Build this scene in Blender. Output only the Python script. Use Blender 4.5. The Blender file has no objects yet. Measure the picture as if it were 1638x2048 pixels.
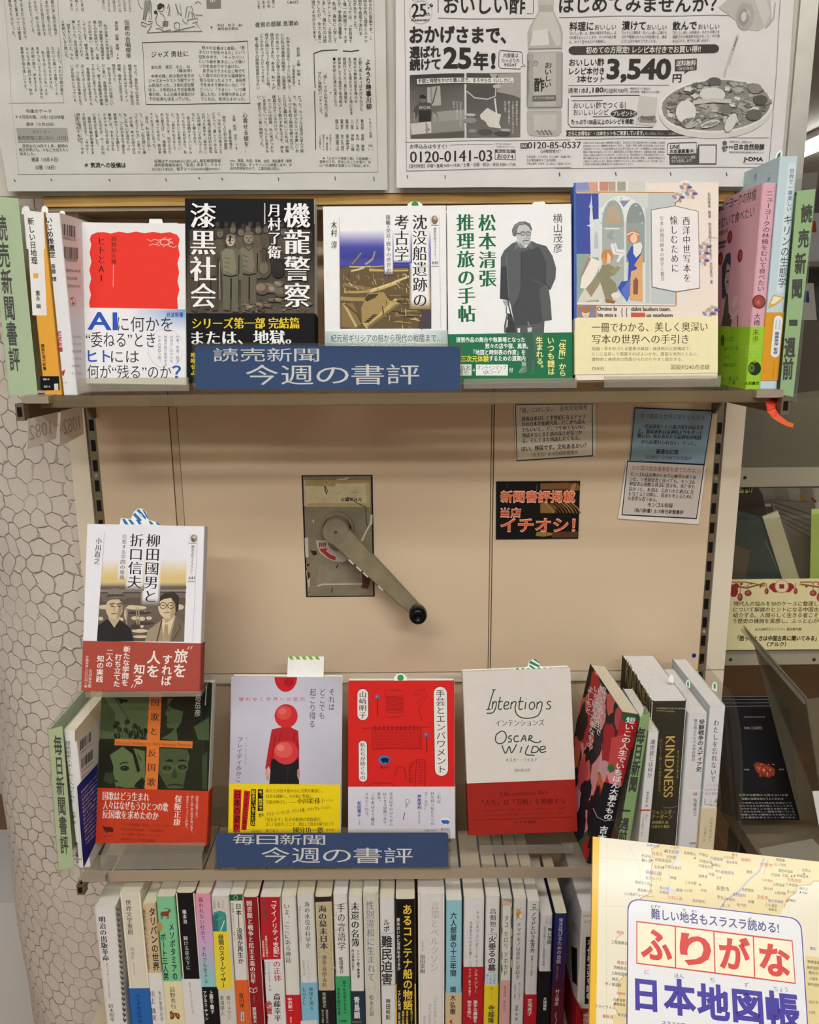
import bpy, math, random
from math import sin, cos, tan, pi, radians
from mathutils import Vector, Matrix
from mathutils.geometry import tessellate_polygon
random.seed(7)
scene = bpy.context.scene
COL = scene.collection
# ------------------------------------------------------------------ camera
FPX, CAM_H = 1640.0, 1.45
PITCH, ROLL = radians(12.97), 0.008
CAM = Vector((0, 0, CAM_H))
FWD = Vector((0, cos(PITCH), -sin(PITCH)))
_r0, _u0 = Vector((1, 0, 0)), Vector((0, sin(PITCH), cos(PITCH)))
RGT = _r0 * cos(ROLL) - _u0 * sin(ROLL)
UPV = _u0 * cos(ROLL) + _r0 * sin(ROLL)
cam_data = bpy.data.cameras.new('camera')
cam_data.sensor_fit = 'VERTICAL'
cam_data.sensor_height = 36.0
cam_data.lens = FPX * 36.0 / 2048.0
cam_data.clip_start = 0.02
camera = bpy.data.objects.new('camera', cam_data)
COL.objects.link(camera)
camera.matrix_world = Matrix((
  (RGT.x, UPV.x, -FWD.x, CAM.x), (RGT.y, UPV.y, -FWD.y, CAM.y),
  (RGT.z, UPV.z, -FWD.z, CAM.z), (0, 0, 0, 1)))
scene.camera = camera
# ------------------------------------------------------------------ world, lamps, exposure
scene.view_settings.view_transform = 'Standard'
scene.view_settings.look = 'None'
scene.view_settings.gamma = 1.0
scene.view_settings.use_curve_mapping = False
scene.view_settings.exposure = 0.16
CEIL_Z = 2.70
world = bpy.data.worlds.new('world')
scene.world = world
world.use_nodes = True
world.node_tree.nodes['Background'].inputs[0].default_value = (0.98, 1.0, 1.0, 1)
world.node_tree.nodes['Background'].inputs[1].default_value = 0.30
# (x, y, length along x, depth, strength W): ceiling lamps of the shop
LAMPS = [(-0.75, -1.35, 1.25, 0.16, 36.0), (0.85, -1.95, 1.25, 0.16, 46.0), (0.05, -0.45, 1.25, 0.16, 24.0), (3.0, 6.4, 0.16, 1.6, 20.0)]
# ------------------------------------------------------------------ helpers
def lin(c):
  if isinstance(c, str):
    c = tuple(int(c[i:i + 2], 16) for i in (0, 2, 4))
  out = []
  for x in c[:3]:
    x /= 255.0
    out.append(x / 12.92 if x <= 0.04045 else ((x + 0.055) / 1.055) ** 2.4)
  return (out[0], out[1], out[2], 1.0)
def mix(a, b, t):
  t = max(0.0, min(1.0, t))
  a = tuple(int(a[i:i + 2], 16) for i in (0, 2, 4)) if isinstance(a, str) else a
  b = tuple(int(b[i:i + 2], 16) for i in (0, 2, 4)) if isinstance(b, str) else b
  return tuple(a[i] + (b[i] - a[i]) * t for i in range(3))
_CR = [0.0, 0.0, 1.0]
def C(x0=0.0, y0=0.0, s=1.0):
  _CR[:] = [x0, y0, s]
def px(p):
  return (_CR[0] + p[0] / _CR[2], _CR[1] + p[1] / _CR[2])
def ray(p):
  return FWD + RGT * ((p[0] - 819.0) / FPX) - UPV * ((p[1] - 1024.0) / FPX)
def at(x, y, Y):
  d = ray(px((x, y)))
  return CAM + d * (Y / d.y)
def atz(x, y, z):
  d = ray(px((x, y)))
  return CAM + d * ((z - CAM_H) / d.z)
def atx(x, y, X):
  d = ray(px((x, y)))
  return CAM + d * (X / d.x)
def mk_mat(name, rough=0.5, color=None, attr=False, noise=0.0, nscale=40.0, bump=0.0, bscale=300.0, metal=0.0, coat=0.0, spec=0.22):
  m = bpy.data.materials.new(name)
  m.use_nodes = True
  nt = m.node_tree
  b = nt.nodes['Principled BSDF']
  b.inputs['Roughness'].default_value = rough
  b.inputs['Metallic'].default_value = metal
  b.inputs['Specular IOR Level'].default_value = spec
  if coat:
    b.inputs['Coat Weight'].default_value = coat
    b.inputs['Coat Roughness'].default_value = 0.12
  tc = nt.nodes.new('ShaderNodeTexCoord')
  src = None
  if attr:
    a = nt.nodes.new('ShaderNodeAttribute')
    a.attribute_name = 'Col'
    src = a.outputs['Color']
  if noise:
    n = nt.nodes.new('ShaderNodeTexNoise')
    n.inputs['Scale'].default_value = nscale
    n.inputs['Detail'].default_value = 4
    nt.links.new(tc.outputs['Object'], n.inputs['Vector'])
    mr = nt.nodes.new('ShaderNodeMapRange')
    mr.inputs[1].default_value, mr.inputs[2].default_value = 0.3, 0.7
    mr.inputs[3].default_value, mr.inputs[4].default_value = 1 - noise, 1.0
    nt.links.new(n.outputs[0], mr.inputs[0])
    mx = nt.nodes.new('ShaderNodeMix')
    mx.data_type = 'RGBA'
    mx.blend_type = 'MULTIPLY'
    mx.inputs[0].default_value = 1.0
    if src:
      nt.links.new(src, mx.inputs[6])
    else:
      mx.inputs[6].default_value = lin(color)
    nt.links.new(mr.outputs[0], mx.inputs[7])
    src = mx.outputs[2]
  if src:
    nt.links.new(src, b.inputs['Base Color'])
  else:
    b.inputs['Base Color'].default_value = lin(color)
  if bump:
    n2 = nt.nodes.new('ShaderNodeTexNoise')
    n2.inputs['Scale'].default_value = bscale
    n2.inputs['Detail'].default_value = 3
    nt.links.new(tc.outputs['Object'], n2.inputs['Vector'])
    bp = nt.nodes.new('ShaderNodeBump')
    bp.inputs['Strength'].default_value = bump
    bp.inputs['Distance'].default_value = 0.001
    nt.links.new(n2.outputs[0], bp.inputs['Height'])
    nt.links.new(bp.outputs[0], b.inputs['Normal'])
  return m
def clear_mat(name, tint, gloss=1.0, rough=0.03, body=0.0, bodycol='d8d4c4'):
  m = bpy.data.materials.new(name)
  m.use_nodes = True
  nt = m.node_tree
  nt.nodes.remove(nt.nodes['Principled BSDF'])
  out = nt.nodes['Material Output']
  tr = nt.nodes.new('ShaderNodeBsdfTransparent')
  tr.inputs[0].default_value = lin(tint)
  gl = nt.nodes.new('ShaderNodeBsdfGlossy')
  gl.inputs['Roughness'].default_value = rough
  lw = nt.nodes.new('ShaderNodeLayerWeight')
  lw.inputs[0].default_value = 0.5
  pw = nt.nodes.new('ShaderNodeMath')
  pw.operation = 'POWER'
  pw.inputs[1].default_value = 4.0
  nt.links.new(lw.outputs['Facing'], pw.inputs[0])
  mu = nt.nodes.new('ShaderNodeMath')
  mu.operation = 'MULTIPLY_ADD'
  mu.inputs[1].default_value = 0.55 * gloss
  mu.inputs[2].default_value = 0.035 * gloss
  nt.links.new(pw.outputs[0], mu.inputs[0])
  base = tr.outputs[0]
  if body:
    df = nt.nodes.new('ShaderNodeBsdfDiffuse')
    df.inputs[0].default_value = lin(bodycol)
    n = nt.nodes.new('ShaderNodeTexNoise')
    n.inputs['Scale'].default_value = 60
    mr = nt.nodes.new('ShaderNodeMapRange')
    mr.inputs[3].default_value, mr.inputs[4].default_value = body * 0.8, body * 1.2
    nt.links.new(n.outputs[0], mr.inputs[0])
    m0 = nt.nodes.new('ShaderNodeMixShader')
    nt.links.new(mr.outputs[0], m0.inputs[0])
    nt.links.new(base, m0.inputs[1])
    nt.links.new(df.outputs[0], m0.inputs[2])
    base = m0.outputs[0]
  ms = nt.nodes.new('ShaderNodeMixShader')
  nt.links.new(mu.outputs[0], ms.inputs[0])
  nt.links.new(base, ms.inputs[1])
  nt.links.new(gl.outputs[0], ms.inputs[2])
  nt.links.new(ms.outputs[0], out.inputs['Surface'])
  return m
M_COAT = mk_mat('printed_coated_paper', 0.62, spec=0.16, attr=True, noise=0.03, nscale=90, bump=0.04, bscale=500)
M_MATTE = mk_mat('printed_matte_paper', 0.75, attr=True, noise=0.04, nscale=120, bump=0.08, bscale=700)
M_GLOSS = mk_mat('laminated_cover', 0.3, attr=True, noise=0.02, nscale=60, bump=0.3, bscale=14, coat=0.16)
M_PAGES = mk_mat('page_edges', 0.85, attr=True, noise=0.10, nscale=400, bump=0.2, bscale=900)
M_PAINT = mk_mat('painted_metal', 0.42, attr=True, noise=0.05, nscale=9, bump=0.05, bscale=200)
M_WORN = mk_mat('worn_paint', 0.55, attr=True, noise=0.22, nscale=70, bump=0.3, bscale=260)
M_STEEL = mk_mat('brushed_steel', 0.35, attr=True, noise=0.12, nscale=60, metal=0.7)
M_BLACK = mk_mat('black_plastic', 0.15, attr=True, noise=0.02)
M_RIBBON = mk_mat('ribbon_satin', 0.45, attr=True, noise=0.12, nscale=500, bump=0.2, bscale=900)
M_NEWS = mk_mat('newsprint', 0.85, attr=True, noise=0.07, nscale=26, bump=0.25, bscale=45)
M_CLEAR = clear_mat('clear_acrylic', 'f8f7f4', 0.7, 0.03, 0.015)
M_SHEER = clear_mat('sheer_acrylic', 'fcfcfa', 0.35, 0.03)
M_EDGE = clear_mat('acrylic_edge', 'eceade', 1.0, 0.10, 0.17, 'e2ddd0')
M_LIP = clear_mat('clear_shelf_edge', 'd8cfbc', 0.6, 0.12, 0.22, 'b8a585')
M_SMOKE = clear_mat('scuffed_acrylic', 'cfcabb', 0.8, 0.12, 0.24, 'b0a890')
M_FILM = clear_mat('plastic_film', 'f8f8f5', 0.6, 0.08, 0.035, 'e8e8e0')
class Part:
  def __init__(self):
    self.v, self.f, self.c = [], [], []
  def add(self, verts, faces, col):
    k = len(self.v)
    self.v += [Vector(p) for p in verts]
    per_vert = isinstance(col, list)
    cs = [lin(c) for c in col] if per_vert else lin(col)
    for f in faces:
      self.f.append(tuple(i + k for i in f))
      self.c += [cs[i] for i in f] if per_vert else [cs] * len(f)
  def box(self, O, A, B, N, col):                      # O = corner, A/B/N = edge vectors
    p = [O, O + A, O + A + B, O + B]
    p += [q + N for q in p]
    self.add(p, [(0, 3, 2, 1), (4, 5, 6, 7), (0, 1, 5, 4), (1, 2, 6, 5), (2, 3, 7, 6), (3, 0, 4, 7)], col)
  def abox(self, x0, x1, y0, y1, z0, z1, col):
    self.box(Vector((x0, y0, z0)), Vector((x1 - x0, 0, 0)), Vector((0, y1 - y0, 0)), Vector((0, 0, z1 - z0)), col)
  def prism(self, pts, N, col):                        # closed outline extruded by N
    n = len(pts)
    tris = tessellate_polygon([[Vector(p) for p in pts]])
    self.add(list(pts) + [p + N for p in pts],
                 [tuple(reversed(t)) for t in tris] + [tuple(i + n for i in t) for t in tris] +
                 [(i, (i + 1) % n, (i + 1) % n + n, i + n) for i in range(n)], col)
  def tube(self, pts, r, col, n=10, close=True):
    rings = []
    for i, p in enumerate(pts):
      d = (pts[min(i + 1, len(pts) - 1)] - pts[max(i - 1, 0)]).normalized()
      a = d.orthogonal().normalized()
      b = d.cross(a)
      rr = r[i] if isinstance(r, (list, tuple)) else r
      rings.append([p + (a * cos(2 * pi * k / n) + b * sin(2 * pi * k / n)) * rr for k in range(n)])
    v = [q for g in rings for q in g]
    f = [(i * n + k, i * n + (k + 1) % n, (i + 1) * n + (k + 1) % n, (i + 1) * n + k) for i in range(len(pts) - 1) for k in range(n)]
    if close:
      f += [tuple(range(n))[::-1], tuple((len(pts) - 1) * n + k for k in range(n))]
    self.add(v, f, col)
  def lathe(self, O, axis, prof, col, n=32):           # prof = [(radius, along axis)]
    axis = axis.normalized()
    a = axis.orthogonal().normalized()
    b = axis.cross(a)
    v = [O + axis * h + (a * cos(2 * pi * k / n) + b * sin(2 * pi * k / n)) * max(r, 1e-5) for r, h in prof for k in range(n)]
    f = [(i * n + k, i * n + (k + 1) % n, (i + 1) * n + (k + 1) % n, (i + 1) * n + k) for i in range(len(prof) - 1) for k in range(n)]
    self.add(v, f, col)
  def build(self, name, mat, parent=None, smooth=False):
    org = parent_world(parent) if parent else (sum(self.v, Vector()) / max(1, len(self.v)))
    me = bpy.data.meshes.new(name)
    me.from_pydata([p - org for p in self.v], [], self.f)
    ca = me.color_attributes.new('Col', 'FLOAT_COLOR', 'CORNER')
    ca.data.foreach_set('color', [x for c in self.c for x in c])
    if smooth:
      me.polygons.foreach_set('use_smooth', [True] * len(me.polygons))
    me.materials.append(mat)
    o = bpy.data.objects.new(name, me)
    COL.objects.link(o)
    if parent:
      o.parent = parent
    else:
      o.location = org
    return o
WORLD_POS = {}
def parent_world(o):
  p = Vector((0, 0, 0))
  while o:
    p = p + o.location
    o = o.parent
  return p
def thing(name, label, cat, loc, group=None):
  o = bpy.data.objects.new(name, None)
  o.empty_display_size = 0.02
  COL.objects.link(o)
  o.location = loc
  return tag(o, label, cat, group)
def tag(o, label, cat, group=None):
  o['label'] = label
  o['category'] = cat
  if group:
    o['group'] = group
  return o
def structure(o):
  o['kind'] = 'structure'
  return o
# ------------------------------------------------------------------ lettering
_G = {}
STY = {'r': (0, 0), 'b': (.02, .02), 'h': (.038, .034), 'm': (.014, -.010), 'mb': (.034, -.006), 'l': (-.01, -.01), 'n': (.010, -.006)}
def glyph(s, st):
  key = (s, st)
  if key in _G:
    return _G[key]
  cu = bpy.data.curves.new('lettering', 'FONT')
  cu.body = s
  cu.size = 1
  cu.resolution_u = 3
  ob = bpy.data.objects.new('lettering', cu)
  me = bpy.data.meshes.new_from_object(ob)
  vs = [(v.co.x, v.co.y) for v in me.vertices]
  fs = [tuple(p.vertices) for p in me.polygons]
  bpy.data.objects.remove(ob)
  bpy.data.curves.remove(cu)
  bpy.data.meshes.remove(me)
  kx, ky = STY[st]
  if (kx or ky) and vs:
    cnt = {}
    for f in fs:
      for i in range(len(f)):
        a, b = f[i], f[(i + 1) % len(f)]
        if (b, a) in cnt:
          del cnt[(b, a)]
        else:
          cnt[(a, b)] = 1
    nrm = {}
    for a, b in cnt:
      dx, dy = vs[b][0] - vs[a][0], vs[b][1] - vs[a][1]
      l = math.hypot(dx, dy)
      if l > 1e-7:
        for q in (a, b):
          nrm.setdefault(q, []).append((dy / l, -dx / l))
    # faces of filled curves may wind either way: test with signed area
    ar = sum((vs[f[1]][0] - vs[f[0]][0]) * (vs[f[2]][1] - vs[f[0]][1]) - (vs[f[2]][0] - vs[f[0]][0]) * (vs[f[1]][1] - vs[f[0]][1]) for f in fs)
    sg = 1 if ar > 0 else -1
    nv = list(vs)
    for q, ns in nrm.items():
      if len(ns) < 2:
        continue
      n1, n2 = ns[0], ns[1]
      k1 = kx * n1[0] ** 2 + ky * n1[1] ** 2
      k2 = kx * n2[0] ** 2 + ky * n2[1] ** 2
      det = n1[0] * n2[1] - n1[1] * n2[0]
      if abs(det) > 0.35:
        dx = (k1 * n2[1] - k2 * n1[1]) / det
        dy = (n1[0] * k2 - n2[0] * k1) / det
      else:
        k = (k1 + k2) / 2
        mx, my = n1[0] + n2[0], n1[1] + n2[1]
        l = math.hypot(mx, my) or 1
        dx, dy = mx / l * k, my / l * k
      m = max(abs(kx), abs(ky)) * 1.6
      l = math.hypot(dx, dy)
      if l > m:
        dx, dy = dx * m / l, dy * m / l
      nv[q] = (vs[q][0] + sg * dx, vs[q][1] + sg * dy)
    vs = nv
  _G[key] = (vs, fs)
  return _G[key]
def is_wide(ch):
  return ord(ch) > 0x2e7f or ch in '“”…―→①②③④⑤※○●◎'
ROT = set('ー「」『』（）()［］【】…―〜～-－=|〈〉：〔〕')
SMALL = set('っゃゅょァィゥェォッャュョぁぃぅぇぉ')
class Surf:
  """a flat printed face: O centre, U right, V up (unit, world); disp(u, v) lifts a wavy sheet"""
  def __init__(self, O, U, V, disp=None):
    self.O, self.U, self.V = O, U.normalized(), V.normalized()
    self.N = self.U.cross(self.V).normalized()
    self.disp = disp
  def uv(self, p):
    d = ray(p)
    t = (self.O - CAM).dot(self.N) / d.dot(self.N)
    q = CAM + d * t - self.O
    return (q.dot(self.U), q.dot(self.V))
  def w(self, u, v, lift=0.0):
    if self.disp:
      lift = lift + self.disp(u, v)
    return self.O + self.U * u + self.V * v + self.N * lift
class Print:
  """collects the ink on one face of one part; coordinates are read off the photo through the current crop C()"""
  def __init__(self, part, surf, base=0.00006, fine=None, step=4e-6):
    self.p, self.s, self.base, self.k, self.fine, self.step = part, surf, base, 0, fine, step
  def _l(self):
    self.k += 1
    return self.base + self.k * self.step
  def uv(self, x, y):
    return self.s.uv(px((x, y)))
  def raw(self, uvs, faces, col, lift=None):
    lift = self._l() if lift is None else lift
    if self.fine:
      pts = list(uvs)
      out = []
      todo = [(f[0], f[i], f[i + 1]) for f in faces for i in range(1, len(f) - 1)]
      while todo:
        f = todo.pop()
        e = [(math.dist(pts[f[i]], pts[f[(i + 1) % 3]]), i) for i in range(3)]
        l, i = max(e)
        if l > self.fine:
          a, b, c = f[i], f[(i + 1) % 3], f[(i + 2) % 3]
          pts.append(((pts[a][0] + pts[b][0]) / 2, (pts[a][1] + pts[b][1]) / 2))
          m = len(pts) - 1
          todo += [(a, m, c), (m, b, c)]
        else:
          out.append(f)
      uvs, faces = pts, out
      if isinstance(col, list):
        col = col[0]
    self.p.add([self.s.w(u, v, lift) for u, v in uvs], faces, col)
  def poly(self, pts, col):
    q = [self.uv(*p) for p in pts]
    self.polyuv(q, col)
  def polyuv(self, q, col):
    tris = tessellate_polygon([[Vector((a, b, 0)) for a, b in q]])
    self.raw(q, [tuple(t) for t in tris], col)
  def rect(self, x0, y0, x1, y1, col, x0b=None, x1b=None):
    self.poly([(x0, y0), (x1, y0), (x1 if x1b is None else x1b, y1), (x0 if x0b is None else x0b, y1)], col)
  def ell(self, x, y, rx, ry, col, a=0.0, n=22, a0=0.0, a1=2 * pi):
    ca, sa = cos(a), sin(a)
    m = n if a1 - a0 < 6.28 else n - 1
    pts = []
    for k in range(m + 1):
      t = a0 + (a1 - a0) * k / n if m == n else 2 * pi * k / n
      ex, ey = rx * cos(t), ry * sin(t)
      pts.append((x + ex * ca - ey * sa, y + ex * sa + ey * ca))
    self.poly(pts, col)
  def line(self, pts, w, col, close=False):
    q = [self.uv(*p) for p in pts]
    if close:
      q = q + [q[0]]
    wl = math.dist(self.uv(pts[0][0] - w / 2, pts[0][1]), self.uv(pts[0][0] + w / 2, pts[0][1]))
    vs, fs = [], []
    for i, p in enumerate(q):
      a, b = q[max(0, i - 1)], q[min(len(q) - 1, i + 1)]
      if close and i in (0, len(q) - 1):
        a, b = q[-2], q[1]
      dx, dy = b[0] - a[0], b[1] - a[1]
      l = math.hypot(dx, dy) or 1
      nx, ny = -dy / l * wl / 2, dx / l * wl / 2
      vs += [(p[0] + nx, p[1] + ny), (p[0] - nx, p[1] - ny)]
    for i in range(len(q) - 1):
      fs.append((2 * i, 2 * i + 1, 2 * i + 3, 2 * i + 2))
    self.raw(vs, fs, col)
  def grad(self, corners, nx, ny, fn):                 # corners TL TR BR BL; fn(s, t) -> colour
    tl, tr, br, bl = [self.uv(*c) for c in corners]
    vs, cs = [], []
    for j in range(ny + 1):
      for i in range(nx + 1):
        s, t = i / nx, j / ny
        a = (tl[0] + (tr[0] - tl[0]) * s, tl[1] + (tr[1] - tl[1]) * s)
        b = (bl[0] + (br[0] - bl[0]) * s, bl[1] + (br[1] - bl[1]) * s)
        vs.append((a[0] + (b[0] - a[0]) * t, a[1] + (b[1] - a[1]) * t))
        cs.append(fn(s, t))
    w = nx + 1
    fs = [(j * w + i, (j + 1) * w + i, (j + 1) * w + i + 1, j * w + i + 1) for j in range(ny) for i in range(nx)]
    lift = self._l()
    self.p.add([self.s.w(u, v, lift) for u, v in vs], fs, cs)
  def halo(self, pts, r, col):                         # soft edged white glow printed behind a title
    self.line(pts, r, col)
  # --- text
  def _place(self, vs, fs, A, dx, dy, col, lift):
    self.p.add([self.s.w(A[0] + dx[0] * x + dy[0] * y, A[1] + dx[1] * x + dy[1] * y, lift) for x, y in vs], fs, col)
  def th(self, s, x0, x1, y, h, col, st='r', y1=None, lift=None):
    """horizontal line of text: ink from x0 to x1, centred on y, character height h"""
    y1 = y if y1 is None else y1
    A, B = self.uv(x0, y), self.uv(x1, y1)
    L = math.dist(A, B)
    d = ((B[0] - A[0]) / L, (B[1] - A[1]) / L)
    n = (-d[1], d[0])
    m = ((x0 + x1) / 2, (y + y1) / 2)
    H = math.dist(self.uv(m[0], m[1] - h / 2), self.uv(m[0], m[1] + h / 2))
    vs, fs = glyph(s, st)
    if not vs:
      return
    mnx, mxx = min(v[0] for v in vs), max(v[0] for v in vs)
    if any(is_wide(c) for c in s):
      y0_, y1_ = -0.09, 0.85
    else:
      y0_, y1_ = min(v[1] for v in vs), max(v[1] for v in vs)
    sx, sy = L / max(1e-6, mxx - mnx), H / max(1e-6, y1_ - y0_)
    q = [((v[0] - mnx) * sx, (v[1] - (y0_ + y1_) / 2) * sy) for v in vs]
    self._place(q, fs, A, d, n, col, (self._l() if lift is None else lift))
  def tv(self, s, x, y0, y1, w, col, st='r', x1=None, lift=None):
    """vertical line of text from (x, y0) down to (x1, y1), character width w"""
    x1 = x if x1 is None else x1
    A, B = self.uv(x, y0), self.uv(x1, y1)
    L = math.dist(A, B)
    d = ((B[0] - A[0]) / L, (B[1] - A[1]) / L)
    r = (-d[1], d[0])
    m = ((x + x1) / 2, (y0 + y1) / 2)
    W = math.dist(self.uv(m[0] - w / 2, m[1]), self.uv(m[0] + w / 2, m[1]))
    units = [0.5 if c in ' ・' else 1.0 for c in s]
    cell = L / sum(units)
    lift = self._l() if lift is None else lift
    pos = 0.0
    for c, un in zip(s, units):
      if c not in ' 　':
        vs, fs = glyph(c, st)
        if vs:
          if is_wide(c):
            cx, cy = 0.5, 0.38
          else:
            cx = (min(v[0] for v in vs) + max(v[0] for v in vs)) / 2
            cy = 0.35
          q = []
          for vx, vy in vs:
            gx, gy = vx - cx, vy - cy
            if c in ROT:
              gx, gy = gy, -gx
            if c in '、。':
              gx, gy = gx + 0.6, gy + 0.55
            elif c in SMALL:
              gx, gy = gx + 0.09, gy + 0.08
            q.append((gx * W, (pos + un / 2) * cell - gy * cell))
          self._place(q, fs, A, r, d, col, lift)
      pos += un
  def lines(self, rows, x0, x1, y0, dy, h, col, st='r', slope=0.0):
    full = max(len(r) for r in rows)
    for i, r in enumerate(rows):
      if r.strip():
        lead = len(r) - len(r.lstrip('　'))
        a = x0 + (x1 - x0) * lead / full
        b = x0 + (x1 - x0) * len(r) / full
        yy = y0 + dy * i
        self.th(r.strip('　'), a, b, yy + slope * (a - x0), h, col, st, y1=yy + slope * (b - x0))
  def cols(self, rows, x, dx, y0, y1, w, col, st='r', lean=0.0):
    """vertical columns, the first at the right"""
    full = max(len(r) for r in rows)
    lift = self._l()
    for i, r in enumerate(rows):
      xx = x + dx * i
      yb = y0 + (y1 - y0) * len(r) / full
      self.tv(r, xx, y0, yb, w, col, st, x1=xx + lean * (yb - y0), lift=lift)
  def barcode(self, x0, y0, x1, y1, sk, col, seed=1):
    rnd = random.Random(seed)
    x = x0
    while x < x1:
      w = rnd.choice((1, 1, 2, 3)) * (x1 - x0) / 40
      self.poly([(x, y0 + sk * (x - x0)), (x + w, y0 + sk * (x + w - x0)), (x + w, y1 + sk * (x + w - x0)), (x, y1 + sk * (x - x0))], col)
      x += w + rnd.choice((1, 1, 2)) * (x1 - x0) / 40
# ------------------------------------------------------------------ books
def wrap(part, O, S, T, V, D, th, v0, v1, off, cols, r=0.0012, skin=0.0004):
  """paper folded round a book: front (+T), spine (s = 0), back (-T). cols = (front, spine, back)"""
  h = th / 2
  def prof(o):
    rr = max(r, 0.0003)
    P = [(D, h + o)]
    for k in range(5):
      a = pi / 2 * k / 4
      P.append((-o + (rr + o) * (1 - sin(a)), h - rr + (rr + o) * cos(a)))
    for k in range(5):
      a = pi / 2 * k / 4
      P.append((-o + (rr + o) * (1 - cos(a)), -(h - rr) - (rr + o) * sin(a)))
    P.append((D, -h - o))
    return P
  # reorder first arc so it runs front -> spine
  def fix(P):
    return [P[0]] + [P[1], P[2], P[3], P[4], P[5]][:] + P[6:]
  outer, inner = prof(off), prof(off - skin)
  outer[1:6] = outer[1:6]
  segc = [cols[0]] * 3 + [cols[1]] * 5 + [cols[2]] * 3
  n = len(outer)
  def pt(q, v):
    return O + S * q[0] + T * q[1] + V * v
  for i in range(n - 1):
    a, b, ai, bi = outer[i], outer[i + 1], inner[i], inner[i + 1]
    part.add([pt(a, v0), pt(b, v0), pt(b, v1), pt(a, v1)], [(0, 1, 2, 3)], segc[i])
    part.add([pt(ai, v0), pt(bi, v0), pt(bi, v1), pt(ai, v1)], [(3, 2, 1, 0)], 'efeae0')
    for v in (v0, v1):
      part.add([pt(a, v), pt(b, v), pt(bi, v), pt(ai, v)], [(0, 1, 2, 3)], segc[i])
  for i in (0, n - 1):
    part.add([pt(outer[i], v0), pt(outer[i], v1), pt(inner[i], v1), pt(inner[i], v0)], [(0, 1, 2, 3)], segc[0 if i == 0 else -1])
def fit_rect(surf, pts):
  q = [surf.uv(p) for p in pts]                        # TL TR BR BL
  tl, tr, br, bl = [Vector(p) for p in q]
  ex = (tr - tl) + (br - bl)
  ey = (tl - bl) + (tr - br)
  ax, ay = math.atan2(ex.y, ex.x), math.atan2(-ey.x, ey.y)
  a = (ax + ay) / 2
  c = (tl + tr + br + bl) / 4
  u = Vector((cos(a), sin(a)))
  v = Vector((-sin(a), cos(a)))
  w = ex.dot(u) / 2
  h = ey.dot(v) / 2
  return c, u, v, w, h
class Book:
  pass
def face_book(label, corners, Y, lean, th, cols, spine='R', yaw=0.0, mat=None, pages='efe9da', group=None, page_out=False, name='book'):
  """a book shown cover-on. corners (photo) TL TR BR BL; cols = (front, spine, back)"""
  base = ((corners[2][0] + corners[3][0]) / 2, (corners[2][1] + corners[3][1]) / 2)
  C()
  P0 = at(base[0], base[1], Y)
  le, ya = radians(lean), radians(yaw)
  U = Vector((cos(ya), -sin(ya), 0))
  V = Vector((0, 0, 1)) * cos(le) - U.cross(Vector((0, 0, 1))) * sin(le)
  s0 = Surf(P0, U, V)
  c, u, v, w, h = fit_rect(s0, corners)
  O = s0.w(c.x, c.y)
  U2 = s0.U * u.x + s0.V * u.y
  V2 = s0.U * v.x + s0.V * v.y
  b = Book()
  b.s = Surf(O, U2, V2)
  b.w, b.h, b.th = w, h, th
  b.root = thing(name, label, 'book', O - V2 * h / 2 - b.s.N * th / 2, group)
  sg = 1 if spine == 'R' else -1
  b.S, b.T, b.V = U2 * (-sg), b.s.N, V2
  b.O = O + U2 * (sg * w / 2) - b.s.N * th / 2 - V2 * h / 2      # spine, mid thickness, bottom
  b.cover = Part()
  b.mat = mat or M_COAT
  wrap(b.cover, b.O, b.S, b.T, b.V, w, th, 0, h, 0.0, cols)
  b.pr = Print(b.cover, b.s)
  pg = Part()
  g = 0.0012
  pg.box(b.O + b.S * 0.0012 - b.T * (th / 2 - 0.0006) + b.V * g, b.S * (w - 0.0022), b.T * (th - 0.0012), b.V * (h - 2 * g), pages)
  b.pages = pg
  b.bands = []
  return b
def band(b, ytop, xmid, cols, mat=None, bottom=0.0):
  """paper band round the lower part of book b; ytop = photo row of its upper edge at column xmid"""
  v = b.s.uv(px((xmid, ytop)))[1] + b.h / 2
  p = Part()
  wrap(p, b.O, b.S, b.T, b.V, b.w if hasattr(b, 'w') else b.D, b.th, bottom, v, 0.0007, cols)
  s2 = Surf(b.s.O + b.s.N * 0.0007, b.s.U, b.s.V)
  pr = Print(p, s2)
  b.bands.append((p, mat or b.mat))
  return pr
def slip(b, pts, colf, depth=0.5, tilt=0.0, stripes=None, col='f2f0ea', dots=None):
  """a bookshop slip poking out of the top of the pages; pts = outline in the photo"""
  C()
  s2 = Surf(b.s.O - b.T * b.th * depth, b.s.U, b.s.V) if not hasattr(b, 'edge') else Surf(b.edge, Vector((1, 0, 0)), Vector((0, 0, 1)))
  q = [s2.uv(p) for p in pts]
  p = Part()
  p.prism([s2.w(u, v) for u, v in q], s2.N * 0.0003, col)
  pr = Print(p, s2, base=0.0004)
  for st in (stripes or []):
    pr.poly(st, colf)
  for d in (dots or []):
    pr.ell(d[0], d[1], d[2], d[2], d[3])
  o = p.build('order_slip', M_MATTE, b.root)
  return o
def done(b):
  b.cover.build('cover', b.mat, b.root)
  b.pages.build('page_block', M_PAGES, b.root)
  for p, m in b.bands:
    p.build('paper_band', m, b.root)
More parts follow.
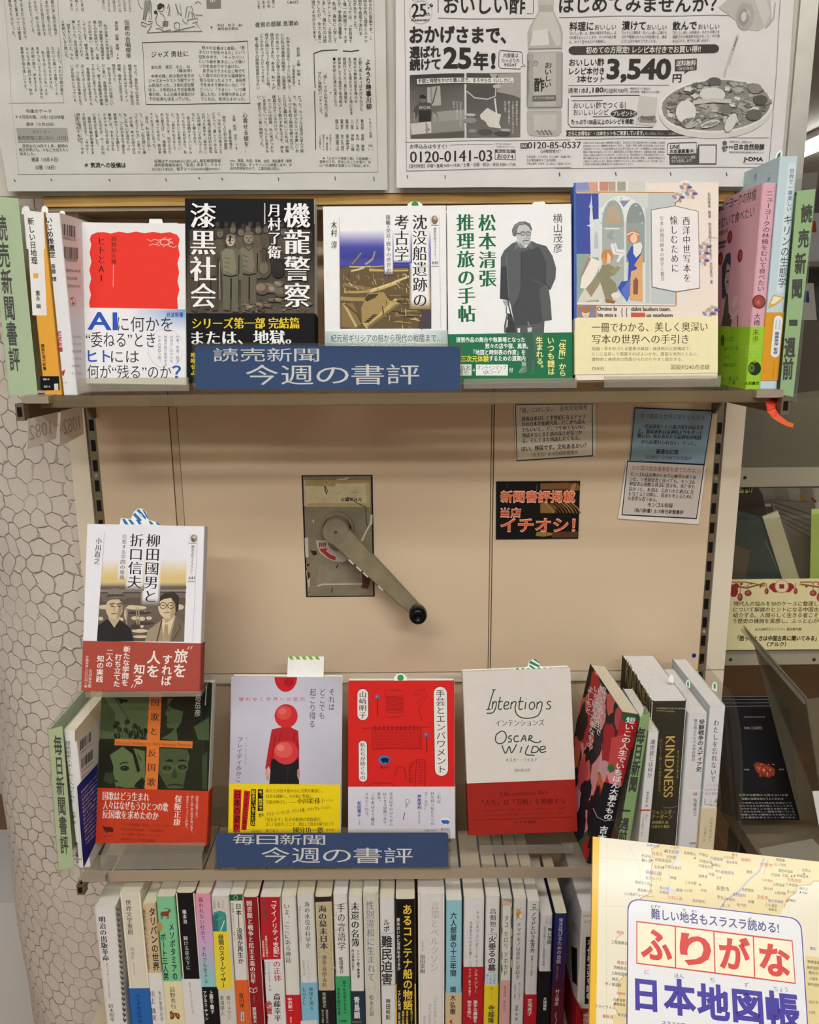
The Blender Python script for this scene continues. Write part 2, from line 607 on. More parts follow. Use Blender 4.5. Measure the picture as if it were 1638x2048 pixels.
def spine_book(label, tl, tr, ybot_z, Y, depth, cols, mat=None, pages='efe6cf', group=None, lean=0.0, yaw=0.0, ytl=None, r=0.0014, name='book', pin=0.0012):
  """a book standing with its spine to the viewer. tl/tr = photo points of the spine's top corners; ybot_z = world z of its foot"""
  C()
  A, B = at(tl[0], tl[1], Y), at(tr[0], tr[1], Y)
  th = (B - A).dot(Vector((1, 0, 0)))
  top = (A + B) / 2
  la, ya = radians(lean), radians(yaw)
  V = Vector((sin(la), 0, cos(la)))
  S = Vector((sin(ya), cos(ya), 0))
  U = S.cross(V).normalized()                             # to the right
  S = V.cross(U)
  h = (top.z - ybot_z) / cos(la)
  b = Book()
  b.w, b.h, b.th, b.D = depth, h, th, depth
  b.O = top - V * h
  b.S, b.T, b.V, b.U = S, -U, V, U
  b.s = Surf(b.O + V * h / 2, U, V)                       # spine face
  b.sr = Surf(b.O + V * h / 2 + U * th / 2, S, V)         # right side, seen from the right
  b.sl = Surf(b.O + V * h / 2 - U * th / 2, -S, V)        # left side
  b.root = thing(name, label, 'book', b.O + S * depth / 2, group)
  b.cover = Part()
  b.mat = mat or M_COAT
  wrap(b.cover, b.O, b.S, b.T, b.V, depth, th, 0, h, 0.0, cols, r=min(r, th * 0.3))
  b.pr = Print(b.cover, b.s)
  b.pages = Part()
  b.pages.box(b.O + S * 0.0012 + U * (-th / 2 + 0.0006) + V * 0.001, S * (depth - 0.002), U * (th - 0.0012), V * (h - 0.001 - pin), pages)
  b.bands = []
  b.edge = b.O + V * h + S * depth * 0.3
  return b
# ------------------------------------------------------------------ the room
Z_US, Z_LS = CAM_H - 0.066, CAM_H - 0.592              # tops of the two glass shelves
Z_BS = CAM_H - 0.845                                   # bottom shelf (its books run out of the photo)
Y_F, Y_P = 0.80, 0.975                                 # shelf front, back panel face
X_L, X_R = -0.374, 0.368                               # the two brackets' planes
PANEL, PANEL_D = 'd6be9f', 'cab293'
def floor_mat():
  m = mk_mat('wooden_floor', 0.4, 'b08a62', noise=0.2, nscale=3, bump=0.05)
  return m
M_FLOOR = floor_mat()
M_WALL = mk_mat('shop_wall_paint', 0.8, attr=True, noise=0.05, nscale=4, bump=0.05)
p = Part(); p.abox(-3.5, 4.5, -4.5, 9.0, -0.03, 0.0, 'b08a62'); structure(p.build('floor', M_FLOOR))
p = Part(); p.abox(-3.5, 4.5, -4.5, 9.0, CEIL_Z + 0.06, CEIL_Z + 0.09, 'cfc9bd'); structure(p.build('ceiling', M_WALL))
p = Part(); p.abox(-3.5, 4.5, 9.0, 9.1, 0, CEIL_Z + 0.06, 'c9c4ba'); structure(p.build('wall_back', M_WALL))
p = Part(); p.abox(4.5, 4.6, -4.5, 9.0, 0, CEIL_Z + 0.06, 'c9c4ba'); structure(p.build('wall_right', M_WALL))
def lamp_mat(w, name):
  m = bpy.data.materials.new(name)
  m.use_nodes = True
  b = m.node_tree.nodes['Principled BSDF']
  b.inputs['Base Color'].default_value = (.9, .9, .9, 1)
  b.inputs['Emission Color'].default_value = (0.98, 1.0, 1.0, 1)
  b.inputs['Emission Strength'].default_value = w
  return m
for i, (x, y, lx, ly, w) in enumerate(LAMPS):
  where = ('over the aisle to the left', 'over the aisle to the right', 'right over the display', 'far beyond the display, seen at the right edge')[i]
  t = thing('ceiling_light', 'long white tube lamp on the ceiling ' + where, 'ceiling light', Vector((x, y, CEIL_Z)), None)
  q = Part(); q.abox(x - lx / 2 - .02, x + lx / 2 + .02, y - ly / 2 - .03, y + ly / 2 + .03, CEIL_Z + 0.015, CEIL_Z + 0.06, 'e6e4de'); q.build('housing', M_PAINT, t)
  q = Part(); q.abox(x - lx / 2, x + lx / 2, y - ly / 2, y + ly / 2, CEIL_Z - 0.02, CEIL_Z + 0.015, 'ffffff'); q.build('diffuser', lamp_mat(w, 'lamp_diffuser'), t)
# --- the column clad in honeycomb paper
def honeycomb():
  m = bpy.data.materials.new('honeycomb_plaster')
  m.use_nodes = True
  nt = m.node_tree
  b = nt.nodes['Principled BSDF']
  b.inputs['Roughness'].default_value = 0.55
  tc = nt.nodes.new('ShaderNodeTexCoord')
  mp = nt.nodes.new('ShaderNodeMapping')
  mp.inputs['Scale'].default_value = (1.0, 1.0, 1.0)
  nt.links.new(tc.outputs['UV'], mp.inputs['Vector'])
  nz = nt.nodes.new('ShaderNodeTexNoise')
  nz.inputs['Scale'].default_value = 22
  nz.inputs['Detail'].default_value = 3
  nt.links.new(mp.outputs[0], nz.inputs['Vector'])
  ma = nt.nodes.new('ShaderNodeMixRGB')
  ma.blend_type = 'LINEAR_LIGHT'
  ma.inputs[0].default_value = 0.017
  nt.links.new(mp.outputs[0], ma.inputs[1])
  nt.links.new(nz.outputs['Color'], ma.inputs[2])
  # hexagon cells: distance to the nearest edge of a 28 mm honeycomb grid
  def vm(op, a, b=None):
    n = nt.nodes.new('ShaderNodeVectorMath')
    n.operation = op
    for k, x in enumerate((a, b)):
      if x is None:
        continue
      if isinstance(x, tuple):
        n.inputs[k].default_value = x
      else:
        nt.links.new(x, n.inputs[k])
    return n.outputs['Value'] if op == 'DOT_PRODUCT' else n.outputs['Vector']
  def mm(op, a, b=None, c=None):
    n = nt.nodes.new('ShaderNodeMath')
    n.operation = op
    for k, x in enumerate((a, b, c)):
      if x is None:
        continue
      if isinstance(x, (int, float)):
        n.inputs[k].default_value = x
      else:
        nt.links.new(x, n.inputs[k])
    return n.outputs[0]
  R3 = 3 ** 0.5
  pp = vm('MULTIPLY', ma.outputs[0], (42.0, 42.0, 0.0))
  pp = vm('ADD', pp, (20.0, 20.0, 0.0))
  ha = vm('SUBTRACT', vm('MODULO', pp, (1.0, R3, 1.0)), (0.5, R3 / 2, 0.0))
  hb = vm('SUBTRACT', vm('MODULO', vm('SUBTRACT', pp, (0.5, R3 / 2, 0.0)), (1.0, R3, 1.0)), (0.5, R3 / 2, 0.0))
  def hexd(v):
    q = vm('ABSOLUTE', v)
    return mm('MAXIMUM', vm('DOT_PRODUCT', q, (0.5, R3 / 2, 0.0)), vm('DOT_PRODUCT', q, (1.0, 0.0, 0.0)))
  hd_ = mm('SUBTRACT', 0.5, mm('MINIMUM', hexd(ha), hexd(hb)))
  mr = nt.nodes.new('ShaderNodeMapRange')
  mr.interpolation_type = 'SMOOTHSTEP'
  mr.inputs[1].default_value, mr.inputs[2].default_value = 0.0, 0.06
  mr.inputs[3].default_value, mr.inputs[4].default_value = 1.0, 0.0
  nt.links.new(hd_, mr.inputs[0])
  n2 = nt.nodes.new('ShaderNodeTexNoise')
  n2.inputs['Scale'].default_value = 60
  n2.inputs['Detail'].default_value = 4
  nt.links.new(mp.outputs[0], n2.inputs['Vector'])
  # paper creases only in part: the noise breaks the cell walls up
  n3 = nt.nodes.new('ShaderNodeTexNoise')
  n3.inputs['Scale'].default_value = 9
  nt.links.new(mp.outputs[0], n3.inputs['Vector'])
  mr3 = nt.nodes.new('ShaderNodeMapRange')
  mr3.inputs[1].default_value, mr3.inputs[2].default_value = 0.38, 0.55
  mr3.inputs[3].default_value, mr3.inputs[4].default_value = 0.35, 1.0
  nt.links.new(n3.outputs[0], mr3.inputs[0])
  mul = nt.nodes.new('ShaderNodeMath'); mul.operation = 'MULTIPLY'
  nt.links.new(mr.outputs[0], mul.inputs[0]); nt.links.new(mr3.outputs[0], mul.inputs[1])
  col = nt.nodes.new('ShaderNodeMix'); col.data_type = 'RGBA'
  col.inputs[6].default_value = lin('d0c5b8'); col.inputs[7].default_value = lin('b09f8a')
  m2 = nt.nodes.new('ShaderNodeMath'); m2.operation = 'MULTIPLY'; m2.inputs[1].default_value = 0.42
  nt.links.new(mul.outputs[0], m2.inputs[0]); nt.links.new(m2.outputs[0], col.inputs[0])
  nt.links.new(col.outputs[2], b.inputs['Base Color'])
  ad = nt.nodes.new('ShaderNodeMath'); ad.operation = 'MULTIPLY_ADD'; ad.inputs[1].default_value = 0.35
  nt.links.new(n2.outputs[0], ad.inputs[0]); nt.links.new(mul.outputs[0], ad.inputs[2])
  bp = nt.nodes.new('ShaderNodeBump'); bp.inputs['Strength'].default_value = 0.75; bp.inputs['Distance'].default_value = 0.004
  nt.links.new(ad.outputs[0], bp.inputs['Height']); nt.links.new(bp.outputs[0], b.inputs['Normal'])
  return m
def column():
  cx, cy = -0.425, 1.235
  me = bpy.data.meshes.new('column')
  nA, nZ = 96, 120
  vs, fs, uv = [], [], []
  rnd = random.Random(3)
  ph = [rnd.uniform(0, 6.28) for _ in range(8)]
  for j in range(nZ + 1):
    z = (CEIL_Z + 0.06) * j / nZ
    for i in range(nA):
      a = 2 * pi * i / nA
      R = 0.228 + 0.010 * (z - 0.6) + 0.0022 * sin(3 * a + 5 * z + ph[0]) + 0.0016 * sin(9 * a - 11 * z + ph[1]) + 0.0014 * sin(7 * a + 23 * z + ph[2])
      vs.append((cx + R * sin(a), cy - R * cos(a), z))
  for j in range(nZ):
    for i in range(nA):
      fs.append((j * nA + i, j * nA + (i + 1) % nA, (j + 1) * nA + (i + 1) % nA, (j + 1) * nA + i))
  me.from_pydata(vs, [], fs)
  ul = me.uv_layers.new(name='UVMap')
  k = 0
  for j in range(nZ):
    for i in range(nA):
      for (jj, ii) in ((j, i), (j, i + 1), (j + 1, i + 1), (j + 1, i)):
        ul.data[k].uv = (2 * pi * 0.23 * ii / nA, (CEIL_Z + 0.06) * jj / nZ)
        k += 1
  me.polygons.foreach_set('use_smooth', [True] * len(me.polygons))
  me.materials.append(honeycomb())
  o = bpy.data.objects.new('column', me)
  COL.objects.link(o)
  structure(o)
  o.name = 'wall_left'
  return o
column()
# --- painted back panel: boards with grooves between them
def vx(xp, yp, Y):                                     # world x of a photo point on a plane y = Y
  return at(xp, yp, Y).x
C()
zt, zm, zb = at(800, 384, Y_P).z, at(700, 1346, Y_P).z, 0.0
bx = [vx(138, 885, Y_P), vx(167, 807, Y_P), vx(187, 807, Y_P), vx(336, 807, Y_P), vx(352, 807, Y_P), vx(981, 1000, Y_P), vx(986, 1000, Y_P), vx(1437, 807, Y_P), vx(1453, 807, Y_P), vx(1494, 807, Y_P)]
w = Part()
T_ = 0.016
for a, b_, col in ((0, 1, 'e0d2ba'), (2, 3, PANEL), (3, 4, PANEL_D), (4, 5, PANEL), (5, 6, PANEL_D), (6, 7, PANEL), (8, 9, 'e0d2ba')):
  g = 0.0005
  w.abox(bx[a] + (g if a else 0), bx[b_] - g, Y_P + (0.0012 if (a, b_) in ((3, 4), (5, 6)) else 0), Y_P + T_, zm + 0.0008, zt, col)
w.abox(bx[0], bx[9], Y_P + T_, Y_P + T_ + 0.012, zb, zt, '8a7a64')
zl = at(700, 1364, Y_P).z
w.abox(bx[2], bx[7], Y_P - 0.002, Y_P + T_, zl, zm - 0.0008, 'dccdb4')
for a, b_, col in ((0, 1, 'e0d2ba'), (2, 3, PANEL_D), (3, 4, PANEL_D), (4, 5, PANEL_D), (5, 6, PANEL_D), (6, 7, PANEL_D), (8, 9, 'e0d2ba')):
  w.abox(bx[a] + 0.0005, bx[b_] - 0.0005, Y_P + 0.004 if col == PANEL_D else Y_P, Y_P + T_, zb, (zl if col == PANEL_D else zm) - 0.0008, col)
structure(w.build('wall_panelling', M_PAINT))
bpy.data.objects['wall_panelling'].name = 'trim_1'
# --- slotted uprights
for side, (xa, xb), slots in (('left', (bx[1], bx[2]), [851 + 40.3 * k for k in range(6)]), ('right', (bx[7], bx[8]), [857, 898, 938, 978, 1018, 1057, 1095, 1132, 1169, 1207, 1243, 1280, 1316])):
  t = thing('slotted_upright', 'grey slotted metal shelf upright at the %s of the cream panel' % side, 'shelf upright', Vector(((xa + xb) / 2, Y_P, Z_BS)))
  q = Part()
  q.abox(xa + .0006, xb - .0006, Y_P + 0.003, Y_P + 0.012, 0.02, zt, '8f8268')
  q.build('rail', M_STEEL, t)
  q = Part()
  pitch = 0.0246
  z0 = at(178 if side == 'left' else 1437, slots[0], Y_P).z
  cx = (xa + xb) / 2
  k = 0
  while z0 - pitch * k > Z_LS - 0.3:
    zz = z0 - pitch * k
    q.abox(cx - 0.0026, cx + 0.0026, Y_P + 0.0022, Y_P + 0.0034, zz - 0.0068, zz + 0.0068, '0d0b0a')
    k += 1
  for zz in (z0 - pitch * 3 + pitch / 2, z0 - pitch * 11 + pitch / 2):
    q.lathe(Vector((cx, Y_P + 0.003, zz)), Vector((0, -1, 0)), [(0.0021, -0.001), (0.0021, 0.0006), (0.001, 0.001), (0, 0.001)], '9c9078', 12)
  q.build('slots', M_PAINT, t)
# --- glass shelves on brackets
def bracket(parent, x, z, h, side):
  s = 1 if side == 'left' else -1
  q = Part()
  pts = [Vector((x, Y_F - 0.012, z)), Vector((x, Y_P + 0.002, z)), Vector((x, Y_P + 0.002, z - h * 2.1)), Vector((x, Y_P - 0.01, z - h * 2.1)), Vector((x, Y_P - 0.03, z - h * 1.1)), Vector((x, Y_F - 0.012, z - h))]
  q.prism([v - Vector((0.0012, 0, 0)) for v in pts], Vector((0.0024, 0, 0)), '7a6b58')
  q.abox(x - 0.004, x + 0.004, Y_F - 0.014, Y_F - 0.004, z - h, z, '8b7d68')            # folded nose
  q.abox(x - 0.0022, x + 0.0022, Y_F - 0.0146, Y_F - 0.0138, z - h * 0.75, z - h * 0.2, '2a221c')
  br = q.build('bracket', M_STEEL, parent)
  q = Part()
  a, b = (x, x + 0.026) if s > 0 else (x - 0.026, x)
  q.abox(a, b, Y_F - 0.008, Y_F + 0.03, z - 0.0005, z + 0.0065, '9a8e7c')
  q.build('bracket_cap', M_PAINT, br)
def shelf(label, z, th, x0, x1, edgecol, xl, xr, bh, emat=None):
  t = thing('glass_shelf', label, 'shelf', Vector((0, Y_P, z - th)))
  q = Part(); q.abox(x0, x1, Y_F + 0.002, Y_P - 0.003, z - 0.005, z, 'dddddd'); q.build('glass_board', M_CLEAR, t)
  q = Part(); q.abox(x0, x1, Y_F, Y_F + 0.0019, z - th, z, edgecol); q.build('front_edge', emat or M_PAINT, t)
  if emat:
    q = Part(); q.abox(x0, x1, Y_F + 0.0004, Y_F + 0.004, z - th - 0.0008, z - th, '6b5636'); q.build('edge_strip', M_PAINT, t)
  for x, sd in ((xl, 'left'), (xr, 'right')):
    bracket(t, x, z - th * 0.55, bh, sd)
  return t
us = shelf('long clear upper shelf with a cream front edge under the five upright covers', Z_US, 0.0108, vx(80, 800, Y_F), vx(1540, 800, Y_F), 'c9b899', vx(43, 820, .79), vx(1567, 815, .79), 0.0165, M_LIP)
q = Part(); q.abox(vx(300, 800, Y_F), vx(345, 800, Y_F), Y_F - 0.0006, Y_F, Z_US - 0.0106, Z_US - 0.0004, 'bca886'); q.build('edge_joint', M_LIP, us)
ls = shelf('long clear lower shelf above the row of spines', Z_LS, 0.0125, vx(165, 1745, Y_F), vx(1400, 1745, Y_F), 'a2917b', vx(163, 1770, .79), vx(1430, 1770, .79), 0.012)
t = thing('bottom_shelf', 'cream bottom shelf board carrying the row of spines', 'shelf', Vector((0, Y_P, Z_BS - 0.02)))
q = Part(); q.abox(-0.40, 0.40, Y_F - 0.02, Y_P - 0.003, Z_BS - 0.02, Z_BS, 'c9b899'); q.build('board', M_PAINT, t)
# --- header board the newspapers hang on, and the ledge under it
Y_H = 0.905
C()
hz0 = at(800, 386, Y_H).z
hd = thing('header_board', 'pale grey board above the shelves, behind the two newspaper pages', 'board', Vector((0, Y_H, hz0)))
q = Part(); q.abox(vx(-40, 200, Y_H), vx(1609, 250, Y_H), Y_H, Y_H + 0.02, hz0, hz0 + 0.42, 'c2bbae'); q.build('board', M_PAINT, hd)
q = Part(); q.abox(vx(1585, 150, Y_H), vx(1611, 250, Y_H), Y_H - 0.004, Y_H + 0.022, hz0 - 0.003, hz0 + 0.42, 'b9b4a8'); q.build('edge_post', M_STEEL, hd)
lg = thing('ledge', 'tan wooden ledge strip right under the newspaper pages', 'ledge', Vector((0, Y_H, hz0 - 0.02)))
q = Part()
q.abox(vx(85, 398, Y_H), vx(1470, 398, Y_H), Y_H + 0.002, Y_P - 0.001, hz0 - 0.0105, hz0 - 0.0005, 'c79b54')
q.build('plank', mk_mat('varnished_wood', 0.45, attr=True, noise=0.18, nscale=22), lg)
q = Part()
q.abox(vx(85, 408, Y_H), vx(1470, 408, Y_H), Y_H + 0.005, Y_P - 0.001, hz0 - 0.015, hz0 - 0.0106, '97866f')
q.abox(vx(85, 412, Y_H), vx(140, 412, Y_H), Y_H + 0.02, Y_P - 0.001, hz0 - 0.04, hz0 - 0.0152, 'cbbda6')
q.build('under_rail', M_PAINT, lg)
# --- shutter crank in its box
C(580, 920, 5.119)
Yc = Y_P
cr = thing('shutter_crank', 'old grey shutter winder plate with a crank arm on the cream panel', 'crank', at(495, 1395, Yc))
sc_ = Surf(at(495, 780, Yc - 0.0012), Vector((1, 0, 0)), Vector((0, 0, 1)))
fp = Part()
def crank_face():
  tl, br = at(118, 157, Yc), at(868, 1396, Yc)
  fp.abox(tl.x, br.x, Yc - 0.0006, Yc + 0.0005, br.z, tl.z, '1c140f')                    # dark gap round the plate
  g = 0.0020
  fp.abox(tl.x + g, br.x - g, Yc - 0.0012, Yc, br.z + g * 0.7, tl.z - g * 0.6, '857a63')
  pr = Print(fp, sc_, base=0.0001)
  rnd = random.Random(5)
  for pts in ([(150, 800), (185, 790), (190, 990), (160, 1000)], [(165, 1060), (195, 1050), (190, 1090), (170, 1100)], [(165, 1130), (205, 1180), (200, 1240), (178, 1250)], [(185, 1240), (200, 1240), (200, 1300), (188, 1300)]):
    pr.poly(pts, 'c9bfab')
  pr.poly([(205, 925), (270, 930), (280, 965), (240, 980)], '3a1d16')
  pr.poly([(170, 1060), (200, 1055), (195, 1085), (172, 1095)], '3a241c')
  pr.poly([(175, 1145), (200, 1150), (208, 1190), (180, 1235)], '44291f')
  pr.poly([(745, 1110), (835, 1180), (800, 1320), (730, 1310)], '5a3328')
  pr.poly([(275, 1268), (740, 1262), (738, 1100), (500, 1060), (300, 1080)], '8d826d')
  pr.poly([(275, 1285), (330, 1265), (740, 1262), (742, 1275), (340, 1280), (285, 1295)], 'c4b8a0')
  pr.poly([(420, 1355), (432, 1308), (440, 1310), (430, 1358)], '191310')
  pr.poly([(468, 1108), (485, 1068), (495, 1072), (480, 1110)], '191310')
  pr.line([(835, 600), (820, 660), (775, 740), (735, 830)], 17, 'cfc6b2')
  pr.line([(835, 560), (832, 660)], 22, 'cfc6b2')
  pr.line([(775, 480), (780, 590), (790, 680)], 7, '191310')
  pr.ell(722, 828, 14, 13, 'd8d0be'); pr.ell(720, 827, 7, 7, '191310')
  pr.line([(240, 612), (236, 640)], 10, 'ded6c6')
  pr.line([(145, 200), (150, 470)], 14, 'b9ae97')
  pr.line([(480, 205), (560, 195), (600, 185)], 18, 'c7bda8')
  pr.line([(270, 207), (600, 207)], 6, '2a2019')
  pr.line([(600, 195), (650, 235)], 8, '4a3a2c')
  pr.ell(195, 1358, 8, 6, '7d3a2a')
crank_face()
fp.build('face_plate', M_WORN, cr)
lp = Part()
pr = Print(lp, sc_, base=0.0002)
lp.prism([sc_.w(*pr.uv(x, y), 0.0001) for x, y in ((155, 205), (820, 205), (822, 480), (160, 480))], sc_.N * 0.0006, 'c5b48d')
pr.base = 0.0008
pr.poly([(155, 205), (820, 205), (820, 235), (470, 240), (460, 270), (160, 262)], 'a88f5d')
pr.poly([(180, 440), (820, 440), (822, 480), (160, 480)], 'b39e6f')
pr.poly([(775, 240), (820, 240), (820, 440), (780, 440)], 'b6a273')
pr.th('三協アルミ', 518, 735, 402, 36, '1d1712', 'h')
pr.line([(585, 378), (640, 410), (700, 445), (772, 478)], 8, '17110d')
pr.poly([(350, 265), (362, 262), (390, 310), (372, 360), (356, 310)], '6b4a26')
pr.poly([(370, 290), (378, 300), (378, 330), (370, 325)], 'c5b48d')
pr.ell(372, 228, 10, 6, '6b4a26')
pr.line([(465, 345), (530, 330)], 4, '94804f'); pr.line([(640, 335), (700, 330)], 4, '94804f')
lp.build('maker_label', M_WORN, cr)
st = Part()
pr = Print(st, sc_, base=0.0006)
arc_o = [(265, 822), (275, 880), (310, 950), (370, 1000), (440, 1032), (540, 1045), (600, 1020), (645, 990)]
arc_i = [(600, 960), (540, 930), (470, 935), (420, 905), (390, 865), (380, 822)]
st.prism([sc_.w(*pr.uv(x, y), 0.0002) for x, y in arc_o + arc_i], sc_.N * 0.0004, 'bdb6a8')
pr.poly([(300, 905), (390, 903), (368, 930), (410, 965), (468, 990), (465, 1028), (400, 1005), (340, 955), (318, 940)], 'a03328')
pr.line([(298, 842), (298, 890)], 6, 'a03328'); pr.line([(366, 842), (366, 890)], 6, 'a03328')
pr.th('開', 300, 366, 868, 52, 'a03328', 'b')
st.build('direction_sticker', M_WORN, cr)
hub = Part()
ho = at(488, 690, Yc)
hub.lathe(ho + Vector((0, 0, 0)), Vector((0, -1, 0)), [(0.0205, 0), (0.0205, 0.004), (0.0190, 0.0075), (0.0175, 0.0085), (0.0175, 0.012)], '8b8068', 40)
hub.build('flange', M_WORN, cr, True)
hub = Part()
hc = atx(468, 735, at(468, 735, Yc - 0.03).x)
hc = at(468, 735, Yc - 0.03)
hub.lathe(hc + Vector((0, 0.022, 0)), Vector((0, -1, 0)), [(0.0155, 0), (0.0158, 0.012), (0.0158, 0.0235), (0.0150, 0.0245), (0.0, 0.0245)], '80755e', 40)
hub.lathe(hc + Vector((0, -0.0022, 0)), Vector((0, -1, 0)), [(0.0022, 0), (0.0016, 0.0009), (0, 0.0009)], '4a4234', 12)
hub.build('hub', M_WORN, cr)
arm = Part()
e0, e1 = at(470, 740, Yc - 0.026), at(1290, 1540, Yc - 0.036)
dv = (e1 - e0).normalized()
nv = dv.cross(Vector((0, -1, 0))).normalized()
fv = nv.cross(dv).normalized()
def arm_mesh():
  n = 9
  sec = []
  for i in range(n):
    t_ = i / (n - 1)
    c = e0.lerp(e1, t_)
    wv = 0.0158 + (0.0088 - 0.0158) * t_
    dp = 0.0055
    ring = []
    for a, b_ in ((-1, -1), (-1, .5), (-.82, 1), (.82, 1), (1, .5), (1, -1)):
      ring.append(c + nv * (wv * a) * .9 + fv * (dp * b_))
    sec.append(ring)
  v = [x for r_ in sec for x in r_]
  f = [(i * 6 + k, i * 6 + (k + 1) % 6, (i + 1) * 6 + (k + 1) % 6, (i + 1) * 6 + k) for i in range(n - 1) for k in range(6)]
  f += [tuple(range(6)), tuple((n - 1) * 6 + k for k in range(6))]
  arm.add(v, f, '877c62')
  for c, rr in ((e1, 0.0085),):
    arm.lathe(c - fv * 0.0055, fv, [(rr, 0), (rr, 0.0095), (rr * .85, 0.011), (0, 0.011)], '877c62', 20)
  # chipped paint along the lower edge
  for t_, l_ in ((0.34, .05), (0.42, .04), (0.25, .03), (0.6, .02)):
    c = e0.lerp(e1, t_)
    wv = (0.0158 + (0.0088 - 0.0158) * t_) * .9
    sgn = -1 if nv.z > 0 else 1
    arm.box(c + nv * (sgn * wv * 1.0) + fv * 0.002, dv * 0.008, nv * (-sgn * 0.0018), fv * 0.0037, 'd5ccb9')
arm_mesh()
arm_o = arm.build('crank_arm', M_WORN, cr)
kn = Part()
kc = at(1310, 1598, Yc - 0.055)
kn.lathe(kc + Vector((0, 0.02, 0.0015)), Vector((0, -1, 0)), [(0.004, 0), (0.004, 0.004), (0.0095, 0.007), (0.0108, 0.014), (0.0108, 0.022), (0.0098, 0.026), (0.0075, 0.0285), (0.0038, 0.0288), (0.0036, 0.0275), (0, 0.0275)], '0b0a0c', 32)
kn_o = kn.build('knob', M_BLACK, arm_o, True)
kn_o['label'] = 'round black knob'
C()
# --- review cards taped to the panel
def card(label, quad, col, draw, crop, lift=0.0, name='review_card', pad=None, mat=None):
  C(*crop)
  s = Surf(at(*quad[0], Y_P - 0.0012 - lift), Vector((1, 0, 0)), Vector((0, 0, 1)))
  q = Part()
  pr = Print(q, s, base=0.00045)
  uv = [pr.uv(*c) for c in quad]
  q.prism([s.w(u, v, 0) for u, v in uv], s.N * 0.0004, col)
  draw(pr)
  o = q.build(name, mat or M_MATTE)
  tag(o, label, 'card')
  C()
  return o
def d1(pr):
  pr.line([(232, 95), (735, 90), (738, 430), (242, 462)], 9, '1d3a30', True)
  K = '231c18'
  pr.th('「論」にはしない　日本文化雑考', 262, 702, 134, 34, K, 'r', 112)
  rows = [('著者は来日して半世紀になるアメリ', 272, 688, 190, 172), ('カの日本文化研究者。どこから読ん', 272, 690, 225, 205), ('でもいいし、どこでやめてもいい。', 272, 688, 262, 240), ('熟読するとまた別の深さが見つか', 274, 668, 298, 276), ('る。そしてまた再読したくなる。', 275, 655, 333, 312)]
  for r, a, b, y, y1 in rows:
    pr.th(r, a, b, y, 31, K, 'mb', y1)
  pr.th('はい、移民です。文句あるかい？', 272, 697, 386, 34, K, 'b', 362)
  pr.th('（光文社）8/15日経新聞書評', 338, 640, 424, 28, '3d3630', 'r', 408)
card('white card with a dark green border just under the upper shelf', [(222, 92), (758, 92), (760, 432), (234, 466)], 'ded5c5', d1, (960, 780, 3.276))
def d2(pr):
  pr.poly([(1012, 115), (1525, 135), (1470, 490), (980, 462)], '8aa3b3')
  pr.line([(1015, 117), (1522, 137), (1467, 488), (984, 462)], 9, '1a1c22', True)
  K = '1c2128'
  pr.th('余で最高な世界の意外なもろさ', 1050, 1470, 168, 32, '5d4a3c', 'r', 182)
  for r, a, b, y, y1 in (('一度最適化したら抜け出すのは大変', 1055, 1465, 236, 246), ('だ。脱最適化は最適化よりもずっと', 1035, 1458, 268, 280), ('難しい。私もあなたも最適化の呪縛', 1030, 1450, 298, 312), ('からは逃れられない、きっと。', 1055, 1412, 338, 350)):
    pr.th(r, a, b, y, 30, K, 'mb', y1)
  pr.th('最適化幻想', 1152, 1298, 402, 32, K, 'b', 406)
  pr.th('（新潮社）5/30朝日新聞書評', 1080, 1385, 440, 26, '4a525a', 'r', 448)
card('blue-grey card with a black border at the right of the panel', [(1010, 113), (1528, 133), (1472, 492), (976, 464)], '8aa3b3', d2, (960, 780, 3.276))
def d3(pr):
  pr.poly([(968, 468), (1468, 492), (1415, 840), (928, 815)], 'cfc5bb')
  pr.line([(966, 466), (1468, 490), (1417, 842), (930, 817)], 10, '1d1a1c', True)
  K = '2a2220'
  pr.th('かの国の国会議事堂を建てたのは…', 995, 1435, 508, 32, '8c2f2f', 'r', 528)
  rows = [('モンゴルは高地のため冬は極寒の地であ', 985, 1415, 550, 572), ('った。ソ連抑留者と比べても、モンゴル', 980, 1410, 582, 604), ('抑留者は過酷な状況に置かれ、死亡率も', 978, 1405, 612, 634), ('高かった。本書は、忘れられた過去に光', 975, 1400, 646, 668), ('を当てると同時に、将来を考えるために', 972, 1396, 678, 700), ('も重要な書である。', 968, 1160, 708, 718)]
  for r, a, b, y, y1 in rows:
    pr.th(r, a, b, y, 29, K, 'mb', y1)
  pr.th('モンゴル抑留', 1098, 1262, 750, 30, K, 'b', 757)
  pr.th('（角川新書）8.15毎日新聞書評', 1010, 1332, 786, 28, K, 'b', 802)
card('white card with a black border hanging below the blue-grey card', [(960, 460), (1482, 490), (1432, 880), (904, 842)], 'e8e1d8', d3, (960, 780, 3.276), 0.0008)
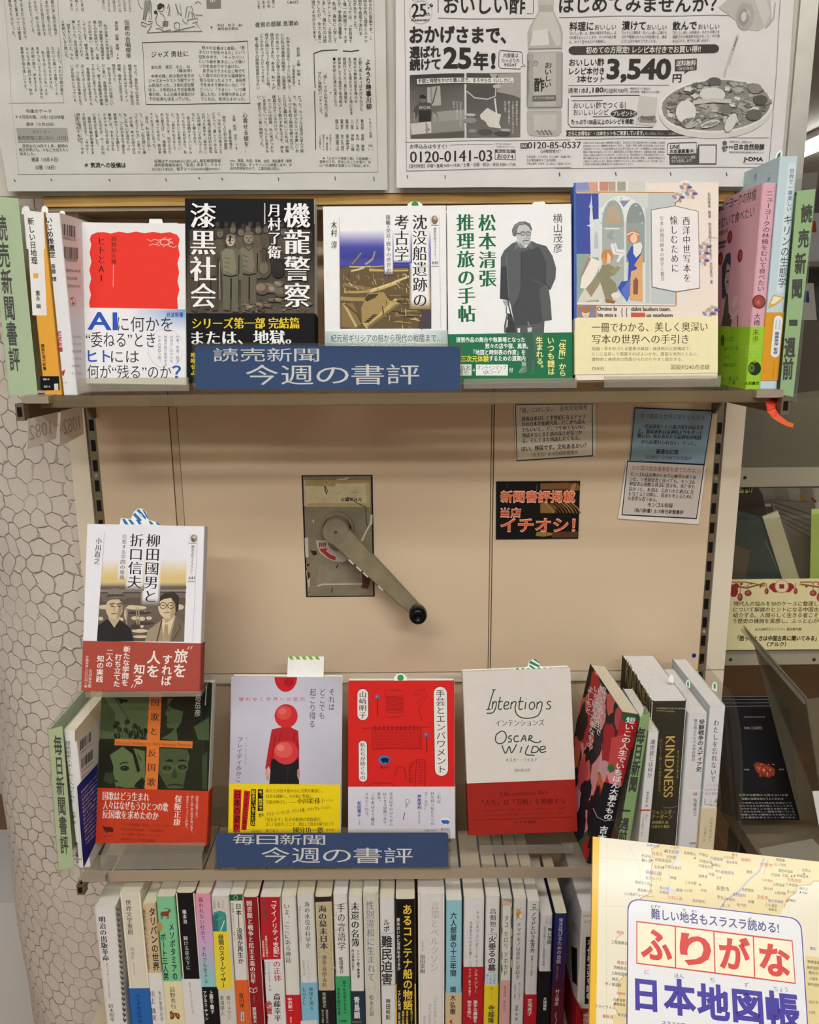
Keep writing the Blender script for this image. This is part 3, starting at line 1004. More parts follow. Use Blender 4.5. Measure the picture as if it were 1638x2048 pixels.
def d4(pr):
  pr.poly([(105, 600), (655, 597), (642, 972), (105, 978)], '15100f')
  rnd = random.Random(11)
  for k in range(8):
    y = 610 + k * 6
    pr.poly([(395, y + 2), (640, y), (640, y + 4), (395, y + 5)], mix('7d5730', '4a2f1a', rnd.random()))
  pr.poly([(395, 612), (585, 606), (575, 645), (395, 650)], '7d5631')
  for k in range(7):
    pr.poly([(575 + 9 * k, 650), (590 + 9 * k, 605), (600 + 9 * k, 640), (598 + 9 * k, 660)], mix('b78448', '6b4522', rnd.random()))
  pr.poly([(395, 730), (430, 725), (500, 770), (490, 806), (395, 806)], '8a6437')
  for k in range(9):
    x = 420 + k * 22
    pr.line([(x, 735), (x + 40, 770), (x + 62, 806)], 8, mix('a87a44', '5a3a1e', rnd.random()))
  pr.poly([(370, 930), (400, 925), (470, 935), (470, 950), (420, 960), (365, 955)], '9a7446')
  pr.poly([(470, 930), (640, 925), (640, 965), (470, 968)], '5a3a22')
  pr.line([(375, 615), (370, 660)], 5, '55565c'); pr.line([(180, 615), (178, 640)], 4, '3c3f48')
  for s, x0, x1, y, h in (('新聞書評掲載', 135, 622, 698, 68), ('当店', 135, 266, 803, 54), ('イチオシ！', 135, 622, 884, 88)):
    pr.th(s, x0 - 3, x1 + 3, y, h + 10, 'f3c9b6', 'h')
    pr.th(s, x0, x1, y, h, 'd9623a', 'b')
card('black card with big orange lettering beside the crank', [(105, 599), (656, 596), (643, 973), (104, 979)], '15100f', d4, (960, 780, 3.276), name='promotion_card', mat=M_COAT)
# small blue dot sticker on the panel
C()
c = at(1388, 1311, Y_P - 0.0004)
q = Part(); q.lathe(c, Vector((0, -1, 0)), [(0.0028, 0), (0.0028, 0.0003), (0, 0.0003)], '232a86', 20)
tag(q.build('dot_sticker', M_COAT), 'tiny blue dot sticker low on the right of the cream panel', 'sticker')
# --- paper tags seen from the back, on the left bracket
def tags():
  X = vx(43, 820, .79)
  C()
  S = Surf(atx(100, 850, X + 0.004), Vector((0, 1, 0)), Vector((0, 0, 1)))
  for i, (quad, tx, lab) in enumerate((([(55, 838), (116, 824), (112, 877), (53, 899)], ((59, 103), 880, 870, 29), 'front'), ([(120, 822), (163, 812), (166, 868), (117, 894)], ((126, 158), 868, 846, 30), 'rear'))):
    q = Part()
    pr = Print(q, S, base=0.0002)
    uv = [pr.uv(*c) for c in quad]
    q.prism([S.w(u, v, 0.0006 * i) for u, v in uv], S.N * 0.0002, 'f0e8dc')
    # the figures show through the paper, back to front
    (xa, xb), ya, yb, h = tx
    A, B = pr.uv(xa, (ya + yb) / 2 + (ya - yb) / 2 - 20), pr.uv(xb, yb - 2)
    vs, fs = glyph('1082', 'n')
    mnx, mxx = min(v[0] for v in vs), max(v[0] for v in vs)
    m0, m1 = pr.uv((xa + xb) / 2, (ya + yb) / 2 - h / 2), pr.uv((xa + xb) / 2, (ya + yb) / 2 + h / 2)
    H = abs(m0[1] - m1[1])
    u0, u1 = pr.uv(xa, ya)[0], pr.uv(xb, yb)[0]
    vc = pr.uv((xa + xb) / 2, (quad[0][1] + quad[1][1] + quad[2][1] + quad[3][1]) / 4)[1]
    pts = [S.w(u1 - (v[0] - mnx) / (mxx - mnx) * (u1 - u0), vc + (v[1] - 0.35) / 0.7 * H, 0.0006 * i + 0.0003) for v in vs]
    q.add(pts, fs, 'c0b4a6')
    o = q.build('paper_tag', M_MATTE)
    tag(o, 'thin paper tag with reversed figures under the left shelf bracket, %s one of two' % lab, 'tag')
tags()
# ================================================================== UPPER SHELF
YU, LU = 0.838, 10.0
K0 = '231f20'
def stand(label, lip, Yl, lip_h=None, back_h=0.10, lean=12, depth=0.045, z=Z_US, name='book_stand', up=0.0):
  """clear folded acrylic stand: a low front lip, a floor and a leaning back; lip = photo x-range and top / bottom rows"""
  x0, x1, y0, y1 = lip
  C()
  a, b = at(x0, y1, Yl), at(x1, y1, Yl)
  z0 = z + 0.0004
  h = at((x0 + x1) / 2, y0, Yl).z - z0 if lip_h is None else lip_h
  t = thing(name, label, 'book stand', Vector(((a.x + b.x) / 2, Yl + depth / 2, z0)))
  th = 0.0022
  q = Part()
  q.abox(a.x, b.x, Yl, Yl + depth, z0, z0 + th, 'ffffff')
  q.build('base_plate', M_CLEAR, t)
  q = Part()
  q.abox(a.x, b.x, Yl, Yl + th, z0 + th, z0 + h, 'ffffff')
  q.build('front_lip', M_EDGE, t)
  q = Part()
  le = radians(lean)
  q.box(Vector((a.x + 0.01, Yl + depth, z0 + th)), Vector((b.x - a.x - 0.02, 0, 0)), Vector((0, th, 0)), Vector((0, sin(le), cos(le))) * back_h, 'ffffff')
  q.build('back_rest', M_CLEAR, t)
  return t
# ---- white paperback with a scalloped red field
b = face_book('white paperback with a scalloped red field, first cover from the left on the upper shelf', [(167, 446), (372, 446), (371, 768), (162, 768)], YU, LU, 0.012, ('e9e6e4', 'e6e3e0', 'e6e3e0'))
C(0, 380, 3.561)
pr = b.pr
sc = [(650, 320), (690, 302), (740, 300), (790, 310), (850, 296), (910, 308), (970, 296), (1030, 308), (1090, 298), (1150, 308), (1210, 300), (1262, 320), (1280, 350), (1268, 400), (1280, 460), (1264, 520), (1276, 590), (1264, 650), (1278, 710), (1262, 770), (1268, 848), (640, 838), (635, 800), (648, 750), (635, 690), (650, 630), (636, 570), (652, 510), (638, 450), (650, 390), (640, 350)]
pr.poly(sc, 'e8382a')
pr.tv('ヒトとAI', 722, 330, 660, 58, '2c1512', 'm', 722)
pr.tv('岡野原大輔', 812, 330, 528, 38, '3a1b17', 'm', 810)
pr.line([(808, 535), (806, 688)], 5, 'd6b0a8')
for k in range(7):
  a = k * 0.9
  pr.line([(1170 + 60 * cos(a), 370 + 26 * sin(a)), (1170 + 30 * cos(a + 1), 372 + 20 * sin(a + 1)), (1185 + 50 * cos(a + 2), 372 + 36 * sin(a + 2))], 4, 'f1c5bd')
pr.line([(1045, 350), (1075, 365), (1100, 350), (1130, 360)], 4, 'f1c5bd'); pr.line([(1060, 395), (1090, 385), (1140, 395)], 4, 'f1c5bd'); pr.line([(1210, 400), (1240, 410), (1258, 400)], 4, 'f1c5bd')
pb = band(b, 850, 950, ('eceaea', 'eceaea', 'eceaea'))
pb.grad([(608, 852), (1322, 850), (1322, 1010), (604, 1010)], 14, 6, lambda s, t: mix('eceaea', '6f95cf', max(0, s - 0.45) * 1.7 * (1 - t)))
pb.th('岩波新書', 1185, 1305, 888, 36, '2a4d99', 'b')
B, K = '2b57b5', '35343a'
pb.th('AI', 622, 835, 932, 128, B, 'b', 935)
pb.th('に何かを', 835, 1230, 953, 112, K, 'r', 957)
pb.th('“委ねる”とき', 612, 1105, 1064, 112, K, 'r', 1068)
pb.th('ヒト', 625, 785, 1183, 96, B, 'b'); pb.th('には', 790, 990, 1186, 96, K, 'r')
pb.th('何が“残る”のか', 622, 1220, 1294, 100, K, 'r', 1297)
pb.th('？', 1225, 1290, 1296, 108, B, 'b')
ring = [(1180 + 126 * cos(2 * pi * k / 40), 1130 + 140 * sin(2 * pi * k / 40)) for k in range(0, 41) if cos(2 * pi * k / 40) < 0.98]
pb.line(ring[0:], 2.5, 'a9b3c6')
pb.cols(['仕事、学習、経済', '社会のこれからを', '読者が自ら思考する', 'ための見取り図。'], 1265, -43, 1035, 1255, 24, '5b6b92', 'r')
done(b)
slip(b, [(298, 446), (299, 438), (324, 438), (326, 446), (355, 446), (355, 470), (298, 470)], '7a8a9a')
C()
stand('clear acrylic stand under the white and red paperback on the upper shelf', (138, 378, 756, 783), 0.815)
# ---- black cover with a crowd of grey figures
b = face_book('black hardcover with a crowd of clay-grey figures and big white characters', [(374, 399), (629, 395), (630, 766), (370, 768)], YU, LU, 0.026, ('0b0b0c', 'dcd8d0', '0b0b0c'))
C(370, 390, 5.648)
pr = b.pr
def figure(pr, x, y, s, skin, cloth, dark, hood=False):
  """a printed standing figure: head centre x, y, head height s"""
  m = lambda a: mix(cloth, dark, a)
  pr.poly([(x - s * .95, y + s * 1.05), (x - s * .5, y + s * .72), (x + s * .5, y + s * .72), (x + s * 1.0, y + s * 1.1), (x + s * 1.25, y + s * 2.6), (x + s * 1.1, y + s * 3.7), (x + s * .8, y + s * 3.8), (x + s * .75, y + s * 3.1), (x + s * .7, y + s * 5.2), (x + s * .75, y + s * 6.8), (x + s * .15, y + s * 6.8), (x + s * .05, y + s * 5.0), (x - s * .1, y + s * 6.7), (x - s * .75, y + s * 6.6), (x - s * .72, y + s * 4.6), (x - s * .8, y + s * 3.0), (x - s * 1.0, y + s * 2.4)], m(.25))
  pr.poly([(x - s * .85, y + s * 1.1), (x - s * .45, y + s * .78), (x + s * .3, y + s * .9), (x + s * .55, y + s * 2.6), (x + s * .4, y + s * 3.2), (x - s * .7, y + s * 3.1)], cloth)
  pr.line([(x - s * .7, y + s * 3.3), (x, y + s * 3.45), (x + s * .7, y + s * 3.3)], s * .12, dark)
  pr.line([(x + s * .8, y + s * 1.4), (x + s * .78, y + s * 3.2)], s * .1, dark)
  pr.line([(x + s * .05, y + s * 3.6), (x + s * .03, y + s * 5.6)], s * .14, dark)
  for k in range(4):
    pr.line([(x - s * .6, y + s * (1.6 + .45 * k)), (x - s * .1, y + s * (1.75 + .45 * k))], s * .06, m(.5))
  pr.ell(x, y, s * .46, s * .58, mix(skin, dark, .2))
  pr.ell(x - s * .06, y + s * .04, s * .36, s * .48, skin)
  pr.poly([(x - s * .46, y - s * .1), (x - s * .4, y - s * .5), (x, y - s * .66), (x + s * .42, y - s * .48), (x + s * .48, y + s * .0), (x + s * .3, y - s * .22), (x - s * .3, y - s * .25)], mix(skin, dark, .35))
  for dx in (-.2, .16):
    pr.ell(x + s * dx, y - s * .02, s * .1, s * .045, dark, n=10)
  pr.line([(x - s * .02, y), (x - s * .05, y + s * .16), (x + s * .06, y + s * .17)], s * .06, mix(skin, dark, .6))
  pr.line([(x - s * .14, y + s * .3), (x + s * .12, y + s * .3)], s * .07, dark)
  if hood:
    pr.line([(x - s * .5, y + s * .75), (x, y + s * 1.15), (x + s * .5, y + s * .75)], s * .16, m(.4))
pr.grad([(25, 330), (1465, 330), (1466, 1340), (12, 1345)], 12, 12, lambda s, t: mix(mix('0d0c0c', '4c443a', t * 1.6), '6d6050', max(0, t - .75) * 2.2))
rnd = random.Random(21)
for k in range(15):
  x = 105 + 90 * k + rnd.uniform(-15, 15)
  figure(pr, x, 345 + rnd.uniform(-12, 14), 50, mix('5c5245', '3a332b', rnd.random()), '40382f', '1a1714')
for x, y, s, c in ((130, 440, 78, '6f6353'), (400, 440, 82, '766a58'), (545, 395, 70, '7d705e'), (635, 425, 70, '82755f'), (715, 385, 62, '74685a'), (832, 400, 72, '7d705e'), (920, 395, 64, '6d6152'), (1118, 425, 74, '6f6353'), (1230, 440, 70, '5f5548'), (1330, 450, 78, '4f473c')):
  figure(pr, x, y, s, c, mix(c, '3a332a', .45), '1f1a16')
figure(pr, 155, 575, 112, '75695a', '5b5144', '241f1a')
figure(pr, 290, 560, 110, '6a5f50', '57503f', '241f1a')
figure(pr, 725, 490, 122, '8f8270', '7a705c', '1c1814', True)
figure(pr, 520, 520, 118, 'b8ab95', '7f7c64', '1a1612')
pr.poly([(510, 455), (530, 470), (515, 560), (500, 520)], '241c17')
# crouching figures and rubble at the right
for x, y, rx, ry, c in ((905, 850, 70, 100, '6f6453'), (1060, 830, 85, 110, '2c2722'), (960, 1050, 130, 60, '7a6d5b'), (1060, 1010, 60, 36, '8d7f6a'), (870, 1060, 80, 70, '82735f'), (1090, 1100, 80, 60, '6f6353'), (990, 1070, 50, 40, '98897a'), (1180, 1080, 70, 50, '5c5244'), (700, 1250, 60, 24, '7d6f5c'), (850, 1240, 60, 26, '8a7b68'), (940, 1250, 50, 22, '7a6c59'), (840, 1290, 70, 20, '5a4f42'), (1060, 1190, 50, 26, '8d7e69'), (980, 1190, 46, 24, '74685a'), (740, 1270, 50, 18, '9a8b76'), (1300, 1140, 90, 40, '5b5043'), (1390, 1230, 60, 22, '74675a')):
  pr.ell(x, y, rx, ry, mix(c, '1c1814', .35), rnd.uniform(-.4, .4))
  pr.ell(x - rx * .15, y - ry * .2, rx * .7, ry * .62, c, rnd.uniform(-.4, .4))
for k in range(60):
  x, y = rnd.uniform(600, 1440), rnd.uniform(1180, 1330)
  pr.ell(x, y, rnd.uniform(8, 22), rnd.uniform(4, 9), mix('8f806b', '3a322a', rnd.random()), n=8)
pr.tv('機龍警察', 1270, 85, 1285, 300, 'f3f1ee', 'mb', 1270)
pr.tv('漆黒社会', 212, 88, 1290, 300, 'f3f1ee', 'mb', 212)
pr.tv('月村了衛', 1015, 100, 730, 152, 'f3f1ee', 'mb', 1015)
pr.line([(905, 100), (905, 335)], 14, 'c9c4bc')
pr.line([(395, 760), (402, 1190)], 9, '9b9081')
pb = band(b, 1338, 740, ('08080a', '0b0b0c', '08080a'))
pb.th('シリーズ第一部 完結篇', 82, 1295, 1450, 128, 'f0cf2c', 'mb', 1446)
pb.th('または、地獄。', 72, 1200, 1615, 165, 'f4f2ef', 'mb', 1605)
C(360, 380, 3.033)
pb.tv('咆哮せよ', 82, 985, 1125, 34, 'f0e02c', 'b', 80)
done(b)
# ---- white cover with a shipwreck photograph
b = face_book('white paperback with a photograph of a wooden shipwreck under a blue sky', [(646, 413), (891, 411), (896, 766), (651, 767)], YU, LU, 0.017, ('efedea', 'e9e6e2', 'efedea'))
C(640, 400, 6.3)
pr = b.pr
def wreck(s, t):
  if t < .08: return mix('efedea', 'a9a6d0', t / .08)
  if t < .17: return mix('a9a6d0', '4b4b9e', (t - .08) / .09)
  if t < .30: return mix('4b4b9e', '3c3f95', (t - .17) / .1)
  if t < .36: return mix('4a4c8a', '464cb0', (t - .30) / .05)
  return mix('3b3a4c', '8a7148', (t - .36) * 3.2)
pr.grad([(246, 380), (1385, 380), (1402, 1620), (255, 1625)], 24, 40, wreck)
rnd = random.Random(4)
W1 = ['c9ad6c', 'b08f52', '8e7244', 'd9c38a', '6b5636', 'a58a55']
pr.poly([(255, 870), (380, 820), (1100, 860), (1400, 940), (1402, 1620), (255, 1625)], '66563a')
for x0, y0, x1, y1, w, c in ((400, 810, 520, 665, 20, '8d7b5e'), (570, 810, 665, 740, 22, 'b7a27a'), (660, 750, 692, 648, 20, 'a59070'), (370, 840, 640, 835, 14, 'd6c28d'), (390, 895, 560, 850, 22, 'd9c58f'), (560, 840, 820, 830, 12, 'cdb67d'), (620, 880, 1110, 880, 34, 'c2a868'), (640, 862, 1100, 872, 10, '6b5a3c'), (300, 1060, 640, 1120, 40, '8f7850'), (260, 1240, 580, 1250, 46, 'a88d58'), (300, 1160, 640, 1150, 30, 'b59a63'), (620, 1150, 960, 1040, 46, 'c9ae70'), (640, 1140, 1130, 960, 26, 'dcc68a'), (560, 1590, 980, 1270, 86, 'c4a968'), (600, 1600, 1000, 1290, 20, '7d673f'), (560, 1560, 960, 1250, 16, 'e0ca8f')):
  pr.line([(x0, y0), ((x0 + x1) / 2, (y0 + y1) / 2 + 6), (x1, y1)], w, c)
pr.poly([(520, 1360), (600, 1180), (800, 1160), (900, 1300), (640, 1520), (530, 1560)], 'a68c57')
pr.poly([(560, 1250), (610, 1190), (740, 1180), (700, 1230), (590, 1280)], '4b3d28')
pr.poly([(270, 1300), (420, 1300), (520, 1560), (450, 1610), (270, 1600)], '8a7248')
pr.line([(300, 1300), (460, 1600)], 30, 'c4ab71'); pr.line([(310, 1310), (470, 1440), (520, 1540)], 22, '5c4b30')
for k in range(46):
  x, y = rnd.uniform(260, 1120), rnd.uniform(930, 1140)
  pr.line([(x, y), (x + rnd.uniform(-20, 60), y + rnd.uniform(20, 70))], rnd.uniform(5, 13), rnd.choice(W1))
for k in range(52):
  x, y = rnd.uniform(820, 1245), rnd.uniform(1180, 1590)
  pr.line([(x, y), (x + rnd.uniform(40, 150), y + rnd.uniform(-10, 26))], rnd.uniform(6, 16), rnd.choice(W1 + ['3a3128', '2d2a2c']))
for k in range(26):
  x, y = rnd.uniform(760, 1340), rnd.uniform(1250, 1580)
  pr.line([(x, y), (x + rnd.uniform(-10, 20), y + rnd.uniform(40, 90))], rnd.uniform(6, 12), rnd.choice(['3f3526', '57472e', 'cdb57a']))
for k in range(14):
  x = 300 + k * 62
  pr.line([(x, 930), (x + rnd.uniform(-8, 8), 1010)], 6, rnd.choice(['7a6848', 'b7a06d', '3a3226']))
pr.poly([(1300, 1380), (1402, 1300), (1402, 1620), (1230, 1620)], '4c4448')
for k in range(5):
  pr.line([(560 + k * 25, 1540 - k * 22), (620 + k * 25, 1535 - k * 22)], 12, '3c3020')
# soft white glow printed behind the title
def glow(pr, bg, white, ya, yb, x0, y0, x1, y1, wd):
  def f(a, t):
    w = min(1.0, 2.6 * (1 - abs(2 * a - 1) ** 1.5)) * min(1.0, (1 - t) * 9)
    return mix(bg(0.5, (y0 + (y1 - y0) * t - ya) / (yb - ya)), white, w)
  pr.grad([(x0 - wd, y0), (x0 + wd, y0), (x1 + wd, y1), (x1 - wd, y1)], 14, 40, f)
for q_ in ((1255, 400, 1264, 1380, 138), (1030, 400, 1030, 800, 130), (862, 400, 866, 950, 62)):
  glow(pr, wreck, 'efedea', 380, 1620, *q_)
pr.tv('沈没船遺跡の', 1255, 180, 1360, 190, '2b2727', 'm', 1262)
pr.tv('考古学', 1028, 180, 780, 190, '2b2727', 'm', 1030)
pr.tv('技術・交易・戦争の世界史', 858, 185, 925, 62, '2b2727', 'm', 866)
pr.tv('木村 淳', 176, 265, 615, 78, '3a3737', 'm', 178)
pr.line([(243, 210), (247, 1620)], 3, 'a9a6a4')
pr.line([(1392, 195), (1392, 300)], 3, 'a9a6a4'); pr.line([(1500, 195), (1522, 1620)], 3, 'b9b6b4')
pr.line([(1398, 318), (1490, 318)], 7, '8c8987'); pr.line([(1408, 835), (1498, 835)], 6, '8c8987')
pr.ell(1444, 250, 40, 52, '7b6a55'); pr.ell(1448, 232, 26, 26, 'b9ab95'); pr.ell(1438, 270, 20, 24, '9a6c48')
pr.tv('歴史文化ライブラリー', 1448, 345, 750, 38, '6b6866', 'm', 1450)
pr.th('642', 1412, 1490, 790, 34, '4a4745', 'm')
pb = band(b, 1650, 800, ('dfe5df', 'c7d2c9', 'dfe5df'))
pb.grad([(62, 1655), (1605, 1645), (1610, 1890), (66, 1895)], 16, 8, lambda s, t: mix('e4e8e3', '8aa39a', max(0, t - .1) * .35 + abs(s - .5) ** 4 * 8))
pb.th('紀元前ギリシアの船から現代の戦艦まで…', 138, 1535, 1742, 96, '23453f', 'r', 1738)
pb.th('沈没船が語る', 320, 1215, 1862, 130, '23605a', 'h', 1858)
pb.th('沈没船が語る', 326, 1209, 1862, 124, 'e9efec', 'b', 1858)
done(b)
slip(b, [(814, 413), (816, 408), (822, 404), (830, 403), (838, 404), (844, 408), (846, 413), (846, 430), (814, 430)], '3f9a4c', dots=[(830, 410, 7, '3f8f4c')])
# ---- white cover with a man in a dark coat
b = face_book('white paperback with a man in a long dark coat and a green band', [(893, 410), (1140, 408.5), (1148, 763), (898, 764)], YU, LU, 0.016, ('f0efec', 'dedcd8', 'f0efec'))
C(880, 380, 2.824)
pr = b.pr
G = '1f6b42'
pr.tv('松本清張', 266, 132, 550, 102, G, 'mb', 270)
pr.tv('推理旅の手帖', 142, 132, 750, 102, G, 'mb', 152)
pr.tv('横山茂彦', 664, 132, 356, 56, '3d3b3d', 'r', 667)
C(980, 420, 5.688)
def man(pr, coat, dk, skin, legs):
  if legs == 0:
    pr.poly([(300, 360), (250, 380), (160, 460), (122, 540), (122, 760), (112, 1010), (215, 1030), (235, 1080), (285, 1345), (420, 1330), (560, 1290), (620, 1265), (704, 1252), (690, 1050), (670, 910), (690, 905), (745, 780), (752, 660), (710, 520), (640, 410), (530, 380), (470, 350), (420, 430), (370, 430)], coat)
    pr.poly([(420, 460), (350, 480), (360, 900), (330, 1000), (250, 1100), (290, 1340), (430, 1330), (600, 1270), (560, 900), (640, 840), (640, 600), (560, 420)], dk)
    pr.poly([(122, 640), (190, 640), (215, 1030), (112, 1010)], mix(dk, '2d2d2f', .35))
    pr.line([(185, 520), (200, 760), (215, 1000)], 10, mix(coat, '8a8d8e', .4))
    pr.line([(355, 480), (352, 900), (300, 1080)], 7, '38393b')
    pr.line([(600, 800), (690, 900)], 8, '3c3d3f'); pr.line([(450, 780), (600, 850)], 6, '606365')
    pr.poly([(300, 360), (270, 485), (370, 410)], mix(coat, '9a9d9e', .35)); pr.poly([(470, 350), (490, 460), (400, 440)], mix(coat, '8a8d8e', .3))
    pr.line([(270, 485), (330, 430), (372, 430)], 6, '2f3032'); pr.line([(490, 460), (420, 425)], 6, '2f3032')
    # head
    pr.poly([(300, 290), (300, 180), (360, 140), (440, 165), (470, 230), (465, 330), (430, 390), (390, 425), (340, 400), (310, 340)], skin)
    pr.poly([(258, 290), (248, 230), (275, 170), (330, 135), (400, 130), (455, 155), (480, 215), (470, 245), (440, 190), (400, 165), (330, 175), (310, 215), (305, 285), (285, 305)], '6c6f70')
    pr.line([(270, 200), (320, 160), (390, 145)], 9, '9b9e9f'); pr.line([(262, 260), (280, 230), (300, 215)], 8, '8b8e8f')
    pr.poly([(300, 262), (360, 262), (355, 290), (330, 290), (300, 280)], 'a9abaa')
    for x0, x1 in ((348, 400), (412, 462)):
      pr.line([(x0, 262), (x1, 256), (x1 - 4, 284), (x0 + 8, 288)], 8, '2d2e30', True)
    pr.line([(300, 268), (348, 266)], 8, '2d2e30'); pr.line([(400, 264), (412, 262)], 6, '2d2e30')
    pr.line([(352, 250), (395, 244)], 7, '4c4e50'); pr.line([(414, 244), (452, 248)], 7, '4c4e50')
    pr.line([(412, 290), (425, 318), (390, 330)], 8, '8a8c8c')
    pr.line([(365, 358), (395, 350), (440, 350)], 10, '5c5e5f'); pr.line([(372, 382), (420, 376)], 6, '8a8c8c')
    pr.poly([(340, 395), (330, 360), (370, 400), (400, 425), (370, 430)], '8d8f8f'); pr.line([(440, 300), (450, 360), (425, 395)], 9, '9a9c9c')
    pr.poly([(300, 335), (300, 360), (330, 420), (350, 440), (370, 428), (330, 390)], '8d8f8f')
    # hand and bag
    pr.poly([(140, 1030), (215, 1030), (210, 1090), (170, 1090)], 'a6a8a8')
    pr.line([(205, 1020), (215, 1100), (285, 1345)], 14, '3c3d3f'); pr.line([(185, 1095), (185, 1180)], 10, '3c3d3f')
    pr.poly([(190, 1175), (235, 1180), (290, 1345), (290, 1395), (160, 1395), (160, 1320)], '3f4042')
    pr.line([(200, 1190), (170, 1380)], 10, '8a8c8c'); pr.poly([(195, 1250), (205, 1250), (200, 1330), (180, 1340)], 'c5c7c6')
    pr.poly([(290, 1330), (560, 1290), (620, 1265), (612, 1400), (290, 1400)], '5a5d5e')
    pr.poly([(425, 1340), (480, 1335), (470, 1385), (430, 1390)], 'c9cbca'); pr.poly([(312, 1345), (342, 1345), (340, 1400), (316, 1400)], 'e9e9e6')
    pr.line([(430, 1270), (450, 1330)], 12, '8a8c8c')
  else:
    pr.poly([(180, 1395), (612, 1395), (585, 1500), (540, 1650), (490, 1860), (400, 1850), (420, 1680), (350, 1520), (190, 1440)], '46705a')
    pr.poly([(350, 1400), (490, 1400), (500, 1550), (470, 1850), (415, 1840), (420, 1650)], '3c6350')
    pr.poly([(360, 1725), (410, 1730), (410, 1775), (362, 1775)], '9fb0a8')
    pr.poly([(330, 1830), (370, 1775), (415, 1780), (420, 1840), (370, 1860), (322, 1850)], '6c8478'); pr.line([(335, 1840), (380, 1800)], 10, '9db1a7')
    pr.poly([(490, 1640), (560, 1480), (600, 1500), (560, 1700), (500, 1800)], '3a6a52')
man(pr, '5c5f60', '4a4d4e', 'c4c5c3', 0)
pb = band(b, 1398, 600, ('23724a', '1f6843', '23724a'))
man(pb, '', '', '', 1)
Y = 'eadf3e'
pb.tv('「住所」から', 820, 1430, 1895, 84, 'f2ec9a', 'b', 826)
pb.tv('いつも謎は', 690, 1440, 1880, 84, 'f2ec9a', 'b', 697)
pb.tv('生まれる。', 560, 1440, 1840, 84, 'f2ec9a', 'b', 570)
C(880, 380, 2.824)
pb.th('清張作品の舞台や執筆場となった', 90, 480, 846, 30, 'eef2ee', 'b', 845)
pb.th('数々の店や宿、風景。', 255, 498, 881, 30, 'eef2ee', 'b')
pb.th('「地図と時刻表の作家」を', 190, 482, 917, 30, 'eef2ee', 'b')
pb.th('三次元体験', 118, 276, 953, 36, Y, 'b'); pb.th('するための道案内', 278, 482, 951, 31, 'eef2ee', 'b')
pb.rect(60, 985, 178, 1048, 'f1f3ee'); pb.rect(203, 986, 383, 1048, 'f1f3ee')
pb.th('作品名', 80, 170, 1004, 26, '2f3a35', 'r'); pb.th('索引', 105, 160, 1030, 26, '2f3a35', 'r')
pb.th('＋', 183, 201, 1018, 26, 'eef2ee', 'b')
pb.th('オンラインマップ', 212, 374, 1003, 27, '2f3a35', 'r'); pb.th('QRコード', 245, 342, 1029, 25, '2f3a35', 'r'); pb.th('付', 390, 412, 1017, 26, 'eef2ee', 'b')
done(b)
slip(b, [(1063, 409), (1068, 404), (1088, 403), (1092, 409), (1092, 430), (1063, 430)], 'ffffff')
C()
stand('clear acrylic stand under the cover with the man in a dark coat', (927, 1153, 757, 783), 0.815)
# ---- cream cover with an illuminated page
b = face_book('cream art book with an illuminated arch scene and a pale yellow band', [(1149, 364), (1431, 368.5), (1441, 757), (1150, 760)], YU, LU, 0.022, ('ecdfd0', '3f62a8', 'ecdfd0'), spine='L')
C(1140, 360, 5.46)
pr = b.pr
pr.poly([(40, 30), (70, 30), (75, 1640), (45, 1640)], '4568ae')
pr.poly([(62, 20), (840, 12), (850, 130), (62, 125)], 'dcd3c6')
pr.poly([(62, 30), (200, 25), (215, 120), (62, 120)], '8f93bf'); pr.poly([(200, 25), (310, 22), (305, 125), (215, 120)], 'd9a08a')
for x0, x1, c in ((320, 420, 'c98f74'), (420, 500, 'b9a08a'), (515, 610, 'a9a196'), (640, 820, 'd3d0c6')):
  pr.poly([(x0, 20), (x1, 18), (x1 - 4, 118), (x0 + 4, 118)], c)
for x in (312, 505, 622, 835):
  pr.line([(x, 15), (x, 125)], 16, 'e6e3da')
pr.line([(62, 130), (1140, 138)], 10, 'b88a4e')
pr.poly([(66, 146), (330, 146), (330, 810), (70, 806)], '46549f')
pr.poly([(70, 806), (330, 810), (330, 1330), (76, 1330)], '94a89a')
pr.poly([(850, 146), (1140, 146), (1152, 1365), (860, 1365)], 'c3c8c6')
pr.poly([(310, 150), (850, 146), (890, 1360), (330, 1350)], 'cfd3cd')
for x, c in ((330, 'dfe2db'), (590, 'd6dad4'), (795, 'dde0da'), (845, 'bfc5c1')):
  pr.poly([(x - 18, 300), (x + 18, 300), (x + 22, 1340), (x - 14, 1340)], c)
pr.ell(560, 460, 250, 290, 'e3e5de', 0, 30, pi, 2 * pi)
pr.ell(470, 480, 120, 260, '9fa8a4', 0, 26, pi, 2 * pi); pr.poly([(350, 480), (590, 480), (590, 520), (350, 520)], '9fa8a4')
pr.ell(470, 470, 90, 190, 'b9a58a', 0, 24, pi, 2 * pi)
pr.ell(715, 470, 100, 220, '8d9694', 0, 26, pi, 2 * pi); pr.poly([(615, 470), (815, 470), (815, 900), (615, 900)], '98a19e')
pr.poly([(350, 520), (590, 520), (590, 1200), (350, 1200)], 'aab2ac')
pr.poly([(540, 225), (650, 225), (585, 300)], '8d87ac')
pr.line([(380, 530), (540, 530)], 14, 'e3e5de')
for k in range(9):
  a = pi + pi * k / 8
  pr.ell(560 + 225 * cos(a), 470 + 268 * sin(a), 12, 12, 'b9beb8', n=10)
pr.poly([(212, 450), (232, 150), (252, 450)], 'dfe3e4'); pr.poly([(205, 300), (225, 240), (250, 300)], 'cfd6dc')
pr.poly([(215, 440), (330, 420), (330, 850), (225, 840)], 'd9ddda'); pr.poly([(270, 570), (300, 560), (310, 750), (262, 750)], 'b9c0c4'); pr.ell(282, 575, 16, 18, 'c9cdd0')
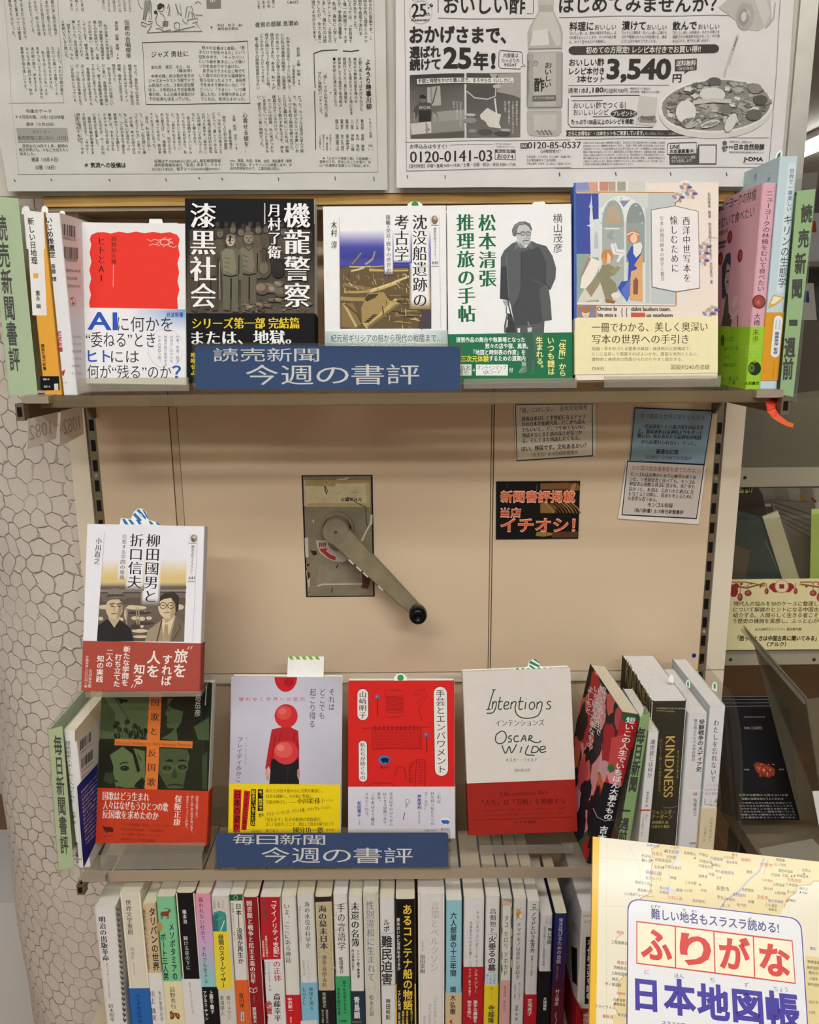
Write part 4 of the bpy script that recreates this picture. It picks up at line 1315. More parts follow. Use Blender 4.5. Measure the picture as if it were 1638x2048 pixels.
pr.poly([(180, 500), (260, 470), (255, 520)], 'e3e6e6')
# kneeling winged figure in green and a standing one in blue, both kept plain
pr.poly([(200, 830), (330, 890), (300, 1000), (190, 1190), (110, 1180), (130, 1050)], 'efe6da'); pr.poly([(200, 830), (230, 860), (130, 1060), (120, 1030)], 'a98a80')
pr.poly([(350, 930), (430, 920), (520, 980), (500, 1030), (430, 1060), (500, 1130), (520, 1210), (460, 1260), (470, 1330), (390, 1310), (340, 1150), (230, 1290), (150, 1300), (160, 1190), (250, 1120), (320, 1000)], '8f8a6c')
pr.poly([(150, 1200), (230, 1120), (330, 1120), (370, 1300), (200, 1320), (80, 1340), (100, 1290)], 'd9d3c4'); pr.poly([(170, 1190), (260, 1080), (340, 1060), (320, 1140), (230, 1280)], '9a9070')
pr.poly([(380, 1300), (500, 1320), (480, 1350), (390, 1340)], '9a6a44')
pr.poly([(420, 1000), (540, 930), (560, 950), (500, 1030)], '9c9672'); pr.poly([(520, 940), (560, 925), (555, 950)], 'e2bfa2')
pr.ell(405, 835, 66, 78, 'c98a54'); pr.poly([(410, 790), (448, 840), (440, 905), (400, 915)], 'ebc9ae'); pr.poly([(345, 830), (370, 920), (400, 930), (390, 860)], 'd5975f')
pr.poly([(440, 700), (500, 690), (520, 760), (590, 760), (610, 800), (560, 850), (530, 900), (505, 890), (540, 820), (470, 810)], 'e9e6e0'); pr.line([(480, 700), (500, 790), (590, 800)], 8, 'b3afa8')
for k in range(7):
  pr.ell(440 + 20 * cos(k), 640 - 11 * k, 26, 14, '9aa39a', k * .9, 10)
pr.poly([(670, 720), (740, 740), (780, 800), (770, 850), (720, 1000), (660, 1240), (620, 1330), (520, 1180), (560, 1110), (630, 1100), (640, 900), (615, 830)], '3f57ab')
pr.poly([(690, 700), (770, 680), (790, 720), (770, 800), (720, 850), (690, 800)], 'e8e4dc'); pr.poly([(640, 1100), (690, 1000), (660, 1240), (610, 1320), (560, 1200)], '5d78c2')
pr.ell(688, 620, 72, 74, 'c9875c'); pr.ell(696, 640, 38, 50, 'ecccb2'); pr.line([(620, 600), (680, 570), (750, 600)], 12, 'efe2cf')
pr.poly([(700, 930), (790, 790), (792, 960), (730, 960)], 'dba56c'); pr.poly([(665, 1000), (790, 950), (795, 1330), (650, 1310)], 'dfac78'); pr.poly([(690, 1100), (720, 1060), (745, 1100), (740, 1250), (690, 1250)], '8b5f45')
pr.ell(500, 1260, 50, 34, 'e6e1d6'); pr.line([(76, 1355), (1150, 1365)], 14, 'e3ddd0'); pr.line([(76, 1366), (1155, 1376)], 6, 'a87d4a'); pr.line([(1148, 140), (1158, 1370)], 12, 'b98d5e')
pr.poly([(76, 1375), (290, 1375), (290, 1500), (78, 1500)], 'a8805c'); pr.poly([(95, 1500), (110, 1400), (180, 1375), (250, 1400), (265, 1500)], '7a84b0'); pr.ell(170, 1455, 42, 50, 'ecc9a8'); pr.ell(170, 1420, 52, 34, 'b07a4e')
for dx in (-14, 14):
  pr.ell(170 + dx, 1450, 5, 3, '4a3328', n=8)
pr.line([(158, 1480), (182, 1480)], 4, '9a4a3a')
pr.th('Omine la', 295, 512, 1405, 44, '4a4038', 'mb'); pr.th('bia mea a', 300, 508, 1472, 44, '4a4038', 'mb')
pr.th('dabit laudem tuam.', 665, 1100, 1408, 44, '4a4038', 'mb'); pr.th('us maduum', 835, 1120, 1475, 42, '4a4038', 'mb')
for x in (570, 620):
  pr.line([(x, 1395), (x - 6, 1440), (x, 1495)], 10, '6a748a')
pr.poly([(665, 1448), (820, 1450), (820, 1495), (665, 1495)], 'cf5a40')
for x, y in ((1260, 80), (1180, 190), (1320, 150), (1450, 800), (1450, 880), (1470, 730), (1560, 1420), (1510, 1460)):
  for k in range(6):
    pr.ell(x + 42 * cos(k * 1.05), y + 34 * sin(k * 1.05), 30, 15, ('5560a4', 'c98f7c', 'd8d4cf', '8a90b8', 'd9a889', 'b9b4a8')[k], k * 1.3, 12)
pr.line([(1410, 740), (1520, 620), (1620, 640)], 4, 'b99a8a'); pr.line([(1150, 250), (1200, 210)], 6, '4a4f92')
pr.poly([(882, 325), (1145, 282), (1400, 342), (1418, 1182), (1155, 1226), (892, 1172)], '6b6460')
pr.poly([(888, 331), (1145, 289), (1394, 347), (1412, 1177), (1155, 1219), (898, 1167)], 'ece6e2')
pr.tv('西洋中世写本を', 1266, 395, 1120, 84, '3b3638', 'm', 1278)
pr.tv('愉しむために', 1128, 388, 1015, 84, '3b3638', 'm', 1146)
pr.tv('写本・初期印刷本の歴史と鑑賞', 998, 395, 1105, 42, '5c5658', 'm', 1008)
pr.tv('松田隆美 編著　駒田亜紀子・徳永聡子・池田真弓 著', 1515, 135, 1135, 33, '6d6462', 'r', 1543)
pb = band(b, 1500, 820, ('f2e7b8', 'e6daa6', 'f2e7b8'), M_MATTE, bottom=0.0055)
C(880, 380, 2.824)
K = '5a4a2a'
pb.th('一冊でわかる、美しく奥深い', 858, 1512, 776, 56, K, 'n', 772)
pb.th('写本の世界への手引き', 858, 1405, 843, 54, K, 'n', 842)
pb.lines(['総論・本を形づくる要素の解説・具体例の三部構成で、', 'どこに注目して鑑賞すればよいかを、豊富な実例とともに、', '書物史と美術史の両面からわかりやすく紹介する。'], 858, 1460, 896, 30, 21, '7a6a44', 'r')
pb.th('白水社', 860, 928, 1008, 22, K, 'n'); pb.th('図版約240点収録', 1305, 1522, 1000, 29, K, 'r')
done(b)
slip(b, [(1357, 368), (1362, 363), (1370, 361), (1378, 363), (1384, 368), (1384, 390), (1357, 390)], 'ffffff')
C()
stand('clear acrylic stand under the cream art book', (1208, 1440, 752, 783), 0.815)
# ---- spines at the left end
C()
GREEN = 'b5cfa6'
def sleeve_card(label, quad, Y, col, depth, name='divider_card', side=1, sleeve_quad=None, yawd=0.0):
  """green index card in a clear L-shaped sleeve: a front strip facing the aisle and a leaf going back into the shelf"""
  C()
  P0 = at(*quad[3], Y)
  U = Vector((cos(radians(yawd)), -sin(radians(yawd)), 0))
  s = Surf(P0, U, Vector((0, 0, 1)))
  uv = [s.uv(p) for p in quad]
  t = thing(name, label, 'divider', s.w(*uv[3]))
  q = Part()
  q.prism([s.w(u, v, 0) for u, v in uv], s.N * 0.0005, col)
  pr = Print(q, s, base=0.0006)
  sq = [s.uv(p) for p in (sleeve_quad or quad)]
  f = Part()
  f.prism([s.w(u, v, 0.0014) for u, v in sq], s.N * 0.0004, 'ffffff')
  e0, e1 = (sq[0], sq[3]) if side > 0 else (sq[1], sq[2])
  n = 1 if side > 0 else -1
  a, c = s.w(*e0, 0.0014), s.w(*e1, 0.0014)
  S = Vector((0, 1, 0))
  f.prism([a, c, c + S * depth, a + S * depth], Vector((0.0005 * n, 0, 0)), 'ffffff')
  g = Part()
  a, c = s.w(*(uv[0] if side > 0 else uv[1])), s.w(*(uv[3] if side > 0 else uv[2]))
  g.prism([a + Vector((0.0007 * n, 0, 0)), c + Vector((0.0007 * n, 0, 0)), c + S * depth * .96 + Vector((0.0007 * n, 0, 0)), a + S * depth * .96 + Vector((0.0007 * n, 0, 0))], Vector((0.0005 * n, 0, 0)), mix(col, 'ffffff', .12))
  return t, q, f, g, pr
t, q, f, g, pr = sleeve_card('green divider card in a clear sleeve at the left end of the upper shelf', [(-22, 392), (36.5, 397), (76, 791), (18, 791)], 0.812, 'c3d8b6', 0.12, side=1)
C(0, 380, 3.561)
pr.tv('読売新聞書評', 3, 175, 1295, 80, '2c2a22', 'b', 113)
q.build('card', M_MATTE, t); g.build('card_leaf', M_MATTE, t); f.build('clear_sleeve', M_FILM, t)
C()
b = spine_book('slim paperback with a white spine label over yellow, black foot, left on the upper shelf', (49, 422), (86, 425), Z_US, 0.812, 0.105, ('e3a945', 'e6a63f', 'e3a945'))
C(0, 380, 3.561)
pr = b.pr
pr.poly([(168, 146), (312, 158), (322, 420), (190, 420)], 'e4e2de')
pr.poly([(185, 146), (300, 158), (334, 893), (232, 893)], 'e9e7e2')
pr.poly([(285, 1326), (420, 1326), (425, 1425), (290, 1428)], '121012')
pr.poly([(385, 1380), (414, 1378), (416, 1424), (388, 1426)], 'd9d5cd')
pr.tv('新しい日地理', 217, 195, 530, 46, '35322f', 'b', 247)
pr.rect(238, 593, 272, 628, 'e6a63f')
pr.tv('重永 瞬', 268, 715, 848, 34, '35322f', 'b', 276)
pr.tv('講談社現代新書', 303, 1095, 1285, 26, '4a3415', 'b', 320)
pr.th('2814', 306, 352, 1348, 14, 'd9d5cd', 'b'); pr.th('2814', 312, 358, 1400, 14, 'd9d5cd', 'b')
done(b)
slip(b, [(43, 428), (45, 416), (50, 412), (57, 413), (60, 420), (61, 430)], 'ffffff')
b = spine_book('slim white paperback with barcodes on its back cover, beside the yellow spine', (90, 425), (119, 426), Z_US, 0.812, 0.105, ('dedbda', 'e6e4e4', 'e9e5e4'))
C(0, 380, 3.561)
pr = b.pr
pr.tv('いじめ後遺症', 346, 190, 485, 50, '35322f', 'b', 372)
pr.tv('斎藤 環', 378, 525, 652, 32, '35322f', 'b', 388)
pr.tv('岩波新書', 420, 1000, 1155, 34, 'b8323c', 'b', 434)
pr.poly([(440, 1290), (465, 1280), (455, 1320), (445, 1325)], 'b8323c')
pr.th('2114', 436, 476, 1372, 14, '7a7676', 'r')
r2 = Print(b.cover, b.sr)
r2.barcode(442, 238, 540, 320, .22, '4a4340', 3); r2.barcode(455, 402, 548, 482, .12, '6a6360', 8)
r2.th('9784004321149', 446, 538, 338, 22, '6a6360', 'r', 356); r2.th('1920236010007', 462, 550, 492, 22, '6a6360', 'r', 504)
r2.th('ISBN978-4-00-432', 470, 572, 572, 18, '7a7371', 'r', 578); r2.th('C0236 ¥1060E', 474, 550, 627, 20, '7a7371', 'r', 630); r2.th('定価1060円＋税', 480, 566, 682, 22, '7a7371', 'r', 686)
r2.ell(518, 795, 22, 36, 'dcb9b4'); r2.ell(516, 790, 15, 26, 'f0e6e4'); r2.line([(502, 775), (520, 770), (514, 795)], 5, 'b8453f'); r2.ell(520, 808, 8, 9, 'b8453f')
for k in range(6):
  r2.th(('いじめの傷は', 'どう残るのか', '臨床の現場', 'から考える', '精神科医の', '新しい視点')[k], 510, 578, 1045 + 52 * k, 18, 'b3aeae', 'r')
done(b)
slip(b, [(82, 428), (84, 414), (90, 411), (96, 416), (97, 430)], 'ffffff')
slip(b, [(118, 430), (120, 423), (125, 421), (130, 424), (131, 432)], 'ffffff')
C()
# ---- spines at the right end
PK = 'dca9b5'
b = spine_book('pink paperback with dark slanted title and lime green band, right on the upper shelf', (1526, 368), (1555, 363), Z_US, 0.812, 0.128, ('d9a6b1', 'dcaab6', 'd9a6b1'), pages='eee6d6', r=0.003)
C(1400, 300, 3.412)
pr = b.pr
pr.tv('ニューヨークの林檎をむいて食べたい', 476, 275, 965, 52, '3c2c34', 'r', 412)
pr.tv('大橋 未歩', 392, 1112, 1310, 46, '3c2c34', 'r', 378)
pr.ell(402, 1036, 46, 48, '7d2f2e'); pr.ell(404, 1034, 36, 38, '9c4c44'); pr.ell(400, 1040, 14, 16, 'b76a58')
L = Print(b.cover, b.sl)
L.th('ニューヨークの林檎', 118, 385, 390, 78, '3c2c34', 'r', 300)
L.th('をむいて食べたい', 118, 372, 505, 72, '3c2c34', 'r', 415)
L.th('大橋未歩', 124, 190, 575, 34, '3c2c34', 'r', 548); L.line([(124, 640), (180, 625)], 8, '6a5560'); L.line([(124, 668), (170, 655)], 6, '6a5560')
for x, y in ((204, 594), (274, 722), (140, 742)):
  L.ell(x, y, 17, 45, '8a2f2e', .1); L.ell(x + 2, y, 8, 30, 'a9504a', .1)
L.poly([(150, 1010), (150, 800), (180, 710), (208, 698), (212, 760), (190, 960), (165, 1015)], '3c4058')
L.poly([(168, 900), (185, 770), (205, 790), (200, 930), (180, 985)], 'b79d98'); L.line([(180, 830), (200, 825)], 5, '4a3c40'); L.line([(178, 900), (196, 898)], 5, '7d4a4a')
L.poly([(160, 1120), (178, 980), (192, 980), (196, 1110), (220, 1150), (212, 1204), (146, 1200)], '544c40')
L.poly([(216, 1060), (230, 1000), (262, 990), (250, 1050), (228, 1085)], 'd8c2bc'); L.poly([(205, 1150), (250, 1090), (265, 1100), (225, 1160)], 'd8c2bc'); L.line([(258, 1130), (258, 1206)], 5, '544c40')
pb = band(b, 1206, 395, ('93c22c', '9ccb33', '93c22c'))
pb.th('大和書房', 305, 402, 1592, 24, '2c3a10', 'b'); pb.tv('未歩', 381, 1222, 1312, 46, '3c2c34', 'r', 378)
pb.ell(372, 1490, 44, 48, '27331c'); pb.ell(352, 1488, 20, 30, '5f7b3a'); pb.ell(372, 1446, 16, 8, '7a9a44'); pb.ell(354, 1487, 6, 10, '27331c')
LB = Print(b.bands[-1][0], Surf(b.sl.O + b.sl.N * 0.0007, b.sl.U, b.sl.V))
for y, x0, x1, s in ((1290, 170, 228, 'りんごを'), (1355, 165, 270, '剥いている。'), (1412, 162, 216, 'ふと、'), (1468, 160, 258, '涙が出た。'), (1562, 150, 262, 'ひとり暮らしの'), (1592, 160, 240, 'エッセイ集')):
  LB.th(s, x0, x1, y, 30, '3d5a12', 'r', y - 4)
LB.ell(155, 1300, 12, 40, '4a6a1c')
for k, s in enumerate(('テレビ局を離れて', '向き合う暮らしと', 'ニューヨークでの', '日々のこと')):
  LB.th(s, 312, 424, 1338 + 22 * k, 15, 'd9ecb0', 'r')
done(b)
b = spine_book('tall pale blue book with an orange band, behind the pink paperback', (1560, 315), (1597, 310), Z_US, 0.812, 0.148, ('bccfd6', 'c3d5db', 'c3d5db'), pages='e9e6e0')
C(1400, 300, 3.412)
pr = b.pr
pr.line([(628, 110), (545, 950)], 52, 'd6e1e5'); pr.ell(545, 950, 26, 26, 'd6e1e5'); pr.ell(628, 110, 26, 26, 'd6e1e5')
pr.tv('世界で一番楽しい', 629, 125, 420, 36, '2c3034', 'r', 606)
pr.tv('キリンの生態学', 602, 440, 940, 60, '2c3034', 'r', 558)
pr.poly([(470, 1050), (500, 985), (580, 1005), (520, 1060), (465, 1085)], 'd5b25c'); pr.poly([(480, 1050), (505, 998), (560, 1008), (510, 1048)], 'f0e6cf')
L = Print(b.cover, b.sl)
L.th('キリン', 262, 352, 220, 48, 'dfe8ea', 'l', 200); L.tv('世界で', 378, 160, 215, 22, '6a7a84', 'r'); L.tv('一番', 470, 150, 215, 22, '6a7a84', 'r')
pb = band(b, 1108, 520, ('d99a2c', 'dd9a2a', 'd99a2c'), bottom=0.0085)
pb.line([(535, 1160), (512, 1385)], 60, 'e4eaee'); pb.ell(535, 1160, 30, 30, 'e4eaee'); pb.ell(512, 1385, 30, 30, 'e4eaee')
pb.tv('齋藤美保 監修', 526, 1240, 1395, 30, '2c3034', 'b', 514)
pb.tv('京都大学の', 546, 1160, 1225, 10, '5a6068', 'r', 540)
pb.tv('研究者が解説', 522, 1160, 1225, 10, '5a6068', 'r', 516)
pb.tv('サイエンス社', 505, 1440, 1550, 14, '7a5216', 'r', 498)
done(b)
slip(b, [(1549, 320), (1553, 306), (1561, 299), (1565, 304), (1563, 318)], '2f7d4a', stripes=[[(1553, 316), (1556, 308), (1561, 304), (1560, 315)]])
t, q, f, g, pr = sleeve_card('green divider card in a clear sleeve at the right end of the upper shelf', [(1594, 382), (1631, 378), (1586, 794), (1559, 788)], 0.806, 'aacf98', 0.10, side=-1, sleeve_quad=[(1594, 348), (1634, 345), (1592, 806), (1558, 790)])
C(1400, 300, 3.412)
K = '2a2c1c'
for ch, x, y, h in (('読', 725, 435, 130), ('売', 705, 605, 130), ('新', 683, 775, 150), ('聞', 660, 945, 140)):
  pr.tv(ch, x + 3, y - h / 2, y + h / 2, 76, K, 'h', x - 3)
pr.rect(606, 1158, 664, 1200, K)
pr.tv('週', 614, 1275, 1420, 76, K, 'h', 608); pr.tv('前', 602, 1420, 1570, 74, K, 'h', 594)
q.build('card', M_MATTE, t); g.build('card_leaf', M_MATTE, t); f.build('clear_sleeve', M_FILM, t)
# orange ribbon hanging over the shelf end
C()
rb = Part()
path = [(1546, 790, 22, .807), (1541, 806, 20, .800), (1542, 820, 17, .794), (1551, 832, 14, .790), (1563, 841, 11, .787), (1575, 848, 9, .785), (1586, 851, 8, .784)]
pts = []
for i, (x, y, w_, Y) in enumerate(path):
  x2, y2 = path[min(i + 1, len(path) - 1)][:2]
  x1, y1 = path[max(i - 1, 0)][:2]
  d = Vector((x2 - x1, y2 - y1)).normalized()
  n = Vector((-d.y, d.x))
  pts.append((at(x + n.x * w_ / 2, y + n.y * w_ / 2, Y), at(x - n.x * w_ / 2, y - n.y * w_ / 2, Y)))
for i in range(len(pts) - 1):
  a, c = pts[i]
  a2, c2 = pts[i + 1]
  th_ = Vector((0, -0.0008, 0))
  t_ = i / 5
  col = mix('d2321e', 'e86a2c', t_)
  rb.add([a, c, c2, a2, a + th_, c + th_, c2 + th_, a2 + th_], [(0, 1, 2, 3), (7, 6, 5, 4), (0, 4, 5, 1), (1, 5, 6, 2), (2, 6, 7, 3), (3, 7, 4, 0)], col)
tag(rb.build('ribbon', M_RIBBON), 'orange-red ribbon dangling from the right end of the upper shelf', 'ribbon')
# ---- blue shelf sign
def sign(label, quad, Y, rows, lean=8):
  C()
  P0 = at((quad[3][0] + quad[2][0]) / 2, (quad[3][1] + quad[2][1]) / 2, Y)
  le = radians(lean)
  s = Surf(P0, Vector((1, 0, 0)), Vector((0, sin(le), cos(le))))
  c, u, v, w_, h = fit_rect(s, quad)
  U2, V2 = s.U * u.x + s.V * u.y, s.U * v.x + s.V * v.y
  s2 = Surf(s.w(c.x, c.y), U2, V2)
  t = thing('shelf_sign', label, 'sign', s2.O - V2 * h / 2)
  q = Part()
  rr = 0.0035
  out = []
  for cx, cy, a0 in ((w_ / 2 - rr, h / 2 - rr, 0), (-w_ / 2 + rr, h / 2 - rr, pi / 2)):
    for k in range(5):
      a = a0 + pi / 2 * k / 4
      out.append((cx + rr * cos(a), cy + rr * sin(a)))
  out += [(-w_ / 2, -h / 2), (w_ / 2, -h / 2)]
  q.prism([s2.w(a, b_, -0.0008) for a, b_ in out], s2.N * 0.0008, '1b4780')
  pr = Print(q, s2)
  for (txt, crop, x0, x1, y, hh, y1) in rows:
    C(*crop)
    n = len(txt)
    for i, ch in enumerate(txt):                      # wide characters, evenly spaced
      a = x0 + (x1 - x0) * (i + .04) / n
      e = x0 + (x1 - x0) * (i + .96) / n
      m = lambda X: y + (y1 - y) * (X - x0) / (x1 - x0)
      pr.th(ch, a, e, m(a), hh, 'e6eaf0', 'r', m(e))
  C()
  q.build('sign_card', M_COAT, t)
  f = Part()
  g_ = 0.0022
  f.box(s2.w(-w_ / 2 - g_, -h / 2 - 0.001, 0.0008), U2 * (w_ + 2 * g_), V2 * (h + 0.0032), s2.N * 0.0012, 'ffffff')
  f.box(s2.w(-w_ / 2 - g_, -h / 2 - 0.001, -0.003), U2 * (w_ + 2 * g_), V2 * (h + 0.0042), s2.N * 0.0012, 'ffffff')
  f.box(s2.w(-w_ / 2 - g_, -h / 2 - 0.0022, -0.003), U2 * (w_ + 2 * g_), V2 * 0.0012, s2.N * 0.005, 'ffffff')
  f.build('clear_holder', M_CLEAR, t)
  return t
SA = (360, 380, 3.033)
sign('blue shelf sign with white characters on the upper shelf', [(390, 692), (921, 692), (920, 780), (391, 779.5)], 0.806, [('読売新聞', SA, 195, 850, 1000, 84, 1000), ('今週の書評', SA, 390, 1460, 1122, 124, 1118)])
# ================================================================== LOWER SHELF
K1 = '26211f'
b = face_book('white paperback with two men in old clothes, topmost at the left of the lower shelf', [(182, 1049.5), (408, 1051), (400, 1384), (155.4, 1384)], 0.815, 15, 0.016, ('e9e7ea', 'e4e2e4', 'e9e7ea'))
B_TOP = b
C(80, 1010, 4.31)
pr = b.pr
def oldphoto(s, t):
  if t < .33: return mix('e9e7ea', 'd9c083', max(0, (t - .06) / .2))
  if t < .37: return mix('d9c083', '8c8071', (t - .33) / .04)
  return mix('7a6c60', '5b4e45', (t - .37) * 1.5)
pr.grad([(540, 420), (1268, 420), (1242, 1178), (490, 1176)], 14, 40, oldphoto)
pr.line([(522, 715), (1262, 712)], 22, '6b5f55'); pr.line([(520, 740), (1260, 738)], 8, 'a39686'); pr.line([(519, 758), (1259, 755)], 8, '4a4039')
pr.poly([(520, 800), (1255, 800), (1255, 860), (515, 860)], '5f5348')
for x, y, rx, ry in ((560, 880, 60, 20), (790, 880, 40, 18), (830, 885, 90, 18), (905, 925, 14, 14), (880, 980, 26, 18), (940, 975, 26, 14), (820, 975, 34, 16), (880, 1045, 14, 16), (1200, 880, 40, 24), (860, 1085, 70, 16), (870, 1135, 70, 12), (525, 980, 20, 16), (740, 940, 14, 50), (700, 985, 20, 16)):
  pr.ell(x, y, rx, ry, 'd0c1a0')
for x, y, rx, ry in ((860, 930, 130, 20), (900, 1020, 110, 22), (820, 1050, 50, 34)):
  pr.ell(x, y, rx * .8, ry * .7, '4a3f38')
for x in (742, 830, 850):
  pr.line([(x, 880), (x + 6, 1030)], 10, 'a3957d')
# man with hat
pr.poly([(500, 1040), (585, 980), (640, 1060), (690, 990), (780, 1060), (812, 1176), (490, 1176)], '2c2929')
pr.poly([(590, 960), (690, 960), (690, 1000), (642, 1062), (590, 1000)], 'b9a68a'); pr.line([(585, 985), (640, 1062), (692, 990)], 8, '191718')
pr.ell(640, 890, 74, 92, 'cdb994'); pr.poly([(690, 830), (718, 880), (690, 960), (660, 975)], 'a08c6e')
pr.poly([(525, 825), (530, 800), (600, 775), (690, 775), (745, 800), (740, 820), (700, 812), (620, 815), (560, 838)], '6d625a')
pr.poly([(578, 790), (590, 735), (640, 715), (700, 730), (725, 790), (650, 800)], '867a70'); pr.poly([(580, 770), (725, 768), (726, 788), (578, 792)], '50463f')
for x0 in (600, 660):
  pr.line([(x0, 856), (x0 + 46, 848)], 9, '4a3d32'); pr.ell(x0 + 24, 872, 15, 6, '57483a')
pr.line([(650, 870), (634, 910), (655, 914)], 6, '8c7758'); pr.line([(615, 937), (662, 935)], 8, '6b5744')
# man with glasses
pr.poly([(905, 1176), (930, 1080), (1050, 990), (1160, 950), (1225, 1000), (1245, 1040), (1242, 1178)], 'a08f78'); pr.poly([(1120, 1178), (1170, 960), (1245, 1010), (1242, 1178)], '736655')
pr.poly([(1050, 985), (1165, 950), (1120, 1100), (1080, 1176), (1060, 1120)], 'd9c6a3'); pr.poly([(1075, 1030), (1105, 1030), (1110, 1176), (1055, 1176)], 'b09a75')
for k in range(8):
  pr.ell(1082 + (k % 2) * 14, 1050 + 15 * k, 6, 6, '8b7552', n=8)
pr.line([(1052, 990), (1008, 1176)], 12, '57493a'); pr.line([(1195, 1020), (1215, 1070), (1190, 1090), (1150, 1170)], 8, '4a3e33')
pr.poly([(1060, 960), (1150, 930), (1160, 965), (1085, 1020)], 'b39d7c'); pr.ell(1095, 880, 76, 100, 'd3c09a', -.1); pr.poly([(1140, 800), (1185, 860), (1150, 960), (1120, 970)], 'b09a78')
pr.poly([(1010, 860), (1020, 800), (1075, 760), (1150, 745), (1200, 790), (1195, 900), (1170, 930), (1165, 850), (1130, 800), (1070, 810), (1035, 830)], '3c332e')
for x0 in (1062, 1130):
  pr.line([(x0 + 28 * cos(a), 866 + 26 * sin(a)) for a in [2 * pi * k / 16 for k in range(16)]], 6, '4a3d33', True); pr.ell(x0, 866, 14, 5, '6b5a48')
pr.line([(1088, 862), (1104, 860)], 6, '4a3d33'); pr.line([(1100, 870), (1092, 915), (1110, 918)], 5, '9a8566'); pr.line([(1068, 930), (1118, 926)], 7, '6b5744')
for q_ in ((985, 240, 948, 870, 84), (838, 240, 812, 740, 84), (732, 240, 706, 660, 40)):
  glow(pr, oldphoto, 'e9e7ea', 420, 1178, *q_)
pr.tv('柳田國男と', 982, 245, 848, 128, '2b2526', 'm', 948)
pr.tv('折口信夫', 838, 245, 722, 128, '2b2526', 'm', 812)
pr.tv('交差する学問の旅路', 730, 250, 645, 46, '2b2526', 'm', 706)
pr.tv('小川直之', 510, 280, 512, 54, '3a3536', 'm', 490)
pr.line([(556, 235), (536, 580)], 3, 'a9a6a8'); pr.line([(1290, 255), (1285, 330)], 3, 'a9a6a8'); pr.line([(1358, 255), (1318, 1178)], 3, 'b0adaf')
pr.line([(1282, 330), (1355, 330)], 6, '8c898b'); pr.line([(1272, 658), (1335, 660)], 6, '8c898b')
pr.ell(1326, 288, 28, 34, '8d8074'); pr.ell(1330, 280, 16, 18, 'c4b9ab'); pr.ell(1320, 300, 12, 14, '6b5f55')
pr.tv('歴史文化ライブラリー', 1320, 345, 600, 28, '5c595b', 'm', 1303); pr.th('641', 1282, 1332, 628, 26, '3a3839', 'm')
pb = band(b, 1181, 870, ('a84a3c', '9a4236', 'a84a3c'), M_MATTE)
Wt = 'eee3da'
pb.tv('旅を', 1222, 1240, 1490, 120, Wt, 'b', 1200); pb.tv('すれば', 1100, 1285, 1560, 92, Wt, 'b', 1085); pb.tv('人を', 985, 1255, 1490, 120, Wt, 'b', 970); pb.tv('知る', 862, 1370, 1550, 100, Wt, 'b', 845)
for x, y in ((1280, 1225), (1305, 1225), (795, 1555), (820, 1555)):
  pb.line([(x + 8, y - 10), (x - 8, y + 20)], 6, Wt)
pb.tv('新たな学問を', 752, 1215, 1560, 62, Wt, 'b', 730); pb.tv('打ち立てた', 678, 1285, 1570, 62, Wt, 'b', 658); pb.tv('二人の', 604, 1240, 1400, 62, Wt, 'b', 594); pb.tv('知の実践', 524, 1295, 1530, 62, Wt, 'b', 512)
pb.tv('吉川弘文館', 436, 1415, 1575, 30, Wt, 'm', 428); pb.tv('定価本体二〇〇〇円＋税', 408, 1300, 1575, 26, Wt, 'm', 394)
SP = Print(b.cover, Surf(b.O + b.V * b.h / 2, b.T * -1, b.V))
done(b)
sl = [(239, 1052), (242, 1036), (262, 1038), (268, 1024), (276, 1017), (284, 1017), (292, 1023), (295, 1032), (297, 1040), (318, 1045), (322, 1053), (322, 1075), (239, 1075)]
blue = []
slip(b, sl, '2f74ae', stripes=[[(244, 1038), (250, 1038), (258, 1049), (250, 1049)], [(256, 1039), (262, 1039), (270, 1049), (263, 1049)], [(266, 1030), (270, 1025), (284, 1040), (280, 1044)], [(273, 1021), (278, 1018), (292, 1034), (292, 1040)], [(284, 1018), (290, 1022), (296, 1034), (295, 1038)], [(272, 1040), (277, 1038), (284, 1048), (278, 1049)], [(297, 1042), (303, 1043), (308, 1049), (301, 1049)], [(311, 1044), (317, 1045), (321, 1050), (315, 1050)]], dots=[(281, 1031, 3.6, 'd4d9dc')])
# two-tier clear stand that carries both books
C()
t = thing('book_stand', 'two-tier clear acrylic stand holding two books at the left of the lower shelf', 'book stand', at(300, 1745, 0.83))
a, c = at(172, 1391, 0.806), at(403, 1391, 0.806)
q = Part(); q.abox(a.x, c.x, 0.806, 0.852, a.z - 0.0012, a.z + 0.0012, 'ffffff'); q.build('upper_ledge', M_CLEAR, t)
q = Part(); q.abox(a.x, c.x, 0.804, 0.8062, a.z - 0.0012, a.z + 0.004, 'ffffff'); q.build('upper_lip', M_EDGE, t)
q = Part()
q.abox(a.x + .002, c.x - .002, 0.8062, 0.8075, Z_LS + 0.0166, a.z - 0.0013, 'ffffff'); q.build('front_panel', M_SHEER, t)
a, c = at(203, 1745, 0.803), at(405, 1745, 0.803)
q = Part(); q.abox(a.x, c.x, 0.806, 0.92, Z_LS + 0.0004, Z_LS + 0.0022, 'ffffff'); q.build('base_plate', M_CLEAR, t)
q = Part()
q.abox(a.x, c.x, 0.803, 0.8055, Z_LS + 0.0004, Z_LS + 0.0165, 'ffffff')
q.box(Vector((a.x, 0.8055, Z_LS + 0.0145)), Vector((c.x - a.x, 0, 0)), Vector((0, 0.016, 0.004)), Vector((0, 0, 0.002)), 'ffffff')
q.build('front_lip', M_EDGE, t)
